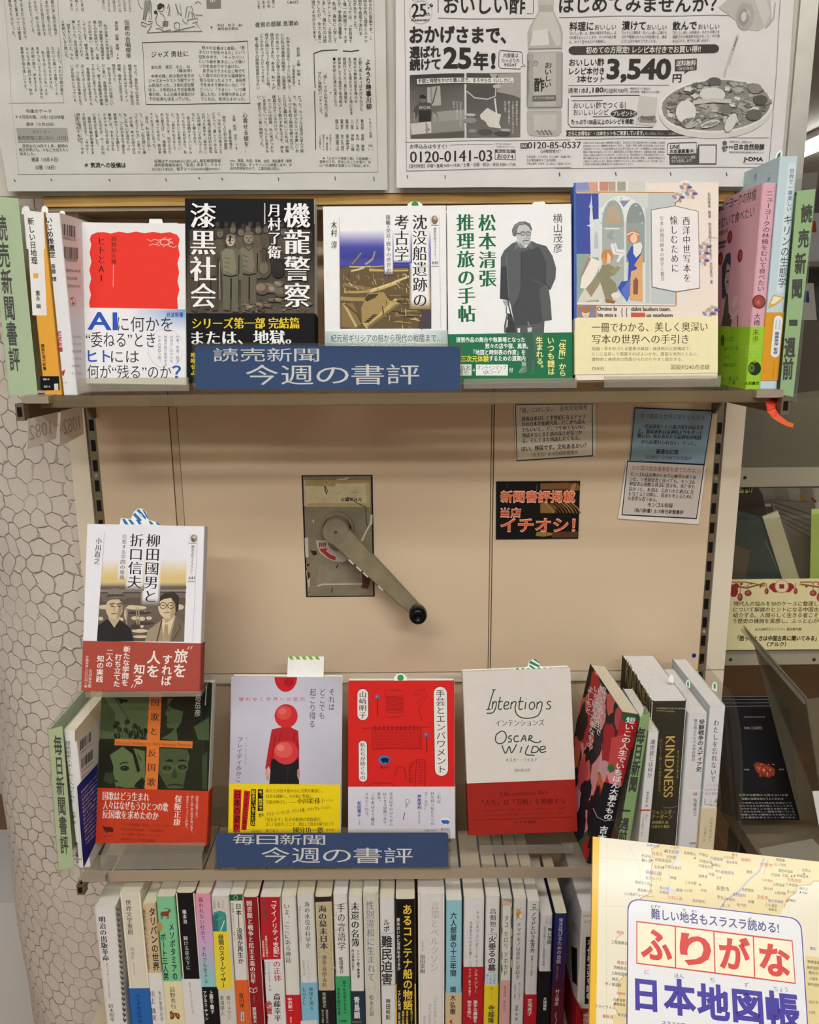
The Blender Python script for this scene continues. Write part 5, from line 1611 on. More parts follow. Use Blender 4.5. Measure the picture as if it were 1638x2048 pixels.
# ---- dark green cover with an orange cross of titles
b = face_book('dark green book with four portraits, an orange cross and a red band', [(207, 1362), (424, 1364), (414, 1694), (190, 1683)], 0.828, 15, 0.018, ('27301f', 'd9d5cc', '27301f'))
C(180, 1380, 6.552)
pr = b.pr
GR = lambda t: mix('10150d', '7f9761', t)
pr.poly([(160, -100), (1590, -100), (1540, 1320), (100, 1280)], GR(.1))
pr.poly([(165, -90), (780, -90), (760, 640), (330, 640), (130, 640)], GR(.62)); pr.poly([(160, 60), (330, 300), (320, 560), (130, 520)], GR(.4))
pr.poly([(940, -100), (1590, -100), (1560, 700), (920, 650)], GR(.12))
pr.line([(300, 60), (500, 380)], 8, GR(.05)); pr.poly([(340, 100), (495, 130), (490, 165), (430, 155), (420, 190), (390, 170), (385, 140)], GR(.06))
for k in range(26):
  x = rnd.uniform(330, 740); y = rnd.uniform(395 + abs(x - 470) * .35, 625)
  pr.ell(x, y, rnd.uniform(20, 38), rnd.uniform(24, 46), GR(rnd.uniform(0, .18)), rnd.uniform(-1, 1), 10)
for k in range(14):
  x = rnd.uniform(350, 740); pr.line([(x, rnd.uniform(430, 560)), (x + rnd.uniform(-30, 30), 620)], 8, GR(rnd.uniform(.3, .55)))
# profile of a woman, top right
pr.poly([(1015, 110), (1180, 110), (1240, 250), (1200, 420), (1140, 520), (1150, 660), (930, 640), (1060, 560), (1110, 500), (1020, 500), (1000, 450), (1020, 420), (1000, 390), (1020, 350), (980, 320), (1020, 240)], GR(.55))
pr.poly([(1100, 100), (1560, 90), (1560, 300), (1400, 460), (1350, 560), (1420, 650), (1160, 650), (1130, 520), (1200, 420), (1220, 280), (1080, 240), (1020, 200)], GR(.04))
pr.line([(1020, 270), (1060, 255)], 12, GR(.1)); pr.line([(1010, 420), (1050, 425)], 10, GR(.1)); pr.poly([(1360, 480), (1560, 360), (1560, 660), (1420, 650)], GR(.5))
# face, lower left
pr.poly([(120, 660), (720, 760), (700, 1300), (100, 1280)], GR(.08))
pr.poly([(250, 840), (420, 740), (560, 760), (720, 800), (720, 1280), (340, 1280), (300, 1100), (240, 960)], GR(.72))
pr.poly([(330, 720), (560, 740), (620, 900), (660, 1060), (620, 1080), (560, 840), (430, 740), (260, 850), (310, 1010), (300, 1100), (140, 1100), (130, 800)], GR(.02)); pr.poly([(200, 1080), (300, 1080), (340, 1200), (270, 1230), (180, 1190)], GR(.3))
pr.line([(390, 975), (430, 950), (500, 950)], 14, GR(.04)); pr.ell(455, 1025, 62, 34, GR(.2)); pr.ell(458, 1025, 34, 30, GR(.0)); pr.ell(450, 1018, 8, 8, GR(.8))
pr.poly([(300, 1180), (380, 1190), (350, 1210)], GR(.06)); pr.poly([(320, 1260), (440, 1270), (400, 1290)], GR(.06))
pr.poly([(580, 1270), (600, 1220), (690, 1140), (720, 1190), (700, 1290)], GR(.0))
for k in range(5):
  pr.line([(620 + 12 * k, 830 + 14 * k), (640 + 10 * k, 900 + 10 * k)], 5, GR(.2))
# face with glasses, lower right
pr.poly([(920, 760), (1300, 780), (1310, 860), (1260, 1080), (1220, 1290), (1020, 1290), (900, 1080), (905, 900)], GR(.5)); pr.poly([(1280, 760), (1560, 720), (1550, 1310), (1220, 1300), (1300, 1000)], GR(.12)); pr.poly([(1470, 870), (1540, 800), (1530, 1310), (1470, 1300)], GR(.36))
for x0, y0 in ((1010, 1020), (1210, 1010)):
  pr.line([(x0 + 74 * cos(a), y0 + 62 * sin(a)) for a in [2 * pi * k / 20 for k in range(20)]], 5, GR(.85), True); pr.ell(x0, y0, 60, 26, GR(.12)); pr.ell(x0 + 6, y0 + 4, 20, 12, GR(.5))
pr.poly([(980, 930), (1040, 900), (1090, 920), (1080, 945)], GR(.05)); pr.poly([(1140, 930), (1200, 905), (1280, 930), (1200, 935)], GR(.05)); pr.line([(1085, 1000), (1140, 1000)], 5, GR(.85))
pr.poly([(1070, 1120), (1110, 1020), (1150, 1120), (1130, 1160), (1080, 1150)], GR(.3)); pr.line([(1020, 1250), (1120, 1235), (1220, 1250)], 16, GR(.06)); pr.ell(1290, 880, 14, 50, GR(.6))
O = 'e07a34'
pr.poly([(785, -90), (948, -90), (885, 1310), (718, 1308)], O)
pr.poly([(328, 638), (1348, 672), (1342, 762), (322, 722)], O)
for ch, x, y in (('国', 858, 160), ('歌', 852, 350), ('と', 842, 540), ('反', 822, 825), ('国', 812, 1012), ('歌', 806, 1205)):
  pr.tv(ch, x, y - 56, y + 56, 112, '2a1626', 'm', x - 6)
pr.th('National Anthem vs. Anti-National Anthem', 345, 1325, 690, 44, '9a4a22', 'm', 720)
pr.tv('小島岳彦', 1420, -60, 350, 84, 'e3ded4', 'r', 1410); pr.line([(1530, -60), (1512, 200)], 12, 'b9b5aa')
C(80, 1350, 4.31)
pb = band(b, 985, 960, ('c93b20', 'b8331c', 'c93b20'))
Wt = 'f0dfd6'
pb.th('国歌はどう生まれ', 540, 942, 1040, 76, Wt, 'mb', 1052); pb.th('人々はなぜもうひとつの歌', 543, 1104, 1118, 78, Wt, 'mb', 1138); pb.th('反国歌を求めたのか', 538, 1022, 1198, 76, Wt, 'mb', 1214)
pb.tv('保阪正康', 1194, 1035, 1300, 62, Wt, 'mb', 1180)
pb.tv('国歌は国歌であり、', 1355, 1040, 1250, 24, Wt, 'r', 1350); pb.tv('国と人間・歌の関係を問い直す、', 1312, 1040, 1370, 24, Wt, 'r', 1306); pb.tv('渾身のドキュメント評論だ。', 1272, 1040, 1340, 24, Wt, 'r', 1262)
pb.ell(592, 1330, 42, 22, '54150c'); pb.poly([(538, 1300), (575, 1310), (580, 1345), (545, 1320)], '54150c'); pb.rect(565, 1340, 585, 1358, '54150c'); pb.rect(610, 1340, 632, 1355, '54150c'); pb.th('晶文社', 552, 632, 1390, 18, '7a1d10', 'r')
for i, s in enumerate(('アメリカ合衆国国歌「星条旗」と「ブルーマウス」', '中華人民共和国国歌と「何日君再来」', 'イギリス国歌と「君が代」、そして日本。', '各国の歴史とともに読み解く歌の物語。')):
  pb.th(s, 695, (1120, 1070, 1040, 995)[i], 1286 + 42 * i, 24, '7a1d10', 'r', 1302 + 42 * i)
done(b)
# ---- grey cover with a red-headed figure
b = face_book('pale grey paperback with a red ball-headed figure and yellow band', [(464, 1354), (683, 1354), (680, 1677), (454, 1677)], 0.845, 15, 0.016, ('bfbcc8', 'a19fa6', 'bfbcc8'), spine='L')
C(430, 1300, 3.276)
pr = b.pr
pr.grad([(118, 178), (830, 178), (828, 880), (92, 880)], 10, 10, lambda s, t: mix('b7b2bd', 'c8c5d0', 1 - 2.2 * abs(s - .5) * abs(t - .4) * 2))
R = 'c42026'
pr.ell(464, 178, 74, 96, R, 0, 24, 0, pi); pr.ell(485, 210, 34, 30, 'a5171d', 0, 14)
pr.poly([(372, 520), (440, 505), (440, 490), (498, 490), (500, 508), (545, 530), (552, 640), (548, 790), (520, 800), (362, 790), (352, 760), (335, 790), (330, 770), (350, 640)], 'b5232a')
pr.poly([(535, 600), (550, 620), (552, 800), (540, 850), (535, 790), (530, 700)], '8e1a20'); pr.line([(395, 560), (382, 660), (360, 760)], 6, '8e1a20'); pr.line([(520, 540), (515, 590), (540, 600)], 6, '7d161b'); pr.line([(440, 520), (420, 600)], 5, '8e1a20')
pr.poly([(370, 715), (545, 715), (552, 882), (355, 882)], '1c1a1c'); pr.line([(480, 760), (470, 880)], 5, '2f2c30')
pr.poly([(332, 780), (352, 785), (358, 820), (350, 858), (335, 845), (326, 810)], 'd39c8a'); pr.poly([(540, 780), (556, 780), (556, 830), (545, 850), (538, 820)], 'b98676')
for k in range(3):
  pr.line([(338 + 6 * k, 830), (342 + 5 * k, 856)], 3, 'b07a6a')
pr.ell(465, 672, 82, 78, 'd0393a'); pr.ell(450, 655, 58, 52, 'dc5a52'); pr.ell(430, 640, 26, 22, 'e5776c')
pr.ell(466, 432, 76, 78, 'c92a2e'); pr.ell(452, 412, 50, 46, 'd64a46'); pr.ell(442, 402, 26, 22, 'e0665c')
pr.tv('それは', 766, 250, 398, 42, '3c3a40', 'r', 764); pr.tv('どこでも', 705, 250, 455, 42, '3c3a40', 'r', 700); pr.tv('起こり得る', 643, 250, 510, 44, '3c3a40', 'r', 636)
pr.th('壊 れ ゆ く 世 界 へ の 抵 抗', 155, 590, 322, 29, 'b5484c', 'r')
pr.tv('ブレイディみかこ', 165, 568, 865, 38, '3c3a40', 'r', 152); pr.tv('MIKAKO BRADY', 206, 572, 755, 15, 'b5484c', 'r', 199)
pb = band(b, 878, 460, ('efcf14', 'c9932a', 'efcf14'))
K = '3a3010'
pb.th('私たちが日々飲み込む言葉を解剖し、', 335, 705, 922, 26, K, 'n'); pb.th('社会を紐解く。その鋭い警鐘に、', 335, 645, 958, 26, K, 'n'); pb.th('背筋が伸びた。――', 333, 530, 996, 26, K, 'n'); pb.th('小川彩佳', 538, 690, 988, 38, K, 'mb'); pb.th('キャスター', 712, 782, 986, 15, K, 'r'); pb.line([(702, 972), (702, 1004)], 3, K)
pb.th('標中、グラス・シーリング、テクノ大衆、リマイグレーション…', 286, 770, 1084, 26, K, 'mb', 1026)
pb.th('「名を正す」孔子の精神の実践書だ。', 330, 700, 1110, 26, K, 'n'); pb.th('正しく名指すことこそ、混乱した政治を解きほぐす', 333, 778, 1142, 26, K, 'n', 1140); pb.th('鍵である。――', 332, 480, 1184, 22, K, 'n'); pb.th('國分功一郎', 512, 708, 1180, 42, K, 'mb'); pb.th('哲学者', 725, 778, 1178, 15, K, 'r')
pb.rect(280, 912, 315, 1055, '17140f'); pb.tv('今、西洋で', 297, 918, 1050, 28, 'efcf14', 'b'); pb.poly([(236, 912), (270, 912), (262, 1155), (232, 1150)], '17140f'); pb.tv('起きていることは', 253, 918, 1148, 27, 'efcf14', 'b', 248)
pb.poly([(190, 920), (232, 924), (206, 1180), (172, 1180)], 'c0201f'); pb.tv('すぐそこにある', 210, 928, 1180, 32, '2a120c', 'b', 190); pb.poly([(122, 912), (174, 916), (164, 1195), (118, 1195)], 'c0201f'); pb.tv('日本の姿かも', 148, 920, 1240, 44, '2a120c', 'b', 140)
pb.th('徳間書店', 238, 305, 1188, 14, K, 'r')
done(b)
C()
slip(b, [(574, 1355), (576.5, 1313), (648, 1313), (647, 1355), (647, 1375), (574, 1375)], '7fae3a', depth=0.6, stripes=[[(577 + 13 * k, 1312.5), (584 + 13 * k, 1312.5), (588 + 13 * k, 1319), (581 + 13 * k, 1319)] for k in range(5)])
# ---- red cover with needlework
b = face_book('bright red book with white title capsules and needlework outlines', [(697, 1361), (907, 1362), (912, 1677), (696, 1676)], 0.845, 15, 0.015, ('d4231d', 'd9d3d0', 'd4231d'))
C(430, 1300, 3.276)
pr = b.pr
Wt, DR = 'e6ded6', '9c1a16'
def capsule(pr, x0, x1, y0, y1, sk, col):
  r = (x1 - x0) / 2
  pts = []
  for k in range(13):
    a = pi + pi * k / 12
    pts.append(((x0 + x1) / 2 + r * cos(a), y0 + r + r * sin(a)))
  for k in range(13):
    a = pi * k / 12
    pts.append(((x0 + x1) / 2 + sk + r * cos(a), y1 - r + r * sin(a)))
  pr.poly(pts, col)
capsule(pr, 1430, 1522, 238, 828, 8, '3a1a18'); capsule(pr, 1433, 1519, 241, 825, 8, Wt)
pr.tv('手芸とエンパワメント', 1476, 258, 808, 66, '2a2524', 'r', 1484)
capsule(pr, 930, 1006, 252, 462, 0, '3a1a18'); capsule(pr, 933, 1003, 255, 459, 0, Wt); pr.tv('山﨑明子', 968, 268, 448, 50, '2a2524', 'm')
capsule(pr, 938, 998, 592, 866, 2, '3a1a18'); capsule(pr, 941, 995, 595, 863, 2, Wt); pr.tv('私たちが紡ぐもの', 968, 605, 852, 38, '2a2524', 'm')
for x, y, y2 in ((1063, 308, 430), (1386, 556, 672)):
  pr.line([(x, y), (x + 3, y2)], 5, '5a1412'); pr.ell(x, y, 14, 15, '4a5a9c'); pr.ell(x - 3, y - 4, 7, 7, '7d8cc4')
pr.line([(1112, 268), (1130, 262), (1170, 268), (1215, 262), (1245, 280), (1238, 300), (1120, 305), (1112, 285)], 4, DR, True); pr.line([(1112, 430), (1140, 440), (1200, 438), (1240, 430), (1235, 412), (1125, 412)], 4, DR, True)
for k in range(12):
  pr.line([(1118, 312 + 8 * k), (1175, 308 + 8 * k), (1235, 312 + 8 * k)], 4, DR)
pr.line([(1300, 300), (1330, 262), (1375, 262), (1388, 300), (1360, 350), (1330, 385), (1345, 420), (1355, 460)], 4, DR); pr.line([(1320, 300), (1345, 285), (1365, 305), (1340, 340), (1318, 350)], 4, DR)
pr.line([(965, 515), (1030, 510), (1410, 505)], 5, DR)
for j in range(7):
  for i in range(13):
    x, y = 1040 + 24 * i, 515 + 20 * j
    pr.line([(x, y), (x + 12, y + 16), (x + 24, y)], 4, DR)
for i in range(11):
  pr.ell(1050 + 28 * i, 510, 8, 16, DR, 0, 10)
pr.line([(1035, 650), (1180, 640), (1350, 646)], 5, DR); pr.line([(1030, 500), (1032, 650)], 4, DR); pr.line([(1345, 500), (1352, 648)], 4, DR)
pr.ell(1109, 720, 40, 30, '3f74b4'); pr.ell(1109, 720, 40, 30, '3f74b4'); pr.ell(1114, 720, 27, 15, '151a2c'); pr.poly([(1085, 715), (1100, 705), (1105, 730), (1090, 728)], '151a2c'); pr.rect(1098, 726, 1108, 740, '151a2c'); pr.rect(1124, 726, 1134, 740, '151a2c'); pr.th('晶文社', 1084, 1138, 768, 15, '4a1412', 'r')
pr.line([(1170, 830), (1200, 760), (1240, 770), (1250, 840), (1280, 860), (1270, 780), (1320, 720), (1370, 715)], 5, DR)
for k in range(9):
  pr.line([(1270, 740 + 16 * k), (1300, 738 + 16 * k)], 4, DR); pr.line([(1330, 735 + 17 * k), (1362, 733 + 17 * k)], 4, DR)
pr.line([(1320, 720), (1310, 895)], 5, DR); pr.line([(1375, 715), (1375, 895)], 5, DR); pr.line([(985, 895), (1040, 868), (1100, 872), (1150, 868), (1180, 895)], 5, DR); pr.line([(1060, 895), (1090, 875)], 4, DR)
pb = band(b, 895, 1220, ('d6d0d6', 'cfc9cc', 'd6d0d6'))
K, BL = '33313c', '2a3a8c'
pb.tv('これは', 1468, 928, 1005, 26, K, 'n'); pb.tv('針を持つ私たちへの', 1425, 928, 1148, 26, K, 'n'); pb.tv('エールだ！', 1382, 928, 1055, 26, K, 'n'); pb.tv('神尾茉利', 1338, 945, 1045, 28, BL, 'b', 1340); pb.tv('（刺繍作家・美術家）', 1338, 1048, 1145, 12, BL, 'r')
for i, (s, y0, y1) in enumerate((('手芸は手のひらから', 932, 1155), ('はじまる冒険であり、', 932, 1165), ('革命。', 932, 1005), ('この本はそう確信', 932, 1150), ('させてくれる。', 932, 1105))):
  pb.tv(s, 1154 - 40 * i, y0, y1, 26, K, 'n')
pb.tv('松田青子', 946, 990, 1095, 28, BL, 'b', 944); pb.tv('（小説家）', 946, 1100, 1155, 12, BL, 'r')
pb.line([(1260 + 13 * cos(a), 994 + 15 * sin(a)) for a in [2 * pi * k / 16 for k in range(16)]], 3, '55535e', True); pb.line([(1254, 1008), (1250, 1032)], 3, '55535e'); pb.line([(1262, 1008), (1256, 1032)], 3, '55535e'); pb.line([(1244, 1065), (1232, 1112)], 5, '55535e')
pb.ell(1508, 1122, 32, 26, 'dfe3ea'); pb.ell(1512, 1126, 26, 12, '2f63a8'); pb.poly([(1480, 1118), (1498, 1112), (1502, 1136), (1486, 1132)], '2f63a8'); pb.rect(1496, 1130, 1504, 1142, '2f63a8'); pb.rect(1520, 1130, 1530, 1142, '2f63a8'); pb.th('晶文社', 1480, 1540, 1174, 18, K, 'r'); pb.th('定価2200円', 1372, 1450, 1182, 14, K, 'r')
done(b)
C()
slip(b, [(788, 1362), (788, 1355), (793, 1349), (801, 1346), (809, 1349), (814, 1355), (814, 1362), (814, 1380), (788, 1380)], '', depth=0.6, dots=[(801, 1355.5, 6.5, '3a9a48')])
# ---- white cover with hand-drawn lettering
b = face_book('white book with hand-drawn green lettering and a dark red band', [(923.6, 1340.5), (1137, 1338.5), (1158.5, 1662), (938.5, 1671)], 0.848, 15, 0.016, ('d9d1c7', 'd5cdc2', 'd9d1c7'), spine='L')
C(900, 1300, 3.9)
pr = b.pr
G = '3b4a36'
def pen(pts, w=9):
  # smooth stroke through the points
  out = []
  n = len(pts)
  for i in range(n - 1):
    p0, p1, p2, p3 = pts[max(0, i - 1)], pts[i], pts[i + 1], pts[min(n - 1, i + 2)]
    for k in range(6):
      t = k / 6
      out.append(tuple(0.5 * ((2 * p1[d]) + (-p0[d] + p2[d]) * t + (2 * p0[d] - 5 * p1[d] + 4 * p2[d] - p3[d]) * t * t + (-p0[d] + 3 * p1[d] - 3 * p2[d] + p3[d]) * t ** 3) for d in (0, 1)))
  out.append(pts[-1])
  pr.line(out, w, G)
pen([(330, 312), (355, 308)]); pen([(343, 310), (318, 390), (298, 462)]); pen([(285, 464), (318, 462)])
pen([(335, 400), (328, 462)]); pen([(332, 425), (352, 402), (362, 415), (352, 462), (330, 490), (285, 494)])
pen([(392, 365), (378, 450), (392, 464), (405, 455)]); pen([(372, 405), (412, 400)])
pen([(418, 440), (455, 425), (452, 405), (432, 408), (420, 440), (432, 462), (462, 452)])
pen([(480, 405), (472, 462)]); pen([(476, 425), (500, 402), (515, 412), (508, 455), (520, 500), (560, 528), (620, 532), (680, 515), (705, 480)])
pen([(552, 365), (538, 450), (550, 464), (566, 455)]); pen([(530, 405), (574, 400)])
pen([(592, 405), (584, 460)]); pen([(597, 382), (599, 380)], 11)
pen([(640, 405), (620, 425), (622, 455), (640, 462), (660, 440), (655, 412), (640, 405)])
pen([(682, 405), (675, 460)]); pen([(679, 425), (700, 404), (718, 412), (714, 450), (705, 482)])
pen([(788, 405), (770, 400), (758, 415), (782, 438), (776, 458), (748, 458)])
pr.th('インテンションズ', 355, 735, 570, 52, '3f3a38', 'm', 566)
pen([(400, 632), (362, 660), (355, 705), (380, 730), (418, 720), (440, 680), (425, 640), (400, 632)])
pen([(482, 668), (462, 672), (458, 688), (478, 698), (474, 716), (452, 716)]); pen([(535, 672), (510, 672), (498, 695), (512, 716), (540, 710)])
pen([(552, 716), (580, 665), (592, 714)]); pen([(562, 696), (590, 692)]); pen([(620, 665), (612, 712)]); pen([(618, 668), (640, 672), (632, 690), (614, 692), (650, 716), (690, 722), (710, 705)])
pen([(405, 742), (432, 805), (462, 752), (480, 802), (520, 735)]); pen([(560, 755), (546, 802)]); pen([(572, 735), (574, 733)], 11)
pen([(612, 742), (588, 810), (640, 820), (660, 822)]); pen([(648, 752), (632, 800)]); pen([(645, 752), (678, 755), (690, 775), (670, 798), (632, 800)])
pen([(700, 780), (740, 770), (738, 752), (712, 755), (700, 780), (715, 800), (750, 790)])
pr.th('オスカー・ワイルド', 435, 680, 858, 30, '5c5755', 'm', 855); pr.th('河内恵子訳', 500, 626, 938, 27, '6c6866', 'm', 936)
pb = band(b, 1024, 560, ('9a2419', '7d1c14', '9a2419'))
K = '4f0f0a'
pb.th('Life imitates Art', 395, 765, 1124, 34, '611510', 'm', 1108); pb.th('「人生」は「芸術」を模倣する', 250, 898, 1192, 46, K, 'm', 1176)
pb.th('あまりにも有名なこの箴言が置かれた、「嘘の衰退」を含む評論集', 260, 895, 1252, 18, '701a12', 'r', 1234); pb.th('芸術・批評の本質を問い、魅力あふれるワイルドの傑作', 275, 890, 1288, 18, '701a12', 'r', 1270)
pb.line([(180, 1328), (960, 1302)], 4, '611510'); pb.th('みすず書房', 498, 672, 1344, 26, K, 'n', 1340)
done(b)
C()
slip(b, [(1006, 1341), (1030, 1338), (1055, 1333), (1058, 1323), (1067, 1317), (1077, 1321), (1080, 1332), (1100, 1335), (1134, 1338), (1134, 1360), (1006, 1360)], '2f7d55', depth=0.6, stripes=[[(1031 + 11 * k, 1337 - (k > 2)), (1036 + 11 * k, 1336 - (k > 2)), (1041 + 11 * k, 1341), (1035 + 11 * k, 1341)] for k in range(7)] + [[(1058, 1326), (1061, 1321), (1079, 1331), (1078, 1335)], [(1065, 1318), (1070, 1317.5), (1079, 1324), (1079, 1327)], [(1058, 1332), (1060, 1329), (1072, 1338), (1066, 1338)]])
stand('clear acrylic stand under the white and dark red book', (959, 1145, 1672, 1703), 0.822, lip_h=0.012, z=Z_LS, lean=18, depth=0.058)
stand('clear acrylic stand under the red needlework book', (700, 905, 1680, 1703), 0.83, lip_h=0.010, z=Z_LS, lean=18, depth=0.058)
stand('clear acrylic stand under the pale grey paperback', (455, 676, 1690, 1710), 0.824, lip_h=0.010, z=Z_LS, lean=18, depth=0.058)
SB = (430, 1300, 3.276)
sign('blue shelf sign with white characters on the lower shelf', [(431, 1664), (897, 1668), (896.5, 1736.5), (434, 1733)], 0.797, [('毎日新聞', SB, 112, 728, 1240, 68, 1244), ('今週の書評', SB, 296, 1302, 1343, 104, 1347)], 10)
# ---- left end of the lower shelf
t, q, f, g, pr = sleeve_card('green divider card in a clear sleeve at the left end of the lower shelf', [(97, 1459), (125, 1452), (148, 1733), (118, 1740)], 0.803, 'c3d6ae', 0.12, side=1, sleeve_quad=[(95, 1455), (127, 1450), (150, 1750), (118, 1752)])
C(80, 1350, 4.31)
pr.tv('毎日新聞書評', 150, 515, 1545, 72, '2a2a20', 'b', 216)
q.build('card', M_MATTE, t); g.build('card_leaf', M_MATTE, t); f.build('clear_sleeve', M_FILM, t)
C()
b = spine_book('slim white paperback with barcodes and a deep blue back cover on the lower shelf', (126, 1461), (151, 1462), Z_LS, 0.808, 0.106, ('e0ddd6', 'e2dfda', 'e4e1da'), r=0.002)
C(80, 1350, 4.31)
pr = b.pr
pr.tv('超高級老人ホームに入ってみた', 238, 565, 1105, 46, '2f2c2a', 'r', 282); pr.tv('平野 悠', 290, 1175, 1285, 34, '2f2c2a', 'r', 297)
pr.tv('集英社新書', 312, 1440, 1570, 26, '2f2c2a', 'b', 322); pr.th('1321', 298, 356, 1588, 16, '2f2c2a', 'b'); pr.th('B', 316, 332, 1612, 16, '2f2c2a', 'b')
r2 = Print(b.cover, b.sr)
r2.poly([(300, 575), (540, 350), (540, 190), (300, 480)], 'e6d9ba')  # shade on the upper side cover, put into the colour as a cream tint
r2.poly([(318, 965), (345, 930), (500, 760), (480, 1440), (375, 1665)], '232c86')
r2.barcode(345, 570, 445, 655, -.9, '3a3735', 12); r2.barcode(355, 725, 455, 810, -.9, '3a3735', 15)
r2.th('9784087213218', 350, 450, 675, 16, '55524f', 'r', 590); r2.th('1920236010000', 360, 460, 835, 16, '55524f', 'r', 745); r2.th('ISBN978-4-08-721321-8', 362, 480, 880, 12, '55524f', 'r', 770)
for k in range(14):
  r2.th(('超高級老人ホームに', 'ひょんなことから入った', '音楽業界の風雲児が', '終の住処で体験した', '驚きの日々をつづる', '豪華な食事、温泉、', '気の合う仲間との', '暮らしはどうなのか', '老いを生きることを', '自由に考えぬいた', '痛快なルポルタージュ', 'ここには何があるか', '読めば分かる', '人生の終い方')[k], 352 + k * 3.0, 490, 1015 + 34 * k, 20, 'c9cbe0', 'b', 860 + 38 * k)
done(b)
# ---- books leaning at the right end
b = spine_book('thick book with a splashy red and pink flower cover, leaning right on the lower shelf', (1245, 1424), (1279, 1430), Z_LS + 0.002, 0.803, 0.126, ('2a2424', '1f1b1f', '2a2424'), lean=9.5, yaw=-3.5, pages='e9dfc2', r=0.0018)
C(1120, 1300, 4.55)
pr = b.pr
pr.poly([(572, 560), (722, 585), (560, 1260), (400, 1230)], 'b02a2c')
for pts, c in (([(570, 565), (720, 590), (700, 700), (560, 640)], '2c5a3a'), ([(470, 800), (600, 760), (580, 1000), (520, 1150), (420, 1180)], 'c04644'), ([(420, 1100), (540, 1080), (560, 1240), (470, 1300)], 'd98a90'), ([(640, 640), (712, 640), (660, 900), (600, 880)], 'b8262a'), ([(430, 1060), (480, 1030), (500, 1100), (450, 1120)], '2f6b3c')):
  pr.poly(pts, c)
pr.poly([(400, 1200), (560, 1240), (500, 1560), (300, 1560)], '1f1d24'); pr.poly([(310, 1540), (500, 1560), (440, 1800), (250, 1800)], '1c1a20')
pr.line([(300, 1440), (340, 1520), (410, 1555), (490, 1545)], 5, 'b9b3b0')
pr.tv('短いこの人生でいちばん大事なもの', 650, 610, 1545, 86, 'f3eeea', 'b', 432); pr.tv('吉本ばなな', 405, 1600, 1960, 80, 'f3eeea', 'b', 330)
L = Print(b.cover, b.sl)
rnd = random.Random(8)
C0 = b.h / 2
def blot(u, v, r, c):
  pts = [(u + r * (1 + rnd.uniform(-.3, .3)) * cos(2 * pi * k / 14), v + r * 1.25 * (1 + rnd.uniform(-.3, .3)) * sin(2 * pi * k / 14)) for k in range(14)]
  pts = [(max(-0.1275, min(-0.001, a)), max(-C0, min(C0, e))) for a, e in pts]
  L.polyuv(pts, c)
for k in range(46):
  u, v = rnd.uniform(-0.124, -0.004), rnd.uniform(-C0, C0 * .98)
  c = rnd.choice(['c23a38', 'd4645c', 'e29a9a', 'b5262c', 'd9763a', '2f6b3c', '3b2a2c', 'e0b0b4', 'c8505a'])
  blot(u, v, rnd.uniform(.008, .02), c)
for k in range(8):
  blot(rnd.uniform(-0.1, -0.01), rnd.uniform(-C0, -C0 * .3), .016, rnd.choice(['26222a', '201c24']))
for k in range(5):
  blot(rnd.uniform(-0.12, -0.07), rnd.uniform(-C0, -C0 * .5), .014, rnd.choice(['e3a9ad', 'd98f96']))
L.cols(['短いこの人生で', 'いちばん大事なもの', 'よしもと'], 395, -55, 330, 900, 60, 'f1e9e4', 'b', -.12)
done(b)
t, q, f, g, pr = sleeve_card('green divider card with black characters between the leaning flower book and a white spine', [(1281, 1432), (1300, 1426), (1256, 1700), (1231, 1704)], 0.782, '93b878', 0.018, side=-1)
C(1120, 1300, 4.55)
pr.tv('毎日新聞', 745, 700, 1290, 78, '1a1c12', 'h', 655); pr.tv('一週前', 610, 1400, 1760, 78, '1a1c12', 'h', 560)
q.build('card', M_MATTE, t); g.build('card_leaf', M_MATTE, t); f.build('clear_sleeve', M_FILM, t)
C()
b = spine_book('slim white paperback with a thin red line, left of the dark thick book', (1297, 1462), (1318, 1464), Z_LS, 0.784, 0.106, ('ddd8d0', 'dcd8d6', 'dcd8d6'), pages='ebe4d4', lean=1.5)
C(1120, 1300, 4.55)
pr = b.pr
pr.tv('維摩経とは何か', 850, 810, 1165, 44, '33302e', 'm', 812); pr.tv('植木雅俊 著', 800, 1285, 1430, 26, '33302e', 'm', 786)
pr.poly([(718, 1452), (822, 1450), (820, 1464), (716, 1466)], 'b0442c'); pr.tv('大胆にて、', 790, 1480, 1580, 18, '6a6663', 'r', 782); pr.tv('こんなに面白いのか', 762, 1480, 1700, 18, '6a6663', 'r', 742)
done(b)
C()
b = spine_book('very thick olive-black book with a gold title on its spine', (1304, 1403), (1375, 1401), Z_LS, 0.826, 0.128, ('2f2a20', '3a3529', '3a3529'), pages='f3f0ec', r=0.004)
C(1120, 1300, 4.55)
pr = b.pr
GD = 'c9ad5c'
vs_, fs_ = glyph('KINDNESS', 'm')
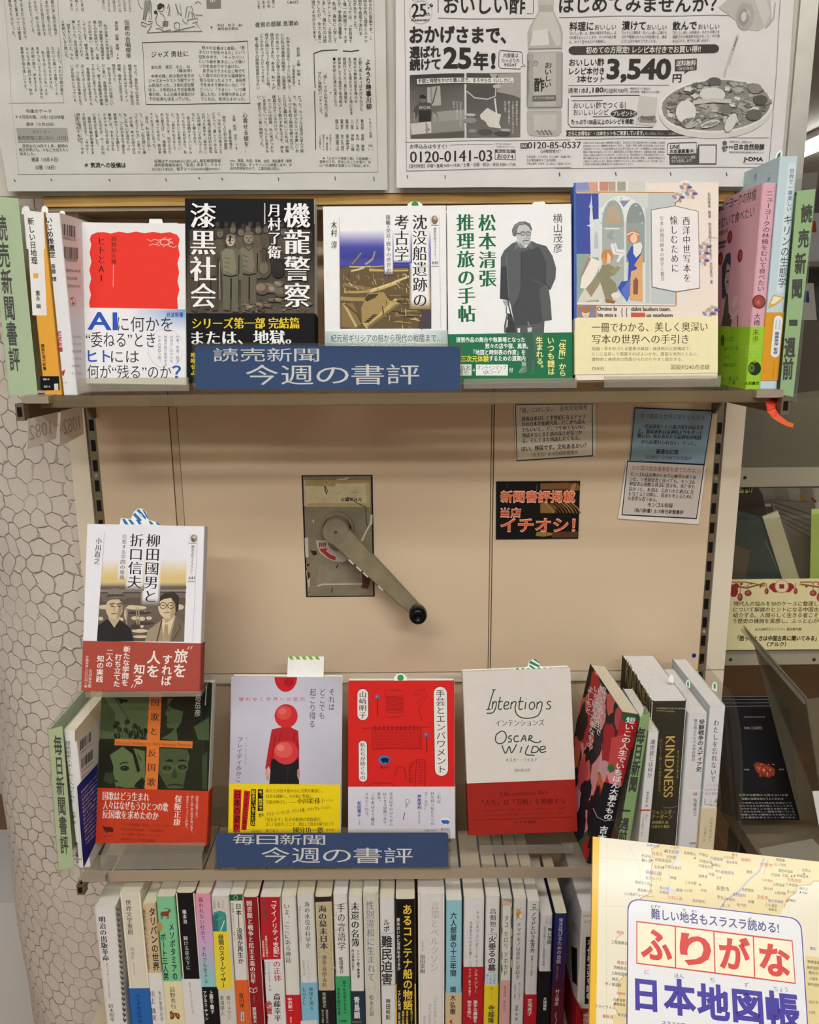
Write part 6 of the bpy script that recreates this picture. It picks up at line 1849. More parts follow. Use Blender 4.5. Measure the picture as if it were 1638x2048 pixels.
# the title runs down the spine
def down(pr, s, xa, ya, xb, yb, w, col, st):
  A, Bq = pr.uv(xa, ya), pr.uv(xb, yb)
  L_ = math.dist(A, Bq)
  d = ((Bq[0] - A[0]) / L_, (Bq[1] - A[1]) / L_)
  r_ = (-d[1], d[0])
  vs, fs = glyph(s, st)
  mnx, mxx = min(v[0] for v in vs), max(v[0] for v in vs)
  mny, mxy = min(v[1] for v in vs), max(v[1] for v in vs)
  W = math.dist(pr.uv((xa + xb) / 2 - w / 2, (ya + yb) / 2), pr.uv((xa + xb) / 2 + w / 2, (ya + yb) / 2))
  pr._place([((v[0] - mnx) / (mxx - mnx) * L_, (v[1] - (mny + mxy) / 2) / (mxy - mny) * W) for v in vs], fs, A, d, r_, col, pr._l())
down(pr, 'KINDNESS', 1005, 785, 982, 1340, 84, GD, 'm')
pr.tv('カインドネス', 1076, 905, 1170, 18, GD, 'r', 1068); pr.tv('思いやりと優しさで世界を変える', 920, 810, 1290, 30, 'a08b52', 'm', 904)
pr.th('A DIFFERENT KIND OF POWER', 876, 1140, 530, 14, 'b9b09a', 'r', 534); pr.th('JACINDA ARDERN', 876, 1040, 552, 14, GD, 'r', 562)
pr.line([(938, 1434), (1010, 1436), (1112, 1412)], 4, '8a8578')
pr.th('ジャシンダ・', 835, 1040, 1478, 44, GD, 'm', 1474); pr.th('アーダーン', 832, 1022, 1520, 44, GD, 'm', 1516); pr.th('峰﨑朗多 訳', 838, 985, 1568, 30, GD, 'm'); pr.th('辻清まり 解説', 834, 995, 1606, 30, GD, 'm')
L = Print(b.cover, b.sl)
down(L, 'KINDNESS', 600, 180, 830, 580, 70, 'a8915a', 'm')
done(b)
C()
slip(b, [(1337, 1362), (1338, 1353), (1342, 1349), (1347, 1352), (1347, 1366)], 'ffffff')
b = spine_book('white paperback with red initials at the foot, right of the dark thick book', (1377, 1426), (1416, 1427), Z_LS, 0.822, 0.12, ('d8d4d2', 'dedad8', 'dedad8'), pages='f0ece6', r=0.003)
C(1120, 1300, 4.55)
pr = b.pr
pr.tv('受験戦争のメディア史', 1292, 630, 1108, 54, '2c2a2c', 'b', 1262); pr.tv('無名戦士たちの合格体験記', 1236, 625, 1012, 32, '2c2a2c', 'r', 1212)
pr.line([(1140, 1262), (1180, 1280), (1300, 1278)], 5, 'f3f0ee'); pr.th('NB', 1212, 1250, 1310, 26, 'b8322c', 'b'); pr.tv('佐藤卓己', 1232, 1345, 1508, 36, '2c2a2c', 'r', 1224)
pr.th('NHK', 1178, 1242, 1758, 24, '7a2a2c', 'b'); pr.th('ブックス', 1180, 1240, 1784, 18, '7a2a2c', 'r')
done(b)
C()
slip(b, [(1371, 1372), (1372, 1363), (1376, 1359), (1380, 1362), (1380, 1376)], '3a9a48', stripes=[[(1374, 1372), (1374, 1365), (1377, 1362), (1378, 1372)]])
b = spine_book('white book with a drawn open book and a beige foot, rightmost on the lower shelf', (1420, 1412), (1451, 1412), Z_LS, 0.820, 0.13, ('c9d2d4', 'e0dddb', 'e0dddb'), pages='f2efec', r=0.001)
C(1120, 1300, 4.55)
pr = b.pr
pr.tv('わたしを忘れないで', 1425, 630, 1205, 52, '3c3a3a', 'm', 1390)
pr.th('アンネが', 1335, 1440, 1232, 26, '9a9694', 'm'); pr.th('日記を書く', 1318, 1440, 1270, 26, '9a9694', 'm'); pr.th('前の物語', 1318, 1440, 1306, 26, '9a9694', 'm')
pr.line([(1318, 1352), (1316, 1402), (1366, 1408), (1375, 1416), (1390, 1410), (1428, 1418), (1432, 1355)], 5, '8a5a44'); pr.line([(1370, 1360), (1375, 1416)], 3, '8a5a44'); pr.line([(1408, 1392), (1420, 1352), (1430, 1392)], 7, '2c2a2c')
pb = band(b, 1438, 1360, ('d9c9a4', 'dccda9', 'dccda9'))
pb.tv('アリス・ホフマン', 1378, 1530, 1745, 34, '5c5038', 'm', 1362); pb.tv('三辺律子 訳', 1326, 1600, 1745, 26, '8a7c5c', 'm', 1312)
done(b)
C()
slip(b, [(1423, 1378), (1425, 1366), (1430, 1363), (1434, 1367), (1434, 1384)], '3a9a48', stripes=[[(1427, 1376), (1427, 1368), (1431, 1366), (1431, 1378)]])
# clear bookend with a curved edge
C()
x = at(1462, 1600, 0.83).x
be = Part()
pts = [Vector((x, 0.803, Z_LS + 0.0005))]
for k in range(9):
  a = pi / 2 * k / 8
  pts.append(Vector((x, 0.803 + 0.06 * (1 - cos(a)), Z_LS + 0.02 + 0.16 * sin(a))))
pts += [Vector((x, 0.95, Z_LS + 0.18)), Vector((x, 0.95, Z_LS + 0.0005))]
be.prism(pts, Vector((0.003, 0, 0)), 'ffffff')
tag(be.build('bookend', M_CLEAR), 'scuffed clear acrylic bookend at the right end of the lower shelf', 'bookend')
# ================================================================== ROW OF SPINES
Y5 = 0.80
rnd = random.Random(31)
QA, QB, QC = (140, 1730, 4.55), (480, 1730, 4.55), (820, 1730, 4.31)
ROWGRP = 'books in the row of spines under the lower shelf'
def spine(label, crop, xl, xr, y, col, pages, draw, bandtop=None, bandcol=None, depth=0.128, Y=Y5, side=None, r=0.0022, dy=0):
  C(*crop)
  tl, tr = px((xl, y)), px((xr, y + dy))
  b = spine_book(label, tl, tr, Z_BS + 0.0003, Y, depth, (side or col, col, side or col), pages=pages, group=ROWGRP, r=r)
  C(*crop)
  draw(b.pr)
  if bandtop:
    pb = band(b, bandtop, (xl + xr) / 2, (bandcol, bandcol, bandcol))
    draw2 = getattr(draw, 'band', None)
    b.pb = pb
  else:
    b.pb = b.pr
  return b
def T(pr, s, x0, y0, x1, y1, w, col, st='r'):
  pr.tv(s, x0, y0, y1, w, col, st, x1=x1)
K, GY = '2b2928', '7d7a76'
b = spine('tall white book with black brush title, leftmost in the row of spines', QA, 215, 408, 385, 'dcd8d3', 'e9e2d0', lambda p: (T(p, '明治の出版革命', 288, 465, 328, 875, 62, K, 'mb'), T(p, '教科書の興亡と流通革命の曙光', 338, 890, 360, 1215, 20, GY, 'm'), T(p, '鈴木俊幸', 372, 1262, 388, 1425, 50, K, 'm'), p.line([(308, 1232), (440, 1222)], 3, 'c4bfb8')), r=.004)
r2 = Print(b.cover, b.sr)
for k in range(22):
  y = 390 + 48 * k
  r2.line([(418 + k * 3, y), (440 + k * 3, y + 26)], 7, 'a9a090'); r2.line([(430 + k * 3, y + 20), (448 + k * 3, y + 12)], 6, '8a8272')
done(b)
b = spine('cream book with a blue foot band, second in the row of spines', QA, 445, 640, 243, 'd9d1bd', 'e9dfc6', lambda p: (T(p, '世界文学重層', 528, 315, 552, 635, 54, K, 'n'), T(p, '西成彦', 565, 745, 572, 860, 36, GY, 'm'), p.line([(578, 885), (588, 1000)], 5, 'a39c8a')), 1120, '2a64ac', r=.006)
T(b.pb, 'みすず書房の本', 612, 1170, 640, 1440, 44, '17315c', 'm')
done(b)
b = spine('tan book with speckled spine and white foot, third in the row of spines', QA, 655, 776, 352, 'cdb48f', 'e9dcc0', lambda p: ([p.ell(672 + 98 * a_ + .085 * (y_ - 352), y_, 4, 4, rnd.choice(['b0905f', 'e0cdb0']), n=8) for a_, y_ in [(rnd.random(), rnd.uniform(370, 960)) for _ in range(50)]], T(p, 'タリバンの世界', 745, 385, 788, 960, 62, K, 'b'), T(p, '秘密学校へつどう女たち', 672, 395, 722, 950, 30, '5a4a36', 'm')), 980, 'dedad6')
T(b.pb, '川上 珠実', 745, 1140, 768, 1420, 46, K, 'n'); T(b.pb, '毎日新聞記者', 815, 1140, 838, 1420, 26, K, 'm')
done(b)
def mesop(p):
  p.poly([(820, 440), (835, 425), (890, 420), (905, 400), (918, 408), (912, 425), (900, 440), (898, 465), (830, 465)], '8a3f2c')
  for x in (832, 845, 886, 898):
    p.line([(x, 460), (x - 4, 492)], 6, '5c2a20')
  p.line([(860, 400), (880, 395), (905, 402)], 6, '2c4a34'); p.ell(815, 560, 26, 44, 'b88d52')
  T(p, 'メソポタミアの', 920, 525, 958, 1048, 50, '1f2a22', 'b'); T(p, 'ボート三人男', 845, 620, 878, 1048, 50, '1f2a22', 'b')
b = spine('light green book with a small dog drawing, fourth in the row of spines', QA, 780, 950, 288, '7fc292', 'eadfc4', mesop, 1055, 'e0d6ab')
T(b.pb, '高野秀行', 928, 1108, 944, 1310, 50, K, 'm'); b.pb.poly([(905, 1340), (925, 1325), (940, 1345), (985, 1345), (1000, 1370), (995, 1405), (975, 1400), (960, 1375), (935, 1405), (910, 1400), (915, 1370)], '7a4428')
for x in (925, 950, 975):
  b.pb.line([(x, 1352), (x + 5, 1380)], 5, 'd9c48a')
done(b)
b = spine('glossy black book with white lettering and white foot, fifth spine in the row', QA, 955, 1132, 255, '17151a', 'e9dcbf', lambda p: (T(p, '橋本治', 1038, 405, 1050, 535, 38, 'd9d5d3', 'b'), T(p, '輝ける星の下に', 1050, 645, 1080, 955, 42, 'd9d5d3', 'm')), 1035, 'dcd8d6', r=.005)
T(b.pb, '悪徳にまみれた民主党小説', 1088, 1065, 1118, 1350, 20, GY, 'm')
done(b)
def grad_spine(p):
  p.grad([(1137, 262), (1275, 258), (1325, 1110), (1190, 1106)], 3, 24, lambda s, t: mix('dd8fa3', 'c9a3c9', t * 2) if t < .5 else mix('c9a3c9', '8cc8c4', (t - .5) * 2.2))
  T(p, '報われない社会で、それでも生きる', 1188, 290, 1240, 1080, 44, '3a2430', 'n')
b = spine('book fading from pink to teal with a black foot band, sixth spine', QA, 1136, 1275, 262, 'd58fa5', 'eadcc0', grad_spine, 1108, '141216', r=.005)
T(b.pb, '上野千鶴子', 1282, 1140, 1298, 1355, 36, 'e3dfdc', 'b'); T(b.pb, 'アグネス・チャン', 1226, 1145, 1246, 1415, 34, 'e3dfdc', 'b')
done(b)
def star(p):
  p.poly([(1300, 460), (1310, 430), (1360, 416), (1410, 430), (1422, 460), (1428, 605), (1308, 605)], '3f8f86'); p.poly([(1302, 470), (1345, 440), (1350, 600), (1308, 602)], '2c6f74'); p.line([(1405, 505), (1385, 560), (1370, 600)], 8, 'dfe7dc'); p.line([(1330, 500), (1400, 470)], 5, '6fb5a6')
  p.poly([(1302, 606), (1444, 606), (1482, 1124), (1334, 1128)], 'e5cf3f')
  T(p, '昼間のスターゲイザー', 1372, 630, 1400, 1118, 52, K, 'b'); T(p, '占いと', 1388, 320, 1392, 395, 20, K, 'r'); T(p, '心理学', 1350, 320, 1354, 395, 20, K, 'r'); T(p, 'の対話', 1312, 320, 1316, 395, 20, K, 'r')
  T(p, '鏡リュウジ', 1440, 1185, 1450, 1410, 36, K, 'r'); T(p, '東畑開人', 1382, 1185, 1390, 1370, 36, K, 'r')
b = spine('pale grey book with a yellow title panel and a teal arch picture, seventh spine', QA, 1282, 1445, 284, 'cfc9bf', 'f0ebe2', star); done(b)
b = spine('white book with a green cap and an orange foot band', QA, 1450, 1568, 268, 'd9d4ca', 'eee5d0', lambda p: (p.poly([(1450, 270), (1566, 266), (1568, 322), (1454, 324)], '1f5a3a'), p.ell(1508, 297, 20, 20, 'c9c48f'), p.ell(1508, 297, 16, 16, '1f5a3a'), T(p, '日本――没落か再生か', 1532, 348, 1556, 900, 54, K, 'b'), T(p, '時代精神とデモクラシーのゆくえ', 1478, 345, 1500, 690, 20, K, 'm')), 1046, 'd9622c')
T(b.pb, '吉川洋', 1556, 1165, 1566, 1300, 46, K, 'b'); b.pb.rect(1552, 1335, 1586, 1425, '8a8c9a'); b.pb.rect(1556, 1339, 1582, 1421, 'dcdad6'); T(b.pb, '岩波書店', 1569, 1343, 1570, 1418, 18, K, 'b')
done(b)
b = spine('dark red book with a white title and a small open-book mark', QB, 22, 165, 294, '8a1a20', 'eee2c8', lambda p: (T(p, '図書館と戦争と民主主義の百年', 82, 320, 122, 1080, 50, 'e3dcd6', 'mb'), p.poly([(85, 1112), (120, 1125), (155, 1110), (158, 1150), (122, 1168), (88, 1152)], 'c9b8ae'), p.poly([(92, 1120), (118, 1132), (118, 1158), (94, 1148)], '8a1a20'), p.poly([(126, 1132), (150, 1120), (152, 1146), (127, 1158)], '8a1a20'), T(p, '渡邊重夫', 128, 1290, 138, 1440, 38, 'e3dcd6', 'mb'), T(p, '一〇一', 130, 1180, 130, 1260, 16, 'c9b8ae', 'r')), r=.004); done(b)
def minority(p):
  p.poly([(182, 292), (364, 290), (370, 855), (200, 862)], 'b3222a')
  T(p, '「マイノリティ支配」', 300, 292, 335, 868, 56, 'ecdcd8', 'b'); T(p, 'の正体', 332, 868, 345, 1060, 72, 'a8242c', 'n'); p.line([(215, 310), (240, 505)], 34, '8a3a3c'); T(p, '分断された社会と', 236, 640, 248, 835, 22, 'ecdcd8', 'b'); T(p, '友好的な支配', 210, 685, 218, 835, 20, 'ecdcd8', 'b')
  T(p, 'アンシュル・サルカール 著', 258, 880, 274, 1145, 26, K, 'm'); T(p, '町田敦夫 訳', 222, 880, 230, 995, 20, K, 'm'); T(p, '斎藤幸平', 335, 1165, 345, 1425, 70, K, 'mb'); T(p, '絶賛！', 258, 1235, 270, 1425, 64, 'b3222a', 'b')
b = spine('book red above and white below with a long slanted title', QB, 182, 365, 288, 'dcd8d4', 'efe6d4', minority); done(b)
b = spine('white book with a thin black title and a red foot band', QB, 372, 505, 292, 'd9d5cc', 'ece2c8', lambda p: T(p, 'いま、ここにある神話', 424, 348, 442, 890, 54, K, 'n'), 1180, 'c41f26', r=.004)
T(b.pb, '中沢新一', 452, 1205, 462, 1340, 42, 'ecdcd8', 'b'); T(b.pb, '講談社', 462, 1380, 465, 1440, 18, 'ecdcd8', 'r'); done(b)
b = spine('pale grey book with a light blue foot band', QB, 516, 670, 266, 'd3d0c9', 'e6dbbc', lambda p: (T(p, '海の水位の科学史', 608, 330, 622, 760, 50, K, 'n'), T(p, '海面０ｍをめぐる三百年の歴史', 542, 370, 552, 705, 20, GY, 'm'), T(p, 'ウィルコ・ハーデン', 615, 868, 628, 1060, 22, GY, 'm'), T(p, '熊谷玲子訳', 578, 868, 586, 1005, 22, GY, 'm')), 1068, '7fb5c9')
T(b.pb, '地球を測る', 645, 1110, 652, 1320, 40, '1f2f3c', 'n'); T(b.pb, 'ものさし', 580, 1115, 586, 1275, 36, '1f2f3c', 'n'); b.pb.poly([(552, 1418), (700, 1410), (702, 1460), (554, 1460)], 'cfccc6'); done(b)
b = spine('tan book with a dark cap and a black foot band', QB, 680, 832, 290, 'bfae8c', 'e9dcbd', lambda p: (p.poly([(680, 292), (832, 286), (836, 330), (684, 338)], '2c2426'), [p.line([(700, 690 + 40 * k), (760, 660 + 40 * k), (838, 700 + 40 * k)], 4, 'a3916e') for k in range(5)], T(p, '海の幕末日本', 748, 365, 765, 770, 76, '2c2a44', 'mb'), T(p, '測量・海図・海防', 765, 822, 770, 1110, 42, K, 'n')), 1140, '1d1a1c', r=.004)
T(b.pb, '後藤敦史', 765, 1155, 770, 1300, 36, 'c9c2b4', 'm'); T(b.pb, '開国前夜の海', 790, 1315, 795, 1440, 22, 'c9c2b4', 'm'); T(b.pb, '知られざる歴史', 752, 1315, 755, 1440, 22, 'c9c2b4', 'm'); done(b)
b = spine('white book with orange scrolls round its title and a green foot band', QB, 846, 975, 266, 'd9d5ce', 'f0ebe3', lambda p: (p.line([(850, 355), (890, 370), (970, 345)], 6, 'c98a50'), p.line([(845, 480), (875, 455), (880, 430)], 6, 'c98a50'), p.line([(850, 610), (900, 580), (970, 545)], 6, 'c98a50'), p.line([(860, 930), (890, 970)], 5, 'd6b08a'), T(p, '手の言語学', 918, 345, 928, 780, 74, K, 'n'), T(p, '松田俊介', 918, 835, 926, 990, 38, K, 'b')), 1010, '3f9f66')
T(b.pb, '音でも文字でもない', 948, 1050, 958, 1355, 32, '15301f', 'b'); T(b.pb, '日本手話の世界', 896, 1115, 902, 1370, 32, '15301f', 'b'); b.pb.th('大修館', 895, 968, 1420, 22, '15301f', 'b'); done(b)
b = spine('white book with a bold black title and a navy foot band', QB, 985, 1110, 292, 'd6d2ca', 'ece2ca', lambda p: (T(p, '未還の名簿', 1046, 335, 1050, 745, 76, K, 'mb'), T(p, 'シベリア最下層捕虜・', 1074, 768, 1078, 1040, 26, K, 'b'), T(p, '村山常雄の祈り', 1026, 765, 1030, 965, 26, K, 'b')), 1146, '2a3442')
T(b.pb, '青島顕', 1062, 1195, 1066, 1400, 56, 'd9dcdf', 'b'); b.pb.th('毎日新聞出版', 1020, 1105, 1428, 14, 'b8a35c', 'r'); done(b)
b = spine('grey-beige book with a pale blue-grey title', QB, 1116, 1260, 256, 'cbc5b6', 'ece3cf', lambda p: ([p.line([(1130 + 5 * k, 300 + 90 * k), (1190, 340 + 90 * k), (1255, 310 + 90 * k)], 5, 'bfb9aa') for k in range(8)], T(p, '性別違和に生まれて', 1182, 325, 1196, 1060, 74, '6d7f94', 'n'), T(p, '父と子で綴った', 1226, 1062, 1230, 1150, 16, '8f7f66', 'r'), T(p, '23年', 1172, 1110, 1174, 1150, 14, '8f7f66', 'r'), T(p, '松永正訓', 1196, 1180, 1198, 1375, 42, K, 'n')), r=.004); done(b)
def lupo(p):
  T(p, 'ルポ', 1332, 490, 1334, 612, 58, K, 'b')
  p.line([(1272, 615), (1340, 628), (1408, 615)], 5, '8a8580'); p.line([(1280, 1092), (1345, 1100), (1408, 1088)], 5, '8a8580')
  T(p, '難民迫害', 1336, 640, 1338, 1092, 104, K, 'b'); T(p, '神田和則', 1348, 1215, 1348, 1410, 44, K, 'b')
b = spine('white book with a huge black title between thin lines', QB, 1270, 1405, 298, 'd8d4d0', 'ebe0c6', lupo); done(b)
def konte(p):
  p.poly([(1412, 1085), (1600, 1080), (1604, 1460), (1416, 1460)], 'e0b23a'); p.poly([(1425, 1085), (1588, 1080), (1592, 1460), (1428, 1460)], '17140f')
  T(p, 'あるコンテナ船の物語', 1522, 355, 1528, 1320, 90, 'e8c34a', 'b'); T(p, '資本はいかに世界をめぐるか', 1440, 480, 1446, 960, 32, 'd9d4cc', 'b'); T(p, 'イアン久米川', 1448, 1135, 1450, 1320, 30, 'e6dfd0', 'b'); T(p, '山形浩生 解説', 1448, 1335, 1450, 1450, 22, 'd9d4cc', 'b'); T(p, '石油コンビナート', 1560, 1320, 1562, 1455, 22, 'e8c34a', 'b'); T(p, '港湾の現場', 1520, 1325, 1520, 1455, 22, 'e8c34a', 'b'); T(p, '海運の記録', 1484, 1325, 1484, 1455, 22, 'e8c34a', 'b')
b = spine('black book with big yellow title characters', QB, 1412, 1595, 312, '17140f', 'ece2c9', konte, r=.003); done(b)
b = spine('wide pale grey book with a foil title and brush lettering', QC, 66, 300, 255, 'dad4ce', 'efe7da', lambda p: (T(p, '言葉とベルクソン', 218, 310, 208, 920, 78, 'b9aca4', 'n'), T(p, '前田英樹', 110, 770, 108, 935, 46, K, 'n'), T(p, '批評の', 110, 650, 110, 745, 14, GY, 'r'), p.line([(66, 950), (180, 958), (300, 935)], 4, 'e3ded9'), T(p, 'ふたりが目指した', 218, 1130, 215, 1370, 30, '8f8a86', 'n'), T(p, 'ひとつの哲学', 172, 1195, 168, 1370, 30, '8f8a86', 'n'), T(p, '講談社', 126, 1300, 125, 1370, 24, '8f8a86', 'n')), r=.005); done(b)
b = spine('light blue book with a tan foot', QC, 312, 450, 306, '8fc0cc', 'f0e8da', lambda p: (T(p, '六人部屋の十三年間', 376, 405, 372, 962, 56, '1c2730', 'b'), T(p, '頭', 371, 1045, 371, 1100, 52, '1c2730', 'b')), 1104, 'cdb58f')
T(b.pb, '木弘樹', 370, 1118, 368, 1290, 50, K, 'b'); b.pb.poly([(340, 1345), (365, 1328), (360, 1345), (366, 1371), (345, 1362)], 'b8402c'); done(b)
b = spine('white book with a dotted title and a deep red foot band', QC, 466, 642, 285, 'd8d5d2', 'eee4d0', lambda p: (T(p, 'トランスジェンダー・ティー', 584, 390, 570, 885, 34, K, 'm'), T(p, '当事者たちの声を聴く ニコ', 526, 485, 518, 885, 26, K, 'm')), 876, 'b01f26')
T(b.pb, 'ンネイジャー', 570, 890, 566, 1105, 34, 'e6d6d2', 'm'); T(b.pb, 'ラング 佐々木雅子', 516, 890, 514, 1130, 24, 'e6d6d2', 'm'); T(b.pb, '勝手な議論を', 564, 1165, 562, 1360, 36, 'e6d6d2', 'b'); T(b.pb, '始める前に、', 512, 1165, 510, 1340, 36, 'e6d6d2', 'b'); done(b)
b = spine('white book with a bracketed black title and a yellow foot band', QC, 656, 776, 270, 'd9d6d2', 'efe6d6', lambda p: (T(p, '高畑勲と', 716, 372, 712, 590, 56, K, 'm'), p.line([(672, 600), (745, 594)], 4, K), p.line([(745, 594), (744, 625)], 4, K), T(p, '火垂るの墓', 710, 608, 704, 915, 70, K, 'b'), p.line([(672, 925), (735, 920)], 4, K), p.poly([(652, 935), (752, 932), (750, 1035), (648, 1030)], 'c9d2dc'), T(p, '幻の脚本', 728, 940, 726, 1030, 22, '3f5a7c', 'n'), T(p, '「７冊の構', 696, 940, 694, 1030, 22, '3f5a7c', 'n'), T(p, '想ノート', 668, 940, 666, 1030, 22, '3f5a7c', 'n')), 1038, 'e3c92c')
T(b.pb, '寺越陽子', 700, 1205, 696, 1420, 52, K, 'b'); T(b.pb, 'テラコシ', 730, 1215, 729, 1330, 14, K, 'r'); T(b.pb, '想ノート', 704, 1050, 702, 1165, 24, '8a7a1a', 'n'); done(b)
b = spine('slim pale book with green and pink leaf patterns down its edges', QC, 788, 882, 292, '8f9a80', 'ded8d0', lambda p: (p.poly([(790, 294), (880, 330), (878, 356), (800, 350)], 'd9a9a0'), p.poly([(800, 352), (868, 350), (862, 995), (785, 995)], 'd8d3cc'), [p.ell(875, 400 + 90 * k, 8, 40, ('7d8f50', '4a6a5a', 'b3b060')[k % 3], 0, 12) for k in range(6)], [p.ell(792, 450 + 110 * k, 6, 40, ('7d8f50', '4a6a5a', 'd9a9a0')[k % 3], 0, 12) for k in range(5)], p.poly([(782, 996), (862, 996), (858, 1380), (768, 1380)], 'd3a39c'), T(p, 'タコ セロリ アボカド', 832, 432, 822, 955, 40, K, 'n'), T(p, '長谷川 あかり', 818, 1040, 814, 1265, 26, '6a3a3c', 'n')), r=.001); done(b)
def sloth(p):
  p.ell(938, 425, 24, 32, 'c98a3c'); p.ell(932, 395, 17, 16, 'd9a35a'); p.line([(918, 365), (928, 385)], 4, '5c4326'); p.line([(955, 368), (945, 385)], 4, '5c4326'); p.ell(958, 440, 22, 28, 'e6dccb'); p.line([(958 + 20 * cos(a), 440 + 26 * sin(a)) for a in [2 * pi * k / 14 for k in range(14)]], 3, '5c4326', True); p.line([(925, 450), (915, 470)], 6, '8a5a2c')
  T(p, 'ナマケモノは意外と早起き', 940, 495, 926, 985, 40, K, 'n'); T(p, '働くとキツネ流から', 945, 1015, 940, 1160, 16, K, 'n'); T(p, '「体内時計」の秘密', 908, 1015, 902, 1150, 16, K, 'n'); T(p, '遠藤 求 著', 920, 1205, 916, 1340, 28, K, 'n')
b = spine('white book with a small golden cartoon beast', QC, 896, 1006, 292, 'd5d2d0', 'efe5d2', sloth); done(b)
b = spine('white book with a crowded black title and a red foot band', QC, 1016, 1120, 312, 'd8d5d4', 'f3ecdf', lambda p: (p.th('●●', 1056, 1086, 342, 12, K, 'r'), p.th('集英', 1056, 1086, 366, 14, K, 'b'), p.line([(1035, 388), (1070, 380), (1105, 388)], 9, '8fb040'), T(p, 'ノマドという生き方', 1066, 405, 1054, 755, 46, K, 'b'), T(p, '旅暮らしの人類学', 1054, 778, 1046, 960, 22, K, 'r')), 1114, 'b52028')
T(b.pb, '左地亮子', 1036, 1150, 1030, 1300, 42, 'e6d6d2', 'b'); done(b)
b = spine('short white book with a black lower half', QC, 1130, 1232, 436, 'd9d7da', 'efe7da', lambda p: (p.line([(1176, 465), (1176, 510), (1184, 485), (1196, 485), (1200, 515), (1210, 515), (1210, 462), (1180, 460)], 3, GY), T(p, '怖い宇宙', 1206, 540, 1198, 680, 36, K, 'b'), T(p, '巨大太陽フレアと磁気嵐の脅威', 1162, 528, 1150, 870, 22, K, 'r')), 915, '1a181e', depth=.106, r=.003)
T(b.pb, '片岡龍峰', 1166, 1140, 1160, 1255, 30, 'e3e0dd', 'b'); done(b)
b = spine('short book, navy above and maroon below', QC, 1252, 1356, 418, '2a2c66', 'efe5c9', lambda p: (p.grad([(1250, 600), (1352, 600), (1330, 1050), (1235, 1050)], 2, 10, lambda s, t: mix('2a2c66', '4c1c34', t)), T(p, '生き延びるための会話', 1304, 455, 1280, 850, 42, 'dcd8e0', 'r'), T(p, '世界とつながる', 1272, 870, 1264, 990, 14, 'b9a9bc', 'r')), 1050, '5a1a2c', depth=.106)
T(b.pb, '村上靖彦', 1272, 1070, 1262, 1215, 36, 'e3d6da', 'r'); b.pb.line([(1262, 1270), (1250, 1300), (1265, 1330), (1252, 1371)], 5, 'c9a9b0'); done(b)
# the book half hidden by the yellow atlas, turned a little
b = spine('big white book with a black title block, half hidden by the yellow atlas', QC, 1480, 1720, 398, 'dbd5cf', 'eceae6', lambda p: (p.th("WINE'S HISTORY", 1492, 1640, 440, 20, '8a6a60', 'r', 430), p.th('SUCCESS STORY', 1500, 1640, 490, 20, '8a6a60', 'r', 482), p.poly([(1515, 620), (1700, 600), (1690, 1180), (1505, 1200)], '17151a'), T(p, '手仕様全史を読む', 1560, 640, 1545, 1160, 60, 'e3dfdc', 'b')), 1235, 'b3242a', r=.002)
T(b.pb, '「謎の時代」', 1520, 1260, 1512, 1400, 50, 'f0e2de', 'b')
L = Print(b.cover, b.sl)
L.th('WINS', 1400, 1450, 520, 80, 'a8333c', 'l', 560); L.poly([(1390, 700), (1440, 720), (1440, 1040), (1400, 1000)], '1d1a1c')
L.poly([(1395, 1090), (1470, 1230), (1470, 1400), (1395, 1400)], 'b3242a')
done(b)
C()
# ================================================================== NEWSPAPER PAGES
Y_N = 0.898
INK, INK2, NP = '33312e', '4a4844', 'c9c7bd'
def crumple(seed):
  r = random.Random(seed)
  folds = [(r.uniform(0, pi), r.uniform(-.2, .2), r.uniform(.0025, .0055)) for _ in range(9)]
  def f(u, v):
    z = 0.0012 * sin(7 * u + 3 * v + seed) + 0.0006 * sin(21 * u - 16 * v)
    for a, c, k in folds:
      d = u * cos(a) + v * sin(a) - c
      z += k * max(0.0, 1 - (d / 0.04) ** 2) ** 2 * 0.6
    return max(-0.0015, z) * 0.9 + 0.0016
  return f
def sheet(label, quad, seed):
  C()
  P0 = at((quad[3][0] + quad[2][0]) / 2, quad[3][1], Y_N)
  s = Surf(P0, Vector((1, 0, 0)), Vector((0, 0, 1)), crumple(seed))
  uv = [s.uv(q) for q in quad]
  p = Part()
  nx, ny = 70, 50
  vs = []
  for j in range(ny + 1):
    for i in range(nx + 1):
      a, t = i / nx, j / ny
      top = [uv[0][k] + (uv[1][k] - uv[0][k]) * a for k in (0, 1)]
      bot = [uv[3][k] + (uv[2][k] - uv[3][k]) * a for k in (0, 1)]
      vs.append(s.w(top[0] + (bot[0] - top[0]) * t, top[1] + (bot[1] - top[1]) * t))
  w_ = nx + 1
  fs = [(j * w_ + i, (j + 1) * w_ + i, (j + 1) * w_ + i + 1, j * w_ + i + 1) for j in range(ny) for i in range(nx)]
  p.add(vs, fs, NP)
  p.add([v + Vector((0, 0.0003, 0)) for v in vs], [f[::-1] for f in fs], NP)
  return p, Print(p, s, base=0.0004, fine=0.008, step=3e-5)
def ln(xp):
  return 0.008 - 0.000139 * (xp - 819)
def block(pr, rows, x, y0, y1, pitch, w, col=INK, st='r'):
  """columns of body type, first column at x (right), in the current crop"""
  for i, r in enumerate(rows):
    xx = x - pitch * i
    n = max(len(q) for q in rows)
    yb = y0 + (y1 - y0) * len(r) / n
    pr.tv(r, xx, y0, yb, w, col, st, x1=xx + ln(px((xx, 0))[0]) * (yb - y0), lift=pr.base)
L1, L2, L3, R4, R5 = (0, 0, 5.389), (270, 0, 5.689), (500, 0, 5.25), (790, 0, 4.68), (1110, 0, 3.102)
p, pr = sheet('left newspaper page of dense vertical columns, pinned above the upper shelf', [(-62, -60), (770, -60), (775, 380), (20, 384)], 3)
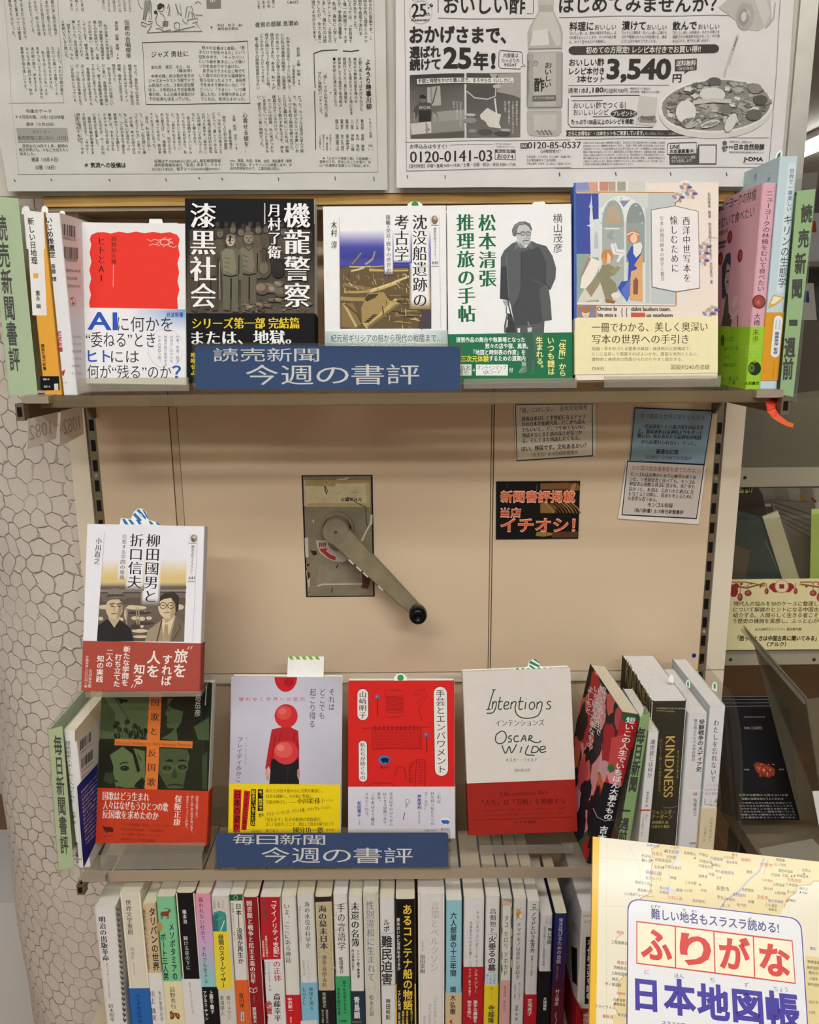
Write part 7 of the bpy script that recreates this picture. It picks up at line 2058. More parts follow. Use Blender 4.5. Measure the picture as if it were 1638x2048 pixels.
C(*L1)
A1 = ['っぱなし。それから我が家の', 'ただいた集って合唱してくれ', 'の感動が忘れられません。', '　私たちはこれからも一人の', '息をつないでうたおうと決めた', '体が続く限り、声をそろえ', 'みんなで歌い続けます。秋の', '発表会が待ち遠しいです。']
pr.k = 0
block(pr, ['学園祭の出し物の合唱が', '声を合わせて歌うたびに、', 'あのころの自分に戻れる', '曲のかなで、思い出の場', '面がよみがえってくる。'], 575, -60, 440, 62, 36, INK2); block(pr, ['当時はまだ小さな町で', '仲間と集まっては練習', 'を重ねたものだった。'], 235, -60, 440, 62, 36, INK2)
pr.k = 0
block(pr, A1, 640, 515, 1085, 56, 36, INK2)
pr.k = 0
block(pr, ['仲間たちとともに', '過ごした日々を今', 'も大切にしている', 'と思い返すたびに', '声が聞こえてくる', 'ようで懐かしい。', '歌おう。'], 1400, -60, 138, 57, 36, INK2); block(pr, ['のときは', '朝早くに', 'あつまり'], 890, -40, 138, 57, 36, INK2)
pr.k = 0
pr.tv('伝統の合唱喫茶', 1375, 220, 640, 60, INK, 'n', 1398)
pr.k = 0
pr.tv('会社員　加藤　寛樹　26', 1262, 235, 655, 40, INK, 'r', 1285); pr.tv('（広島市）', 1212, 480, 650, 34, INK, 'r', 1222)
pr.k = 0
block(pr, ['　私が主催した大学の合唱', '団が、学園祭で合唱喫茶を', '開くのが伝統だった。お客', 'さんの前で歌い、お茶を出', 'してもてなす。練習と準備', 'でたいへんだったけれど', '楽しかった。当日は満席で', '、拍手をいただいた。今も', '十年続いていると聞いた。'], 1145, 235, 660, 56, 38)
pr.k = 0
block(pr, ['かった。当日もプロ並みの', '観客が足を運び、下級生の', 'んから今年はオンライン', '開催、喫茶も出店できず', '残念だった。'], 1470, 705, 1150, 57, 38); block(pr, ['　何もできないのは寂しい', 'だと思い、合唱団の仲間に', 'した。歌う合唱動画を編集', 'てみんなに見てもらった。', '　合唱喫茶は形を変えても', 'はじめてのことばかりで', 'が、心に残る出来事となり', 'いまも励みになっている'], 1190, 705, 1150, 57, 38)
pr.k = 0
block(pr, ['　今の後、年々の話ではな', 'もしれないが当日だった', 'た。「この大学の下級生の', '昼食のテーブルを囲むと', '集合して、手をつなぎな', 'ドキドキしながら歌った', 'くいるのだが、ホームの出', 'に置きがち食事した。', '　最終の列車が到着するま', 'で話は尽きず。「今のテー', '慣れた街で、このテーマが'], 1420, 1230, 1670, 56, 38); block(pr, ['に浮かんできた'], 835, 1230, 1540, 56, 38)
pr.k = 0
pr.th('今後のテーマ', 305, 580, 1212, 42, INK2); pr.th('＊４日初の曜、10月11日は休載', 195, 712, 1274, 40, INK2); pr.th('連休（９月20日）', 305, 605, 1350, 38, INK2)
pr.k = 0
pr.poly([(198, 1392), (738, 1388), (752, 1535), (214, 1545)], 'a09d95'); pr.th('オピニオン', 370, 558, 1430, 36, INK, 'r'); pr.th('販売首相に言いたい（27日）', 212, 745, 1494, 44, INK)
pr.k = 0
for i, (s, a, e) in enumerate((('政府から10月で１年。期間の', 258, 745), ('戦文作家にも、つなごせ伝えたい', 222, 755), ('始ました。', 230, 395))):
  pr.th(s, a, e, 1580 + 42 * i, 36, INK2)
pr.k = 0
pr.th('銭湯（10月４日）', 355, 645, 1726, 46, INK2); pr.th('収穫（18日）', 400, 615, 1812, 46, INK2); pr.th('＊ 気流への投稿は', 925, 1370, 1786, 56, INK, 'b')
pr.k = 0
pr.line([(640, -20), (712, 1122)], 4, '9a978e'); pr.line([(120, 1128), (710, 1122)], 4, '9a978e'); pr.line([(60, 0), (215, 1885)], 3, 'a9a69d'); pr.line([(215, 1888), (1509, 1880)], 4, '8a877e')
C(*L2)
pr.k = 0
pr.line([(1, 1985), (1536, 1978)], 4, '8a877e')
pr.k = 0
pr.line([(92, 495), (1288, 478), (1325, 1195), (145, 1204)], 8, INK, True)
pr.k = 0
pr.th('ジャズ 勇壮に', 195, 622, 630, 68, INK, 'n', 626); pr.th('会社員　渡辺　水人　50', 195, 640, 776, 40, INK2); pr.th('（横浜市）', 498, 665, 822, 38, INK2)
pr.k = 0
for i, s in enumerate(('　中学の時、約８割が女子の', 'ジャズオーケストラ部でドラ', 'ム担当だった。３年の文化祭', 'は２、３年約25人での全体演', '奏の他、６人の男子部員だけ', 'での出演も決まっていた。')):
  pr.th(s.strip('　'), (200 if s[0] == '　' else 168) + i * 2, (690, 690, 690, 695, 695, 645)[i], 880 + 52 * i, 42, INK)
pr.k = 0
for i, s in enumerate(('我々の出番は１曲目。「男', '子だけで何をやるの」という', '空気の中で、「キャラバン」', 'という曲を男子らしい力強い', 'ソロを含めてやり遂げた。', '女子はクラスの出し物で忙', 'しく我々のひそかな猛練習も', '知らなかったようで、普段男', '子をあまり褒めないのに「す', 'ごーい」「うまい」「いつ練', '習したの」と称賛の声を上げ', 'てくれた。気持ちよかった。')):
  pr.th(s, (768, 735, 735, 742, 745, 785, 750, 755, 760, 762, 765, 768)[i], (1250, 1255, 1240, 1262, 1195, 1262, 1265, 1270, 1270, 1275, 1278, 1270)[i], 552 + 54 * i, 42, INK)
pr.k = 0
pr.tv('心寄せる彼を…', 1265, 1295, 1750, 58, INK, 'n', 1288); pr.tv('主婦　田村　洋子　78', 1140, 1330, 1720, 38, INK, 'r', 1172); pr.tv('（東京都板橋区）', 1095, 1465, 1740, 34, INK, 'r', 1112)
pr.k = 0
block(pr, ['　高校に入り初の学園祭', 'に、中学の友人が来ること', 'になった。優しくておとな', 'しい性格の彼女は別の高校', 'に行った男子を「自分のこ', 'とは内緒にして呼んでくれ', 'ない」と頼んできた。', '　彼は成績がよくハンサム', 'だったので人気があり、私', 'もひそかに心を寄せてい', 'た。「自分ためらなくて', 'もなきないぞ、他の人のた', 'めと思えば」と、複雑な思', 'して誘ってみると、彼は来', 'てくれることになった。', '　当日、私は彼女に託し', 'た。しかし「私の誘いに乗', 'ってきてくれた」と思った'], 1028, 1295, 1760, 59, 40)
pr.k = 0
for i, (s, a, e) in enumerate((('投稿は〒103-8601にほんばし蔵前郵便局留', 232, 992), ('読売新聞東京本社「気流」係まで。ＦＡＸ', 232, 992), ('03-3217-8223、電子メールtousho@yomiuri.', 205, 988))):
  pr.th(s, a, e, 1842 + 44 * i, 38, INK2)
pr.k = 0
pr.th('com。職業、氏名、年齢、住所、電話番号（携帯', 1095, 1790, 1840, 36, INK2); pr.th('も）を明記。オンラインにも掲載します。作', 1100, 1790, 1884, 36, INK2); pr.th('品は未発表のみで、二重投稿は禁止。', 1100, 1660, 1926, 36, INK2)
pr.k = 0
pr.poly([(812, -20), (980, -20), (982, 98), (820, 102)], '7b7870'); pr.th('示', 850, 920, 0, 60, 'c9c6bb', 'b'); pr.th('◀', 860, 882, 314, 28, INK); pr.th('中村　怜子　84', 938, 1222, 292, 38, INK2); pr.th('東京都中野区', 942, 1180, 332, 34, INK2)
# line drawing of a school yard
D = '57544d'
pr.k = 0
for pts in ([(60, 0), (50, 40), (75, 100), (100, 120)], [(140, 0), (120, 110), (105, 240), (130, 250), (165, 120), (185, 240), (205, 240), (200, 60), (180, 0)], [(90, 260), (80, 300), (130, 320), (155, 290), (90, 262)], [(160, 260), (215, 260), (210, 280), (160, 300)], [(285, 80), (270, 120), (290, 150), (330, 150), (345, 110), (330, 75)], [(275, 170), (250, 230), (260, 290), (330, 340), (360, 250), (340, 190), (300, 170)], [(330, 270), (335, 310), (385, 315), (392, 260), (330, 262)], [(250, 345), (290, 340), (345, 375), (420, 355)], [(460, 285), (470, 345), (515, 350), (520, 285), (490, 270), (460, 285)], [(150, 385), (205, 300)], [(150, 388), (770, 365), (700, 280)], [(455, 375), (690, 310)], [(560, 225), (550, 250), (600, 290), (610, 240), (720, 215), (715, 260), (660, 275)], [(580, 220), (600, 90), (650, 80), (685, 210)], [(610, 220), (625, 140), (655, 150), (660, 215)], [(380, 120), (400, 60), (410, 130), (390, 200)], [(470, 60), (500, 150), (540, 190)], [(690, 180), (775, 180)], [(690, 50), (720, 20), (755, 50)]):
  pr.line(pts, 6, D)
pr.k = 0
pr.poly([(270, 120), (268, 80), (300, 55), (345, 70), (350, 110), (330, 100), (300, 130)], '3a3833'); pr.ell(250, 160, 20, 20, '3a3833'); pr.poly([(125, 30), (195, 20), (190, 180), (160, 110), (130, 230), (110, 230)], '8a877e'); pr.poly([(335, 275), (388, 270), (382, 312), (338, 308)], '77746c')
pr.k = 0
for x in (395, 480, 520):
  pr.line([(x, 60), (x + 20, 190)], 14, 'a9a69c')
C(*L3)
pr.k = 0
pr.line([(1300, 0), (1345, 1805)], 4, '8a877e'); pr.line([(0, 1828), (1345, 1808)], 4, '8a877e')
pr.k = 0
pr.th('夜景の部屋 息潜め', 60, 515, 275, 56, INK, 'n', 262)
pr.k = 0
pr.tv('会社員　三輪　和樹　49', 512, 510, 920, 38, INK, 'r', 525); pr.tv('（三重県桑名市）', 465, 680, 945, 32, INK, 'r', 472)
pr.k = 0
block(pr, ['　大学で文化系サークルに所属して', 'いた私は学園祭の期間中、出展発表', 'のためにサークルが借りた講義室に', '寝泊まりできた。ある年、私一人が', '椅子に横になって眠ろうとした時、', 'どこかのカップルが入ってきた。', '　最上階のその部屋は夜景がきれい'], 402, 365, 965, 55, 40)
pr.k = 0
block(pr, ['だった。カップルは窓辺に並んで座', 'り、私に気がつかないまま楽しいお', 'しゃべりを約２時間も繰り広げた。', '５㍍ほど離れた所にいた私は、邪魔', 'しないよう動かず声を出さず、体を', '硬直させているだけだった。', '　カップルは結局、私に気がつかな', 'いまま出ていった。なんとも言えな', 'い、面白くない長い時間だった。'], 530, 1020, 1610, 53, 40)
pr.k = 0
block(pr, ['て知られた音楽です。こ', '期間なが同じ相手とペアで', 'の曲が今自宅で流れる', '演出がありました。', 'すにとっては、「お目当て', 'って唯一の時間フォークダ', 'るかが、学園祭の重要な', 'た。私は、高校に入学して', '我のマドンナと、２年生の', '叶いました。踊れたのは結', 'はずでしたが、今でも第二', 'く記憶によみがえります。'], 1262, -60, 470, 54, 40)
pr.k = 0
block(pr, ['が思い', '出の中', 'にある', 'ことを'], 250, -30, 108, 52, 36, INK2); pr.th('（60）', 400, 515, 45, 34, INK2)
pr.k = 0
pr.tv('よみうり時事川柳', 1240, 640, 1160, 58, INK, 'b', 1252); pr.tv('※片山一弘選', 1262, 1240, 1450, 28, INK2, 'r', 1268); pr.th('2026', 1240, 1290, 1530, 22, INK2); pr.th('9・13', 1240, 1300, 1572, 22, INK2)
pr.k = 0
block(pr, ['広野に喝とあっぱれ打ち分けた', '無名から無数の星を輝かせ', '生きている頃のヨットと海に生き', '眼銀代ラスカー賞に爆援を', '解体をしても会派で徒党組み', '■半年前人の通わぬ道となり'], 1160, 625, 1215, 54, 36)
pr.k = 0
for i, (a, c_) in enumerate((('春日部', '菅野　勝徳'), ('さいたま', '矢作　貴紀'), ('八街', '伊藤　三蛾'), ('東京', '奈菜子'), ('東京', '大久坊'), ('我山', '狼橋山'))):
  x = 1178 - 53 * i
  pr.tv(a, x, 1255, 1365, 36, INK, 'r', x + 3); pr.tv(c_, x + 5, 1410, 1590, 36, INK, 'r', x + 8)
pr.k = 0
pr.tv('「喝！」でのみ知る世代に見', 795, 775, 1240, 40, INK, 'r', 805); pr.tv('せたい悪戦的バッティング。', 738, 770, 1225, 40, INK, 'r', 750); pr.th('＊', 838, 862, 992, 30, INK)
pr.k = 0
for i, s in enumerate(('今回のテーマ', '「喝」題募集', '新聞をオンライ', 'ンで投稿も。')):
  pr.tv(s, 848 - 36 * i, 1415, 1590, 22, INK2, 'r')
pr.k = 0
pr.line([(675, 580), (760, 552), (925, 545)], 9, INK); pr.line([(980, 555), (1060, 560), (1150, 545)], 9, INK); pr.line([(678, 582), (685, 800), (692, 945)], 8, INK); pr.line([(685, 975), (695, 1580)], 8, INK)
pr.k = 0
pr.th('★「よみうり時事川柳」の佐藤慶一', 765, 1270, 1668, 32, INK2); pr.th('選者が３日、死去したことを受け、片', 735, 1270, 1704, 32, INK2); pr.th('山一弘選者が当面１人で担当します。', 735, 1265, 1742, 32, INK2)
pr.k = 0
for x, y in ((305, 1890), (895, 1880), (1300, 1880)):
  pr.line([(x, y - 20), (x + 4, y + 20)], 9, '57544d'); pr.line([(x - 2, y - 40), (x + 12, y - 25)], 5, 'e6e3da')
C()
pr.k = 0
for x, y in ((34, 362), (107, 361), (222, 361), (334, 360), (402, 358), (448, 360)):
  pr.line([(x - 2, y - 2), (x + 1, y + 3)], 2, '57544d')
tag(p.build('newspaper_page', M_NEWS), 'left newspaper page of dense vertical columns, pinned above the upper shelf', 'newspaper')
NP = 'd9d5d1'
p, pr = sheet('', [(791, -60), (1592, -60), (1557, 374), (793, 377)], 8)
C(*R4)
BD = '8a8881'
pr.k = 0
pr.line([(88, -40), (108, 1610)], 5, BD); pr.line([(98, 1338), (1638, 1312)], 5, BD); pr.line([(108, 1608), (1638, 1572)], 6, BD); pr.line([(400, 190), (1300, 186)], 5, BD)
pr.k = 0
pr.line([(240 + 105 * cos(a), 135 + 105 * sin(a)) for a in [2 * pi * k / 40 for k in range(41)] if sin(a) > -1.1], 4, 'b3b0a8'); pr.th('25', 155, 292, 115, 120, INK, 'mb'); pr.th('th', 288, 325, 150, 34, INK, 'm'); pr.th('Anniversary', 148, 322, 208, 32, INK, 'mb')
pr.k = 0
pr.ell(338, 72, 17, 17, INK); pr.ell(343, 66, 6, 6, NP); pr.ell(312, 95, 7, 7, INK); pr.ell(178, 182, 9, 9, INK); pr.th('おかげさまで', 160, 300, 18, 22, BD)
pr.k = 0
pr.line([(402, 0), (402, 142)], 5, INK); pr.line([(1228, 142), (1288, 142), (1288, 0)], 5, INK)
pr.k = 0
pr.th('おいしい酢', 455, 1215, 58, 180, INK, 'b', 54)
pr.k = 0
pr.th('おかげさまで、', 135, 1040, 342, 160, INK, 'h', 338); pr.th('選ばれ', 135, 425, 502, 108, INK, 'h'); pr.th('続けて', 135, 425, 616, 108, INK, 'h'); pr.th('25', 448, 712, 560, 205, INK, 'h'); pr.th('年', 728, 872, 580, 165, INK, 'h'); pr.th('!', 895, 938, 580, 150, INK, 'h')
pr.k = 0
pr.line([(985, 482), (1175, 495), (1188, 510), (1188, 600), (1218, 628), (1180, 628), (1170, 655), (985, 648), (968, 630), (970, 500)], 5, INK, True); pr.th('内容量は', 1012, 1150, 528, 42, INK); pr.th('たっぷりの', 995, 1160, 575, 40, INK); pr.th('955㎖', 1018, 1132, 615, 36, INK)
pr.k = 0
# two photo panels
pr.grad([(138, 712), (645, 702), (648, 1298), (142, 1305)], 10, 12, lambda s, t: mix(mix('4a4843', '8a8780', abs(s - .45) * .3 + t * .9), '3c3a36', max(0, .25 - t) * 3)); pr.poly([(300, 830), (420, 820), (430, 1000), (300, 1000)], 'a9a69e'); pr.poly([(330, 830), (345, 830), (350, 1000), (335, 1000)], '8a8780'); pr.line([(390, 830), (350, 980)], 12, '57544e')
pr.poly([(350, 1060), (640, 1040), (645, 1140), (350, 1150)], '9b9890'); pr.poly([(145, 1160), (645, 1135), (648, 1230), (150, 1270)], '8d8a83'); pr.poly([(145, 1165), (335, 1145), (340, 1250), (155, 1268)], 'c3c0b7'); pr.poly([(150, 1270), (645, 1240), (645, 1298), (150, 1300)], '5a5852')
pr.poly([(185, 1010), (235, 960), (290, 965), (340, 980), (345, 1070), (330, 1145), (225, 1148), (220, 1060), (185, 1140), (170, 1060)], '504e49'); pr.ell(260, 935, 30, 38, '6f6c65'); pr.poly([(228, 930), (235, 900), (265, 895), (290, 915), (292, 935)], '2f2d2a'); pr.poly([(225, 1045), (330, 1045), (335, 1145), (222, 1148)], '33312e'); pr.th('ＭＯＭ', 228, 330, 1015, 34, 'b3b0a8', 'h'); pr.line([(178, 1060), (185, 1150)], 16, '8a8780'); pr.line([(335, 1020), (380, 1070), (400, 1140)], 20, '6b6862'); pr.line([(375, 1080), (402, 1140)], 14, '9a978f')
pr.grad([(665, 700), (1172, 690), (1168, 1285), (665, 1298)], 10, 12, lambda s, t: mix('4b4944', '77746d', t * .8 + s * .2)); pr.poly([(960, 700), (1172, 692), (1172, 930), (1100, 900), (950, 870)], '9a978f'); pr.ell(800, 850, 140, 90, '55524c'); pr.line([(668, 870), (740, 930), (860, 940), (935, 910), (942, 800)], 12, 'b9b6ad'); pr.poly([(880, 700), (960, 700), (920, 770)], 'a9a69e'); pr.poly([(790, 1090), (860, 1020), (930, 1060), (990, 1080), (970, 1160), (990, 1210), (880, 1200), (800, 1130)], 'cfccc3'); pr.line([(930, 930), (945, 1060), (940, 1200)], 14, 'd6d3ca')
for x, y, rx, ry, c in ((760, 1190, 100, 70, '6b6862'), (700, 1140, 60, 26, '8d8a83'), (700, 1090, 50, 14, 'b9b6ad'), (840, 1250, 70, 30, '57544e'), (1000, 1260, 80, 24, '504e49'), (1030, 1225, 50, 14, 'a9a69e'), (720, 1240, 40, 20, '8a8780'), (950, 820, 40, 20, 'b3b0a8')):
  pr.ell(x, y, rx, ry, c, n=14)
pr.poly([(205, 752), (1105, 738), (1105, 788), (208, 802)], 'dbd8ce'); pr.th('手間と時間をかけた職人技で、まろやかなおいしさに。', 215, 1095, 774, 42, INK, 'b', 762)
for i, s in enumerate(('わが手を掛けてただ、', 'ひたすら熟すまで', '見守る。')):
  pr.tv(s, 610 - 32 * i, 965, (1215, 1140, 1050)[i], 22, 'd9d6cc', 'r')
for i, s in enumerate(('発酵の旨味に包まれ、', 'その酢の深みに心地よさを', '静かな時を重ねて', '伝統の製法。')):
  pr.tv(s, 1135 - 36 * i, 955, (1210, 1260, 1180, 1080)[i], 22, 'd9d6cc', 'r')
pr.k = 0
# the bottle
pr.poly([(1325, -30), (1478, -30), (1480, 62), (1332, 66)], 'b9b6ad'); pr.poly([(1335, 66), (1472, 62), (1478, 120), (1335, 124)], 'aaa79e')
pr.poly([(1335, 124), (1480, 120), (1550, 260), (1565, 320), (1562, 440), (1555, 480), (1562, 520), (1558, 1000), (1550, 1040), (1556, 1060), (1555, 1240), (1530, 1275), (1400, 1285), (1260, 1275), (1235, 1240), (1230, 1060), (1240, 1040), (1232, 1000), (1236, 520), (1245, 480), (1238, 440), (1235, 320), (1255, 260)], 'b0ada5')
pr.poly([(1345, 130), (1470, 128), (1520, 250), (1545, 330), (1545, 430), (1500, 440), (1440, 300), (1270, 320), (1280, 260)], 'c4c1b8'); pr.poly([(1290, 300), (1420, 280), (1440, 430), (1260, 440)], 'd3d0c6'); pr.line([(1245, 470), (1560, 462)], 8, '85827b'); pr.line([(1250, 490), (1550, 482)], 8, 'd9d6cc')
pr.poly([(1236, 510), (1562, 500), (1558, 1000), (1235, 1005)], 'a3a098'); pr.poly([(1290, 510), (1500, 504), (1500, 1000), (1290, 1004)], 'b6b3aa'); pr.line([(1235, 1015), (1556, 1010)], 8, '7b7871'); pr.line([(1240, 1045), (1550, 1040)], 6, 'd0cdc3'); pr.poly([(1290, 1080), (1510, 1075), (1500, 1230), (1300, 1235)], 'bdbab1')
for k in range(12):
  pr.ell(1330 + 12 * k, 1245 + 16 * (k % 3 - 1), 10, 7, '7b7871', n=8)
pr.line([(1236, 520), (1232, 1000)], 8, '8a8780'); pr.line([(1560, 510), (1557, 1000)], 8, '8a8780')
pr.tv('おいしい', 1430, 590, 830, 72, '33312d', 'n', 1425); pr.tv('酢', 1345, 735, 870, 100, '33312d', 'b', 1345); pr.poly([(1282, 905), (1500, 898), (1500, 950), (1284, 955)], '6b6862'); pr.th('まろやか調味酢', 1300, 1485, 926, 26, 'c4c1b8', 'r'); pr.line([(1295, 610), (1305, 580), (1325, 590), (1330, 610)], 5, '57544e'); pr.th('日本自然発酵', 1285, 1330, 622, 10, '57544e', 'r')
pr.tv('調味酢おいしい酢まろやか', 1245, 575, 900, 16, '6b6862', 'r')
pr.k = 0
pr.th('お申込みは今すぐ!', 140, 482, 1376, 46, INK, 'n'); pr.line([(505, 1366), (910, 1360)], 3, BD); pr.th('0120-0141-03', 140, 905, 1476, 104, '37342f', 'm', 1466); pr.th('【受付時間】月曜～金曜 9:00～19:00／土曜・日曜・祝日・末日 9:00～17:00', 135, 1125, 1562, 36, INK, 'r', 1544)
pr.k = 0
pr.rect(930, 1406, 1125, 1502, '57544e'); pr.rect(935, 1438, 1120, 1498, NP); pr.th('申込番号', 955, 1085, 1423, 26, NP, 'r'); pr.th('お074', 950, 1105, 1470, 48, INK, 'b'); pr.th('※お申込みの際は必ず', 930, 1085, 1354, 16, INK2); pr.th('申込番号をお伝えください', 945, 1120, 1380, 16, INK2)
pr.k = 0
pr.rect(1170, 1345, 1240, 1395, '57544e'); pr.th('FAX', 1180, 1232, 1371, 30, NP, 'b')
pr.k = 0
for i, s in enumerate(('①お名前（ふりがな）②ご住所（お届け先）', '③お電話番号④ご注文本数', '⑤申込番号（お074）をご記入して送信ください。')):
  pr.th(s, 1228, (1640, 1500, 1650)[i], 1472 + 32 * i, 24, INK2)
pr.k = 0
for x, y in ((115, 1665), (467, 1665), (1533, 1645)):
  pr.line([(x - 3, y - 18), (x + 4, y + 14)], 8, '57544d')
C(*R5)
pr.k = 0
pr.th('はじめてみませんか？', 20, 990, 40, 105, INK, 'b', 36)
pr.k = 0
pr.line([(20, 118), (1070, 108)], 4, BD); pr.line([(1392, 0), (1320, 1048)], 4, BD); pr.line([(0, 1048), (1320, 1042)], 4, BD); pr.line([(120, 868), (1320, 858)], 3, BD)
pr.k = 0
for x0, a, x1, x2 in ((85, '料理に', 232, 370), (405, '漬けて', 552, 682), (718, '飲んで', 865, 1002)):
  pr.th(a, x0, x1, 172, 54, INK, 'b'); pr.th('おいしい', x1 + 8, x2, 180, 36, INK, 'r')
  for i, s in enumerate((('「おいしい酢」は、素材の味を引き出し、よ', 'り料理をおいしくします。マリネやあえ物', 'も、かけて混ぜるだけで簡単に。'), ('カットした野菜を「おいしい酢」に漬ける', 'だけで簡単にピクルスや酢漬けに。食卓', 'にさっぱり味のアクセントを。'), ('「おいしい酢」の特長は、みかんの果汁を', '発酵させた果実酢を加えたこと。水で薄', 'めるだけで、爽やかに楽しめます。'))[(x0 > 100) + (x0 > 500)]):
    pr.th(s, x0, x2 - (60 if i == 2 else 0), 214 + 26 * i, 20, INK2)
pr.k = 0
pr.line([(105, 318), (975, 318)], 48, '45423c'); pr.ell(105, 318, 24, 24, '45423c'); pr.ell(975, 318, 24, 24, '45423c'); pr.th('初めての方限定! レシピ本付きでお買い得!!', 188, 888, 318, 42, 'dbd8ce', 'b')
pr.k = 0
pr.th('おいしい酢', 85, 300, 392, 46, INK, 'b'); pr.th('レシピ本付き', 85, 300, 446, 44, INK, 'b'); pr.th('3本セット', 135, 300, 494, 44, INK, 'b'); pr.th('3,540', 315, 712, 446, 150, '3a3732', 'h'); pr.th('円', 722, 775, 492, 54, INK, 'b')
pr.k = 0
pr.poly([(735, 378), (866, 376), (866, 445), (820, 450), (790, 468), (795, 450), (735, 450)], '4a4741'); pr.th('送料無料', 742, 860, 402, 36, 'dbd8ce', 'b'); pr.th('（当社負担）', 752, 852, 434, 20, 'dbd8ce', 'r')
pr.k = 0
pr.line([(80, 534), (700, 534)], 3, BD); pr.th('通常1本', 78, 188, 566, 34, INK, 'r'); pr.th('1,180', 192, 295, 566, 36, INK, 'b'); pr.th('円/送料700円', 298, 442, 570, 30, INK, 'r'); pr.th('※価格はすべて税込み', 455, 585, 556, 16, INK2); pr.th('※受付期限：掲載日から1ヶ月間', 455, 640, 576, 16, INK2)
pr.k = 0
pr.line([(95, 600), (520, 598)], 4, INK); pr.line([(80, 615), (78, 770), (95, 792), (600, 796)], 4, INK)
pr.k = 0
pr.th('おいしい酢でつくる', 112, 418, 658, 40, INK, 'r'); pr.th('おいしいレシピ', 112, 325, 700, 40, INK, 'r'); pr.ell(420, 712, 82, 28, '45423c'); pr.th('プレゼント!!', 352, 492, 712, 32, 'dbd8ce', 'b'); pr.th('たっぷり100品以上のレシピを掲載!', 98, 482, 760, 32, INK, 'b'); pr.line([(100, 628), (292, 628)], 3, INK); pr.line([(428, 640), (428, 680)], 3, INK); pr.line([(230, 728), (340, 728)], 3, INK)
pr.k = 0
pr.poly([(515, 598), (632, 612), (612, 790), (492, 778)], 'c4c1b8')
pr.k = 0
for k in range(14):
  pr.ell(520 + 7 * k, 745 + 12 * sin(k * 2), 14, 12, ('77746d', '8d8a83', '6b6862')[k % 3], n=8)
pr.k = 0
pr.poly([(65, 812), (800, 812), (795, 828), (800, 850), (65, 848), (70, 830)], '45423c'); pr.th('さらにお得な6本・12本セットもご用意しています。', 80, 545, 832, 28, 'dbd8ce', 'b'); pr.th('詳しい内容は、オペレーターにお尋ねください。', 552, 790, 834, 16, 'c4c1b8', 'r')
pr.k = 0
# pouring bottle mouth, stream and salad bowl
pr.poly([(1000, 60), (1090, -20), (1330, -20), (1340, 140), (1250, 200), (1170, 190), (1110, 140)], 'b9b6ad'); pr.ell(1170, 110, 60, 90, 'a9a69e', .2); pr.ell(1160, 115, 34, 56, '96938b', .2); pr.ell(1163, 110, 18, 32, 'c9c6bd', .2); pr.poly([(1230, -10), (1300, -10), (1330, 90), (1290, 170)], 'c9c6bd'); pr.line([(1360, 20), (1350, 120), (1300, 180)], 8, 'aaa79e')
pr.line([(1120, 230), (1080, 340), (1040, 470), (1030, 580)], 22, 'bfbcb3'); pr.line([(1115, 245), (1085, 330)], 8, '77746d'); pr.line([(1060, 420), (1035, 560)], 6, 'dedbd2')
pr.ell(988, 690, 352, 178, 'cfccc3', -.06, 40); pr.ell(988, 664, 352, 168, 'dedbd2', -.06, 40); pr.ell(988, 664, 338, 156, '8d8a82', -.06, 40)
rs = random.Random(12)
pr.step = 8e-6
for k in range(210):
  a, q_ = rs.uniform(0, 2 * pi), rs.uniform(0, 1) ** .5
  x, y = 988 + 318 * q_ * cos(a), 655 + 142 * q_ * sin(a) - .06 * 318 * q_ * cos(a)
  r_, n_ = rs.uniform(14, 40), rs.choice((9, 11, 13))
  t0 = rs.uniform(0, 6)
  pr.poly([(x + r_ * (1 if j % 2 else rs.uniform(.45, .8)) * cos(t0 + 2 * pi * j / n_), y + .6 * r_ * (1 if j % 2 else rs.uniform(.45, .8)) * sin(t0 + 2 * pi * j / n_)) for j in range(n_)], mix('54514b', 'd6d3ca', rs.random() ** .8))
pr.ell(798, 705, 60, 70, 'd6d3ca'); pr.ell(815, 770, 46, 28, '77746d', -.3); pr.ell(830, 785, 38, 18, 'b3b0a8', -.3); pr.ell(960, 600, 80, 44, 'd0cdc4'); pr.ell(945, 780, 60, 20, 'cbc8bf', -.3); pr.ell(945, 782, 52, 12, '8d8a83', -.3); pr.ell(1075, 770, 30, 64, 'd0cdc4', .5); pr.ell(1045, 690, 40, 34, '77746d'); pr.line([(840, 650), (960, 635), (1080, 640)], 24, 'bfbcb3'); pr.ell(1220, 720, 50, 34, '66635c'); pr.ell(1260, 630, 44, 30, '5c5952'); pr.ell(970, 520, 44, 26, '66635c'); pr.ell(1225, 560, 40, 30, '8d8a83')
pr.k = 0
pr.step = 3e-5
pr.th('0120-85-0537', -172, 158, 905, 40, '37342f', 'm', 902); pr.th('（24時間受付）', -92, 30, 941, 22, INK2)
FT = ('【お届け方法】お申込み後１週間程度でお届け。【お支払い方法】商品同封の振り込み用紙にて到着後', '10日以内にコンビニ、郵便局でお支払いください。【返品・交換】品質には万全を期しておりますが', '不良品等がございましたら商品到着後８日以内に限り交換いたします。お客様都合による返品は未開封', '期間や不備がある場合もございます。発送状況等によりお届けが遅れます。高額商品の仕様・価格等は', '予告なく変更する場合がございますので、ご了承ください。配送の都合により日時の指定は不可とします。', '【個人情報の取り扱いについて】弊社の個人情報保護方針に基づき適切に管理し、商品発送や弊社からの', 'ご案内などに利用いたします。第三者への提供はいたしません。詳しくは弊社ホームページをご覧ください。', 'ご不明な点等は弊社お客様窓口までお問い合わせください。')
pr.k = 0
for i, s in enumerate(FT):
  pr.th(s, 172, (675, 675, 675, 675, 675, 675, 672, 480)[i], 890 + 19 * i, 14, INK2)
pr.k = 0
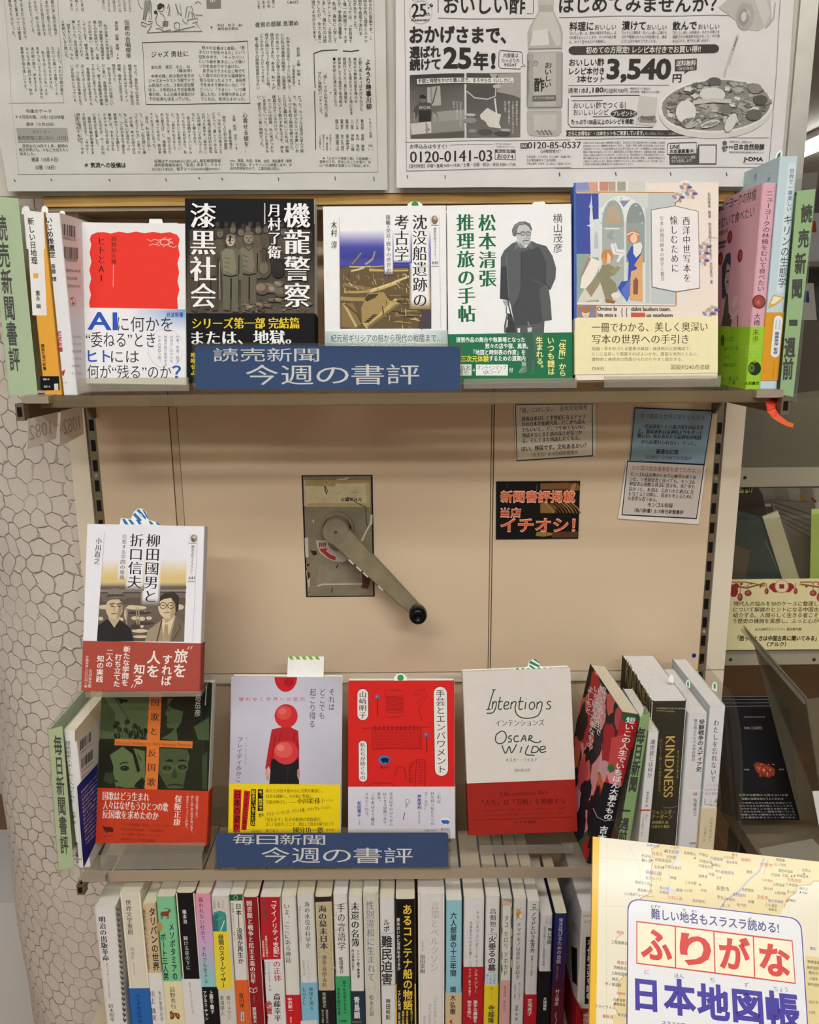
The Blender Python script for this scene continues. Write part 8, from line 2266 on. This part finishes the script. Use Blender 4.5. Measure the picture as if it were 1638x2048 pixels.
pr.line([(692, 900), (705, 892), (865, 892), (868, 955), (840, 962), (690, 962)], 4, INK, True); pr.th('LINE', 708, 765, 915, 24, INK, 'b'); pr.th('お友達募集中!', 706, 852, 943, 26, INK, 'b'); pr.poly([(702, 965), (865, 962), (875, 905), (990, 905), (988, 1028), (705, 1026)], '57544e'); pr.rect(882, 912, 982, 1020, NP); pr.th('お得なキャンペーン情報', 716, 858, 982, 20, NP, 'r'); pr.th('なども配信します!', 716, 838, 1003, 20, NP, 'r')
pr.k = 0
for x, y, r_ in ((1040, 895, 15), (1052, 920, 9), (1032, 925, 11), (1035, 943, 7), (1048, 938, 5)):
  pr.ell(x, y, r_, r_, '66635c', n=14)
pr.k = 0
pr.th('自然だから、発酵だから', 1072, 1215, 886, 14, INK2); pr.th('株式会社', 1066, 1098, 918, 16, INK, 'b'); pr.th('日本自然発酵', 1102, 1292, 916, 38, INK, 'b'); pr.th('愛知県名古屋市 受付時間は電話番号にお申込みください', 1068, 1288, 950, 13, INK2)
pr.k = 0
pr.th('J▸DMA', 1160, 1285, 995, 34, INK, 'h'); pr.th('公益社団法人日本通信販売協会会員', 1158, 1290, 1020, 8, INK2)
pr.k = 0
for x, y in ((25, 1085), (370, 1085), (710, 1085), (1053, 1088)):
  pr.line([(x - 2, y - 12), (x + 3, y + 10)], 6, '57544d')
C()
tag(p.build('newspaper_page', M_NEWS), 'right newspaper page with a vinegar bottle advertisement, pinned above the upper shelf', 'newspaper')
# ================================================================== ATLAS IN FRONT
C(1160, 1660, 3.427)
ya, le, ro = radians(5.54), radians(35.2), radians(3.33)
U = Vector((cos(ya), -sin(ya), 0)); Z = Vector((0, 0, 1)); N0 = U.cross(Z)
V = Z * cos(le) - N0 * sin(le)
U2, V2 = U * cos(ro) - V * sin(ro), V * cos(ro) + U * sin(ro)
P0 = at(90, 45, 0.665)
s0 = Surf(P0, U2, V2)
W_, H_, TH = 0.210, 0.290, 0.009
b = Book()
b.s = Surf(P0 + U2 * W_ / 2 - V2 * H_ / 2, U2, V2)
b.w, b.h, b.th = W_, H_, TH
b.S, b.T, b.V = U2, b.s.N, V2
b.O = P0 - V2 * H_ - b.s.N * TH / 2
b.root = thing('atlas', 'yellow-spined map atlas with a white title panel, leaning at the lower right corner', 'book', b.O + U2 * W_ / 2)
b.cover = Part(); b.mat = M_GLOSS
wrap(b.cover, b.O, b.S, b.T, b.V, W_, TH, 0, H_, 0.0, ('e6dcb8', 'e0ac1c', 'e0ac1c'), r=0.002)
b.pages = Part(); b.pages.box(b.O + b.S * .002 - b.T * (TH / 2 - .0006) + b.V * .001, b.S * (W_ - .003), b.T * (TH - .0012), b.V * (H_ - .002), 'efe9da')
b.bands = []
pr = b.pr = Print(b.cover, b.s)
pr.poly([(88, 44), (134, 49), (108, 1400), (68, 1400)], 'e8b41e')
SEA, LAND = 'e6dcc2', 'e0cc94'
pr.poly([(134, 49), (1700, 228), (1720, 1400), (108, 1400)], SEA)
pr.poly([(555, 97), (1640, 220), (1640, 350), (1600, 350), (1580, 375), (1490, 380), (1480, 430), (1420, 470), (1400, 530), (1370, 580), (330, 600), (410, 470), (470, 440), (490, 380), (485, 290), (500, 200), (490, 130)], LAND)
pr.poly([(1545, 860), (1700, 880), (1700, 1400), (1545, 1400)], LAND); pr.poly([(300, 1000), (330, 990), (330, 1240), (260, 1260), (230, 1200), (270, 1140), (260, 1050)], LAND); pr.poly([(215, 1270), (330, 1230), (330, 1400), (250, 1400)], LAND)
for pts, c, w_ in (([(555, 97), (490, 130), (500, 200), (485, 290), (490, 380), (470, 440), (410, 470)], 'd08a70', 5), ([(1640, 350), (1600, 350), (1580, 375), (1490, 380), (1480, 430), (1420, 470), (1400, 530)], 'd08a70', 5), ([(690, 130), (650, 210), (610, 270), (610, 390), (640, 420)], 'b7bdd2', 6), ([(1260, 190), (1230, 280), (1150, 350), (1090, 420), (1000, 480), (960, 540)], 'a9a9b8', 10), ([(1275, 200), (1240, 290)], 'c3c7d6', 5), ([(1290, 200), (1262, 300)], 'b9a98c', 4), ([(300, 700), (250, 740), (240, 770)], 'd08a70', 4), ([(300, 1000), (260, 1050), (270, 1140), (230, 1200), (260, 1260)], 'd08a70', 4), ([(180, 100), (180, 1400)], 'd3c7a8', 2), ([(134, 520), (330, 520)], 'd3c7a8', 2), ([(134, 190), (480, 210)], 'd3c7a8', 2), ([(330, 100), (400, 230), (420, 370)], 'd0cabc', 3)):
  pr.line(pts, w_, c)
pr.ell(612, 410, 18, 16, 'b9c4de'); pr.ell(675, 225, 22, 30, 'd3cfae'); pr.ell(650, 420, 10, 10, 'b9c4de')
BLK, BL, RD = '4a4438', '4a4a9a', 'c0503a'
for s, x, y, c, h in (('白馬大池', 500, 107, BL, 22), ('小谷村', 650, 120, RD, 22), ('栂池高原', 628, 148, BL, 26), ('白馬岳', 530, 164, RD, 26), ('天狗菱', 624, 186, BLK, 24), ('杓子岳', 455, 180, BLK, 24), ('鑓ヶ岳', 455, 210, BLK, 24), ('白馬鑓温泉', 570, 208, BLK, 24), ('天狗岳', 540, 256, BLK, 24), ('北城', 600, 250, BLK, 22), ('白馬村', 660, 260, BLK, 24), ('飛騨山脈', 505, 294, BL, 30), ('北アルプス', 503, 332, BLK, 24), ('神城', 638, 328, BLK, 24), ('黒部五ヶ岳', 428, 362, BLK, 22), ('鹿島槍ヶ岳', 445, 415, BLK, 22), ('青木湖', 575, 398, BL, 22), ('中綱湖', 575, 428, BL, 22), ('美麻', 680, 412, BLK, 24), ('小川村', 742, 415, BLK, 22), ('仁科三湖', 650, 466, RD, 26), ('立山黒部アルペンルート', 405, 446, BLK, 20), ('上水内郡', 758, 362, BLK, 22), ('信州新町', 815, 488, BLK, 24), ('中条', 848, 415, BLK, 22), ('鬼無里', 842, 318, BLK, 22), ('戸隠', 900, 305, BLK, 22), ('真那板山', 752, 160, BLK, 22), ('戸隠山', 845, 170, BLK, 22), ('戸隠高原', 935, 198, BL, 24), ('戸隠中社', 862, 218, BLK, 24), ('戸隠宝光社', 862, 250, BLK, 22), ('飯綱山', 930, 240, BLK, 22), ('飯綱高原', 1010, 292, BL, 24), ('飯綱町', 1138, 205, RD, 24), ('上水内郡', 1020, 188, RD, 20), ('霊仙寺湖', 1040, 222, BL, 20), ('髻山', 1060, 170, BLK, 20), ('牟礼', 945, 282, BLK, 20), ('三才', 952, 328, BLK, 20), ('長野市', 978, 402, BLK, 32), ('長野電鉄', 1150, 412, BLK, 22), ('長野盆地', 1090, 445, BL, 24), ('更北', 960, 460, BLK, 22), ('川中島町', 1020, 475, BLK, 24), ('松代町', 1108, 515, BLK, 24), ('若穂', 1172, 492, BLK, 22), ('篠ノ井', 1000, 518, BLK, 20), ('豊野', 1160, 288, BLK, 22), ('中野市', 1278, 240, RD, 30), ('山ノ内町', 1372, 238, BLK, 22), ('夜間瀬', 1372, 206, BLK, 22), ('湯田中温泉', 1408, 282, BLK, 22), ('渋温泉', 1340, 308, BLK, 22), ('平穏', 1405, 314, BLK, 22), ('志賀山', 1550, 276, BLK, 22), ('発哺温泉', 1525, 316, BLK, 22), ('小布施町', 1285, 346, RD, 22), ('志賀高原', 1468, 345, RD, 26), ('山田温泉', 1362, 375, BLK, 22), ('七味温泉', 1450, 375, BLK, 22), ('高山村', 1290, 402, BLK, 22), ('上高井郡', 1370, 432, BLK, 22), ('笠ヶ岳', 1445, 425, BLK, 20), ('須坂市', 1250, 462, RD, 28), ('峰の原高原', 1340, 488, BL, 22), ('御飯岳', 1450, 482, BLK, 20), ('仁礼温泉', 1310, 516, BLK, 22), ('破風岳', 1320, 545, BLK, 20), ('横手山', 1530, 402, BLK, 20), ('渋峠', 1540, 432, BLK, 20), ('剱岳', 275, 702, RD, 26), ('三俣蓮華岳', 270, 772, BLK, 24), ('穂高岳', 290, 910, RD, 26), ('西穂高岳', 275, 945, BLK, 24), ('上高地温泉', 268, 985, BLK, 24), ('焼岳', 240, 1022, BLK, 24), ('中ノ湯温泉', 228, 1058, BLK, 24), ('安房峠', 280, 1120, RD, 22), ('白骨温泉', 270, 1165, BLK, 22), ('乗鞍高原', 270, 1195, BLK, 22), ('乗鞍岳', 190, 1278, RD, 26), ('スカイライン', 172, 1212, BLK, 24), ('高天原', 292, 1268, BL, 24), ('嬬恋', 1595, 812, BL, 22), ('高峰温泉', 1600, 905, BLK, 22), ('菱野温泉', 1595, 945, BLK, 22), ('軽井沢', 1600, 980, BLK, 24), ('小諸市', 1600, 1020, BLK, 22), ('御代田町', 1600, 1060, BLK, 22), ('佐久市', 1600, 1180, BLK, 24), ('臼田', 1590, 1250, BLK, 22)):
  w_ = len(s) * h * 0.92
  k = 0.115
  pr.th(s, x - w_ / 2, x + w_ / 2, y - k * w_ / 2, h, c, 'r', y + k * w_ / 2, lift=pr.base + 0.0003)
for x, y in ((583, 145), (572, 254), (788, 190), (822, 372), (1450, 315), (1470, 312), (1510, 425), (1420, 485), (1535, 298), (485, 375), (490, 205)):
  pr.poly([(x - 7, y + 7), (x + 7, y + 8), (x, y - 7)], BLK)
# rounded title panel
def rrect(x0, y0, x1, y1, x2, y2, x3, y3, r, inset=0):
  # corners TL TR BR BL in crop units, rounded
  P = [(x0, y0), (x1, y1), (x2, y2), (x3, y3)]
  out = []
  cx, cy = sum(p_[0] for p_ in P) / 4, sum(p_[1] for p_ in P) / 4
  for i in range(4):
    a, p_, c = Vector(P[i - 1]), Vector(P[i]), Vector(P[(i + 1) % 4])
    d1, d2 = (a - p_).normalized(), (c - p_).normalized()
    for k in range(9):
      t = k / 8
      A, B_ = p_ + d1 * r, p_ + d2 * r
      out.append(tuple((A * (1 - t) ** 2 + p_ * 2 * t * (1 - t) + B_ * t * t)))
  if inset:
    out = [(cx + (x - cx) * (1 - inset / 600), cy + (y - cy) * (1 - inset / 600)) for x, y in out]
  return out
q = (325, 465, 1515, 605, 1585, 1700, 315, 1660)
pr.base += 0.0004
pr.poly(rrect(*q, 90), '4a3f96'); pr.poly(rrect(*q, 90, 7), 'e6e4e4')
DK = '4a4a78'
pr.th('難しい地名もスラスラ読める!', 485, 1362, 572, 74, DK, 'b', 672)
for s, x, y in (('むずか', 518, 523), ('ち', 713, 547), ('めい', 785, 556), ('よ', 1165, 602)):
  pr.th(s, x - 11 * len(s), x + 11 * len(s), y, 20, DK, 'b', y + 2)
pr.poly([(385, 622), (1455, 755), (1477, 1055), (385, 916)], 'cc3a2e')
cells = [((392, 632), (648, 663), (650, 940), (392, 909)), ((656, 665), (912, 697), (920, 974), (658, 942)), ((920, 699), (1182, 731), (1192, 1008), (928, 976)), ((1190, 733), (1449, 764), (1470, 1046), (1200, 1010))]
for c in cells:
  pr.poly(c, 'f3e9c9')
for ch, (x, y), sz in zip('ふりがな', ((523, 785), (790, 818), (1060, 848), (1333, 890)), (225, 225, 225, 225)):
  pr.th(ch, x - 108, x + 108, y - 12, sz, 'd63a30', 'h', y + 14)
for ch, x, y in (('に', 458, 972), ('ほん', 678, 998), ('ち', 905, 1027), ('ず', 1138, 1060), ('ちょう', 1375, 1090)):
  pr.th(ch, x - 16 * len(ch), x + 16 * len(ch), y - 2, 36, DK, 'r', y + 3)
for ch, x, y, w_, h_ in (('日', 452, 1125, 150, 225), ('本', 682, 1145, 225, 240), ('地', 912, 1180, 225, 240), ('図', 1148, 1205, 210, 230), ('帳', 1390, 1235, 235, 245)):
  pr.th(ch, x - w_ / 2, x + w_ / 2, y - w_ * .055, h_, '43369a', 'h', y + w_ * .055)
pr.th('スラスラ読める 今日の地名', 560, 960, 1318, 26, DK, 'b', 1366)
done(b)
C()
t = thing('display_stand', 'dark slanted counter stand holding the atlas at the lower right corner', 'stand', Vector((0.33, 0.55, 0.0)))
q = Part()
o = b.O - b.T * (TH / 2 + 0.0014) + b.V * 0.03
q.box(o + U2 * 0.01 - b.T * 0.006, U2 * (W_ + .1), V2 * (H_ * .6), b.T * 0.006, '6b5d4a')
q.build('slanted_board', M_PAINT, t)
q = Part()
q.box(b.O - b.V * 0.004 - b.T * (TH / 2 + .0074) + U2 * 0.01, U2 * (W_ + .1), V2 * 0.003, b.T * (TH + .016), '6b5d4a')
q.build('front_ledge', M_PAINT, t)
q = Part()
fz = (b.O - b.T * .012).z
cx_, cy_ = (b.O + U2 * .16).x, (b.O + U2 * .16).y
q.abox(cx_ - 0.09, cx_ + 0.17, cy_ + 0.02, cy_ + 0.09, 0.0, fz - 0.012, '6b5d4a')
q.build('pedestal', M_PAINT, t)
# ================================================================== NEXT DISPLAY AT THE RIGHT
def quadboard(name, label, cat, quad, Y, col, mat, th=0.002, group=None, parent=None, draw=None, U=None, crop=None):
  C(*(crop or (0, 0, 1)))
  s = Surf(at(*quad[3], Y), U or Vector((1, 0, 0)), Vector((0, 0, 1)))
  q = Part()
  pr = Print(q, s, base=0.0004, step=6e-6)
  uv = [pr.uv(*c) for c in quad]
  q.prism([s.w(u, v, -th) for u, v in uv], s.N * th, col)
  if draw:
    draw(pr)
  o = q.build(name, mat, parent)
  if not parent:
    tag(o, label, cat, group)
  C()
  return o
def slab(part, quad, Y, th, col):
  s = Surf(at(*quad[3], Y), Vector((1, 0, 0)), Vector((0, 0, 1)))
  uv = [s.uv(px(c)) for c in quad]
  part.prism([s.w(u, v, -th) for u, v in uv], s.N * th, col)
C()
# magazine rack: two metal rails with clear fronts
t = thing('magazine_rack', 'grey metal magazine rack with clear fronts right of the cream panel', 'rack', at(1600, 1330, 1.16))
for (y0, y1, Y) in ((936, 975, 1.14), (1300, 1331, 1.12)):
  q = Part(); slab(q, [(1440, y0), (1720, y0 - 2), (1720, y1 - 4), (1440, y1)], Y, 0.02, 'a79e88')
  for x in ((1490, 1700) if y0 < 1000 else (1461, 1628)):
    q.lathe(at(x, y0 + 19, Y - 0.0005), Vector((0, -1, 0)), [(.0024, 0), (.0024, .0006), (.001, .0014), (0, .0014)], '3a3226', 14)
  q.build('rail', M_PAINT, t)
q = Part(); slab(q, [(1470, 800), (1740, 770), (1740, 934), (1470, 940)], 1.145, 0.003, 'ffffff'); q.build('clear_front', M_SMOKE, t)
q = Part(); slab(q, [(1440, 1045), (1740, 1020), (1740, 1165), (1440, 1165)], 1.13, 0.002, 'ffffff'); q.build('lower_front', M_CLEAR, t)
q = Part(); slab(q, [(1400, 640), (1760, 640), (1760, 1320), (1400, 1320)], 1.5, 0.02, '5a5044'); q.build('rear_panel', M_PAINT, t)
# magazines in the rack
quadboard('magazine', 'brown magazine behind the scuffed clear front, just right of the cream panel', 'magazine', [(1498, 812), (1532, 818), (1522, 890), (1490, 885)], 1.17, '6b4630', M_COAT)
quadboard('magazine', 'large olive magazine behind the scuffed clear front at the right edge', 'magazine', [(1536, 800), (1760, 790), (1760, 932), (1500, 930)], 1.22, '7a7a50', M_COAT)
def mg(pr):
  pr.poly([(1476, 1030), (1520, 1040), (1570, 1160), (1462, 1162)], '3c4a44'); pr.poly([(1468, 1090), (1500, 1100), (1490, 1160), (1462, 1160)], '6a5a4c')
  pr.line([(1530, 1080), (1560, 1150)], 2, '6d7a74')
o = quadboard('magazine', 'dark green magazine with a cream spine leaning in the lower clear front', 'magazine', [(1476, 1022), (1524, 1034), (1566, 1162), (1460, 1164)], 1.16, '42504a', M_COAT, 0.003, draw=mg)
quadboard('magazine', 'pale cream folded magazine standing beside the dark green one', 'magazine', [(1525, 1034), (1556, 1022), (1600, 1162), (1566, 1162)], 1.155, 'cfc9a8', M_COAT, 0.004)
quadboard('magazine', 'grey striped magazine at the back of the rack', 'magazine', [(1540, 1000), (1630, 1004), (1640, 1160), (1590, 1160)], 1.2, '7f7768', M_COAT, 0.003, draw=lambda pr: [pr.line([(1545 + 5 * k, 1004 + 10 * k), (1625, 1030 + 12 * k)], 3, '5f594e') for k in range(5)])
quadboard('divider_card', 'lime green divider card at the right edge, above the floral card', 'divider', [(1623, 1018), (1700, 1015), (1700, 1162), (1620, 1162)], 1.14, 'b7cf6a', M_MATTE, 0.001)
quadboard('divider_card', 'small green card with a black character under the metal rail', 'divider', [(1480, 976), (1506, 976), (1503, 986), (1478, 986)], 1.16, 'a9c46a', M_MATTE, 0.001, draw=lambda pr: pr.th('刊', 1484, 1502, 977, 20, '1c1d14', 'b'))
def books_far(pr):
  for k, c in enumerate(('e6e3dc', 'd9d3c4', 'efece6', 'c9c4ba', 'e9e4d6')):
    pr.poly([(1522 + 26 * k, 976), (1546 + 26 * k, 976), (1560 + 26 * k, 1040), (1536 + 26 * k, 1040)], c)
  pr.line([(1600, 990), (1612, 1012)], 5, 'e3c52c'); pr.line([(1622, 996), (1632, 1004)], 4, 'c9502c')
quadboard('magazine', 'white magazine with yellow and red marks under the metal rail', 'magazine', [(1518, 976), (1700, 976), (1700, 1040), (1560, 1044)], 1.24, 'dedad2', M_COAT, 0.003, draw=books_far)
def flor(pr):
  K = '5a4a24'
  for (x0, x1) in ((1455, 1530), (1600, 1700)):
    pr.line([(x0, 1168), ((x0 + x1) / 2, 1176), (x1, 1166)], 3, '8a5a34'); pr.line([(x0, 1164), ((x0 + x1) / 2, 1164), (x1, 1172)], 2, '8a5a34')
    for k in range(9):
      pr.ell(x0 + (x1 - x0) * k / 8, 1169 + 4 * sin(k * 2), 2.4, 2.4, ('d9b23a', 'a83a30')[k % 2], n=8)
  for x, y, rx, ry in ((1480, 1194, 5, 8), (1496, 1186, 7, 6), (1533, 1182, 4, 6), (1591, 1182, 4, 6), (1626, 1186, 7, 6), (1638, 1194, 5, 8)):
    pr.line([(x, 1166), (x, y)], 1, '8a5a34'); pr.ell(x, y, rx, ry, '9c3c3a'); pr.ell(x - 1, y - 1, rx * .5, ry * .5, 'b76a5c')
  pr.ell(1467, 1182, 9, 12, '9c2f2c', n=12); pr.ell(1472, 1172, 6, 6, '9c2f2c', n=10)
  for dx in (-1, 1):
    pr.ell(1563 + 17 * dx, 1172, 9, 6, '9c2f2c', .4 * dx, 12); pr.ell(1563 + 14 * dx, 1180, 7, 4, '9c2f2c', -.4 * dx, 12)
  pr.ell(1563, 1172, 14, 14, 'd9a08a'); pr.ell(1563, 1172, 12, 12, 'ecd9ae'); pr.rect(1558, 1168, 1568, 1177, '9c2f2c')
  rows = ['現代人の悩みを30のケースに整理し、それぞれ', 'について解説のヒントになる中国古典の言葉を', '紹介する。人間らしく生きる者こそが悩むとい', 'う歴史の機微を実感し、ふっと心が軽くなる本']
  for i, s in enumerate(rows):
    pr.th(s, 1467 - i * .5, 1690, 1207 + 11.5 * i, 9.6, K, 'r')
  pr.th('26.2.3週刊エコノミスト 歴史書の棚', 1509, 1602, 1258, 5.5, K, 'r')
  pr.th('「困ったときは中国古典に聞いてみる」', 1475, 1633, 1276, 10, '3a2e14', 'b'); pr.th('（アルク）', 1534, 1572, 1288, 9, '3a2e14', 'b')
quadboard('review_card', 'cream card with red floral border on the right rack', 'card', [(1462, 1159), (1730, 1156), (1722, 1298), (1451, 1300)], 1.11, 'ecdfa8', M_MATTE, 0.001, draw=flor)
# counter in front of the rack with black books and clear boxes
t = thing('side_counter', 'beige counter beside the lower shelf carrying black books', 'counter', Vector((0.75, 0.98, 0)))
zc = at(1540, 1660, 1.0).z
q = Part(); q.abox(0.455, 1.2, 0.93, 1.09, zc - 0.022, zc, '8d7d66'); q.build('counter_top', M_PAINT, t)
q = Part(); q.abox(0.47, 1.18, 0.95, 1.08, 0.0, zc - 0.022, '4a3f33'); q.build('counter_body', M_PAINT, t)
q = Part(); q.abox(0.455, 1.2, 0.926, 0.9298, zc - 0.022, zc, 'b3a58d'); q.build('front_trim', M_PAINT, t)
def blk(pr):
  W = 'b9b5ae'
  C(1400, 1240, 3.937)
  pr.th('定価（1,980円）', 348, 490, 850, 18, W, 'r'); pr.th('WONDER OF ROCK ART', 345, 512, 764, 8, W, 'r'); pr.line([(400, 838), (480, 836), (482, 862), (402, 864), (398, 850)], 2, '77736c')
  pr.th('洞窟', 345, 388, 1178, 12, W, 'r'); pr.th('壁画', 620, 660, 1176, 12, W, 'r')
  rg = random.Random(2)
  pr.poly([(425, 1135), (450, 1118), (520, 1135), (590, 1170), (590, 1215), (540, 1242), (470, 1220), (440, 1190)], '8a2f20')
  for k in range(26):
    x, y = rg.uniform(435, 585), rg.uniform(1135, 1230)
    pr.ell(x, y, rg.uniform(6, 18), rg.uniform(3, 8), rg.choice(['b5523c', 'a04030', 'd08a70', '6f2418']), rg.uniform(0, 3), 8)
  pr.th('世界の古動物から見えないの目', 305, 690, 1378, 18, W, 'r'); pr.th('原題の言葉を知ろうといわれる', 328, 655, 1408, 18, W, 'r')
  for k in range(6):
    pr.th(('この世界にはまだ見ぬ生き物がいて', '私たちはその姿を描こうとしてきた', '古代から続く人の営みを読み解いて', 'いまもなお新しい発見が続いている', '暗闇に浮かぶ動物たちの姿をたどり', 'その意味を考えていく一冊である。')[k], 305 + 4 * k, 720 + 8 * k, 1440 + 23 * k, 14, W, 'r')
C()
st = []
base = zc
b1 = Part()
# the front black book leans back against the stack
le2 = radians(24)
Pq = at(1540, 1642, 0.96)
s = Surf(Pq, Vector((1, 0, 0)), Vector((0, sin(le2), cos(le2))))
uv = [s.uv(p_) for p_ in ((1448, 1418), (1540, 1418), (1600, 1642), (1477, 1642))]
zz = 0
q = Part(); q.prism([s.w(u, v, -0.008) for u, v in ((uv[3][0], 0.001), (uv[2][0], 0.001), (uv[2][0], uv[0][1]), (uv[3][0] , uv[0][1]))], s.N * 0.008, '121113')
pr = Print(q, s); blk(pr)
C()
tag(q.build('black_book', M_COAT), 'black book cover with a red cave animal, foremost on the side counter', 'book')
for k in range(4):
  q = Part()
  off = -0.010 - 0.0095 * k
  q.prism([s.w(u, v, off - 0.007) for u, v in ((uv[3][0] - .004, 0.004), (uv[2][0], 0.004), (uv[2][0], uv[0][1] + .004 * (k + 1)), (uv[3][0] - .004, uv[0][1] + .004 * (k + 1)))], s.N * 0.007, '17161a')
  pr = Print(q, Surf(s.w(0, 0, off), s.U, s.V))
  v1 = uv[0][1] + .004 * (k + 1)
  pr.polyuv([(uv[3][0], v1 - .0012), (uv[2][0], v1 - .0012), (uv[2][0], v1 - .0006), (uv[3][0], v1 - .0006)], '8a8882')
  tag(q.build('black_book', M_COAT), 'black book in the stack behind the red cave animal cover, %s from the front' % ('second', 'third', 'fourth', 'fifth')[k], 'book', 'black books on the side counter')
# open grey acrylic box lid standing in front
C()
t = thing('acrylic_case', 'scuffed grey acrylic case standing open over the black books', 'case', Vector((0.58, 0.93, zc)))
q = Part()
A = [at(1486, 1253, 1.02), at(1610, 1395, 0.90), at(1648, 1640, 0.90), at(1600, 1640, 0.93), at(1508, 1290, 1.015)]
nrm = (A[1] - A[0]).cross(A[4] - A[0]).normalized()
q.prism(A, nrm * 0.002, 'ffffff'); q.build('side_wall', M_SMOKE, t)
q = Part()
B_ = [at(1482, 1256, 1.02), at(1492, 1258, 1.022), at(1618, 1400, 0.902), at(1608, 1402, 0.90)]
q.prism(B_, Vector((0, 0, -0.004)), 'd0c9bb'); q.build('top_rim', M_EDGE, t)
q = Part()
D_ = [at(1612, 1400, 0.899), at(1760, 1380, 0.899), at(1780, 1660, 0.899), at(1652, 1650, 0.899)]
q.prism(D_, Vector((0, 0.002, 0)), 'ffffff'); q.build('front_wall', M_SMOKE, t)
C()
# white paper at the far right and the small clear stand
quadboard('price_card', 'plain white card at the right edge above the atlas', 'card', [(1625, 1583), (1700, 1580), (1705, 1660), (1638, 1652)], 0.86, 'e6e3df', M_MATTE, 0.001)
C()
t = thing('book_stand', 'empty clear acrylic stand on the side counter, above the atlas', 'book stand', at(1560, 1740, 0.86))
q = Part(); q.prism([at(1518, 1700, 0.84), at(1625, 1680, 0.86), at(1660, 1720, 0.85), at(1540, 1738, 0.83)], Vector((0, 0, 0.002)), 'ffffff'); q.build('base_plate', M_EDGE, t)
q = Part(); q.prism([at(1500, 1682, 0.86), at(1610, 1660, 0.88), at(1632, 1676, 0.88), at(1520, 1697, 0.86)], Vector((0, 0.001, 0.001)), 'ffffff'); q.build('back_rest', M_CLEAR, t)
# far shelves of the shop, seen past the display's right edge
C()
t = thing('store_shelf', 'far grey shelf unit with white magazines past the right edge', 'shelf unit', Vector((2.2, 3.6, 0)))
q = Part(); q.abox(1.55, 3.0, 3.78, 3.82, 0, 2.0, '77726a'); q.build('back_panel', M_PAINT, t)
for z in (1.1, 1.38, 1.66):
  q = Part(); q.abox(1.55, 3.0, 3.45, 3.78, z, z + 0.02, '9a958b'); q.build('shelf_board', M_PAINT, t)
rnd = random.Random(9)
for z, w_ in ((1.121, 'low'), (1.401, 'middle'), (1.681, 'top')):
  for k in range(1):
    x0 = 1.56
    q = Part()
    q.prism([Vector((x0, 3.50, z)), Vector((x0 + .15, 3.50, z)), Vector((x0 + .15, 3.58, z + .2)), Vector((x0, 3.58, z + .2))], Vector((0, .006, 0)), rnd.choice(['e3e0da', 'd6d9de', 'e9e4d8', 'c9b2a4', 'b3c4d6']))
    pr = Print(q, Surf(Vector((x0 + .075, 3.498, z)), Vector((1, 0, 0)), Vector((0, .37, .93))))
    pr.polyuv([(-.06, .13), (.05, .13), (.05, .18), (-.06, .18)], rnd.choice(['c9502c', '3a5a9c', '4a4a4a', '8a9a4a']))
    tag(q.build('far_magazine', M_COAT), 'white magazine on the %s far shelf past the right edge' % w_, 'magazine')
C()
# white cloth-like bag of paper left of the column, low in the corner
q = Part()
xl_ = at(40, 1806, 1.45).x
q.abox(xl_ - 0.5, xl_, 1.45, 1.9, 0.0, at(20, 1806, 1.45).z, 'd6d2cc')
tag(q.build('low_cabinet', M_PAINT), 'white low cabinet corner beyond the column at the lower left', 'cabinet')
q = Part()
q.abox(xl_ - 0.4, xl_ - 0.03, 1.7, 1.85, at(20, 1806, 1.45).z + .0005, at(4, 1660, 1.7).z, '8a6a50')
tag(q.build('brown_box', M_MATTE), 'brown box on the white low cabinet at the left edge', 'box')
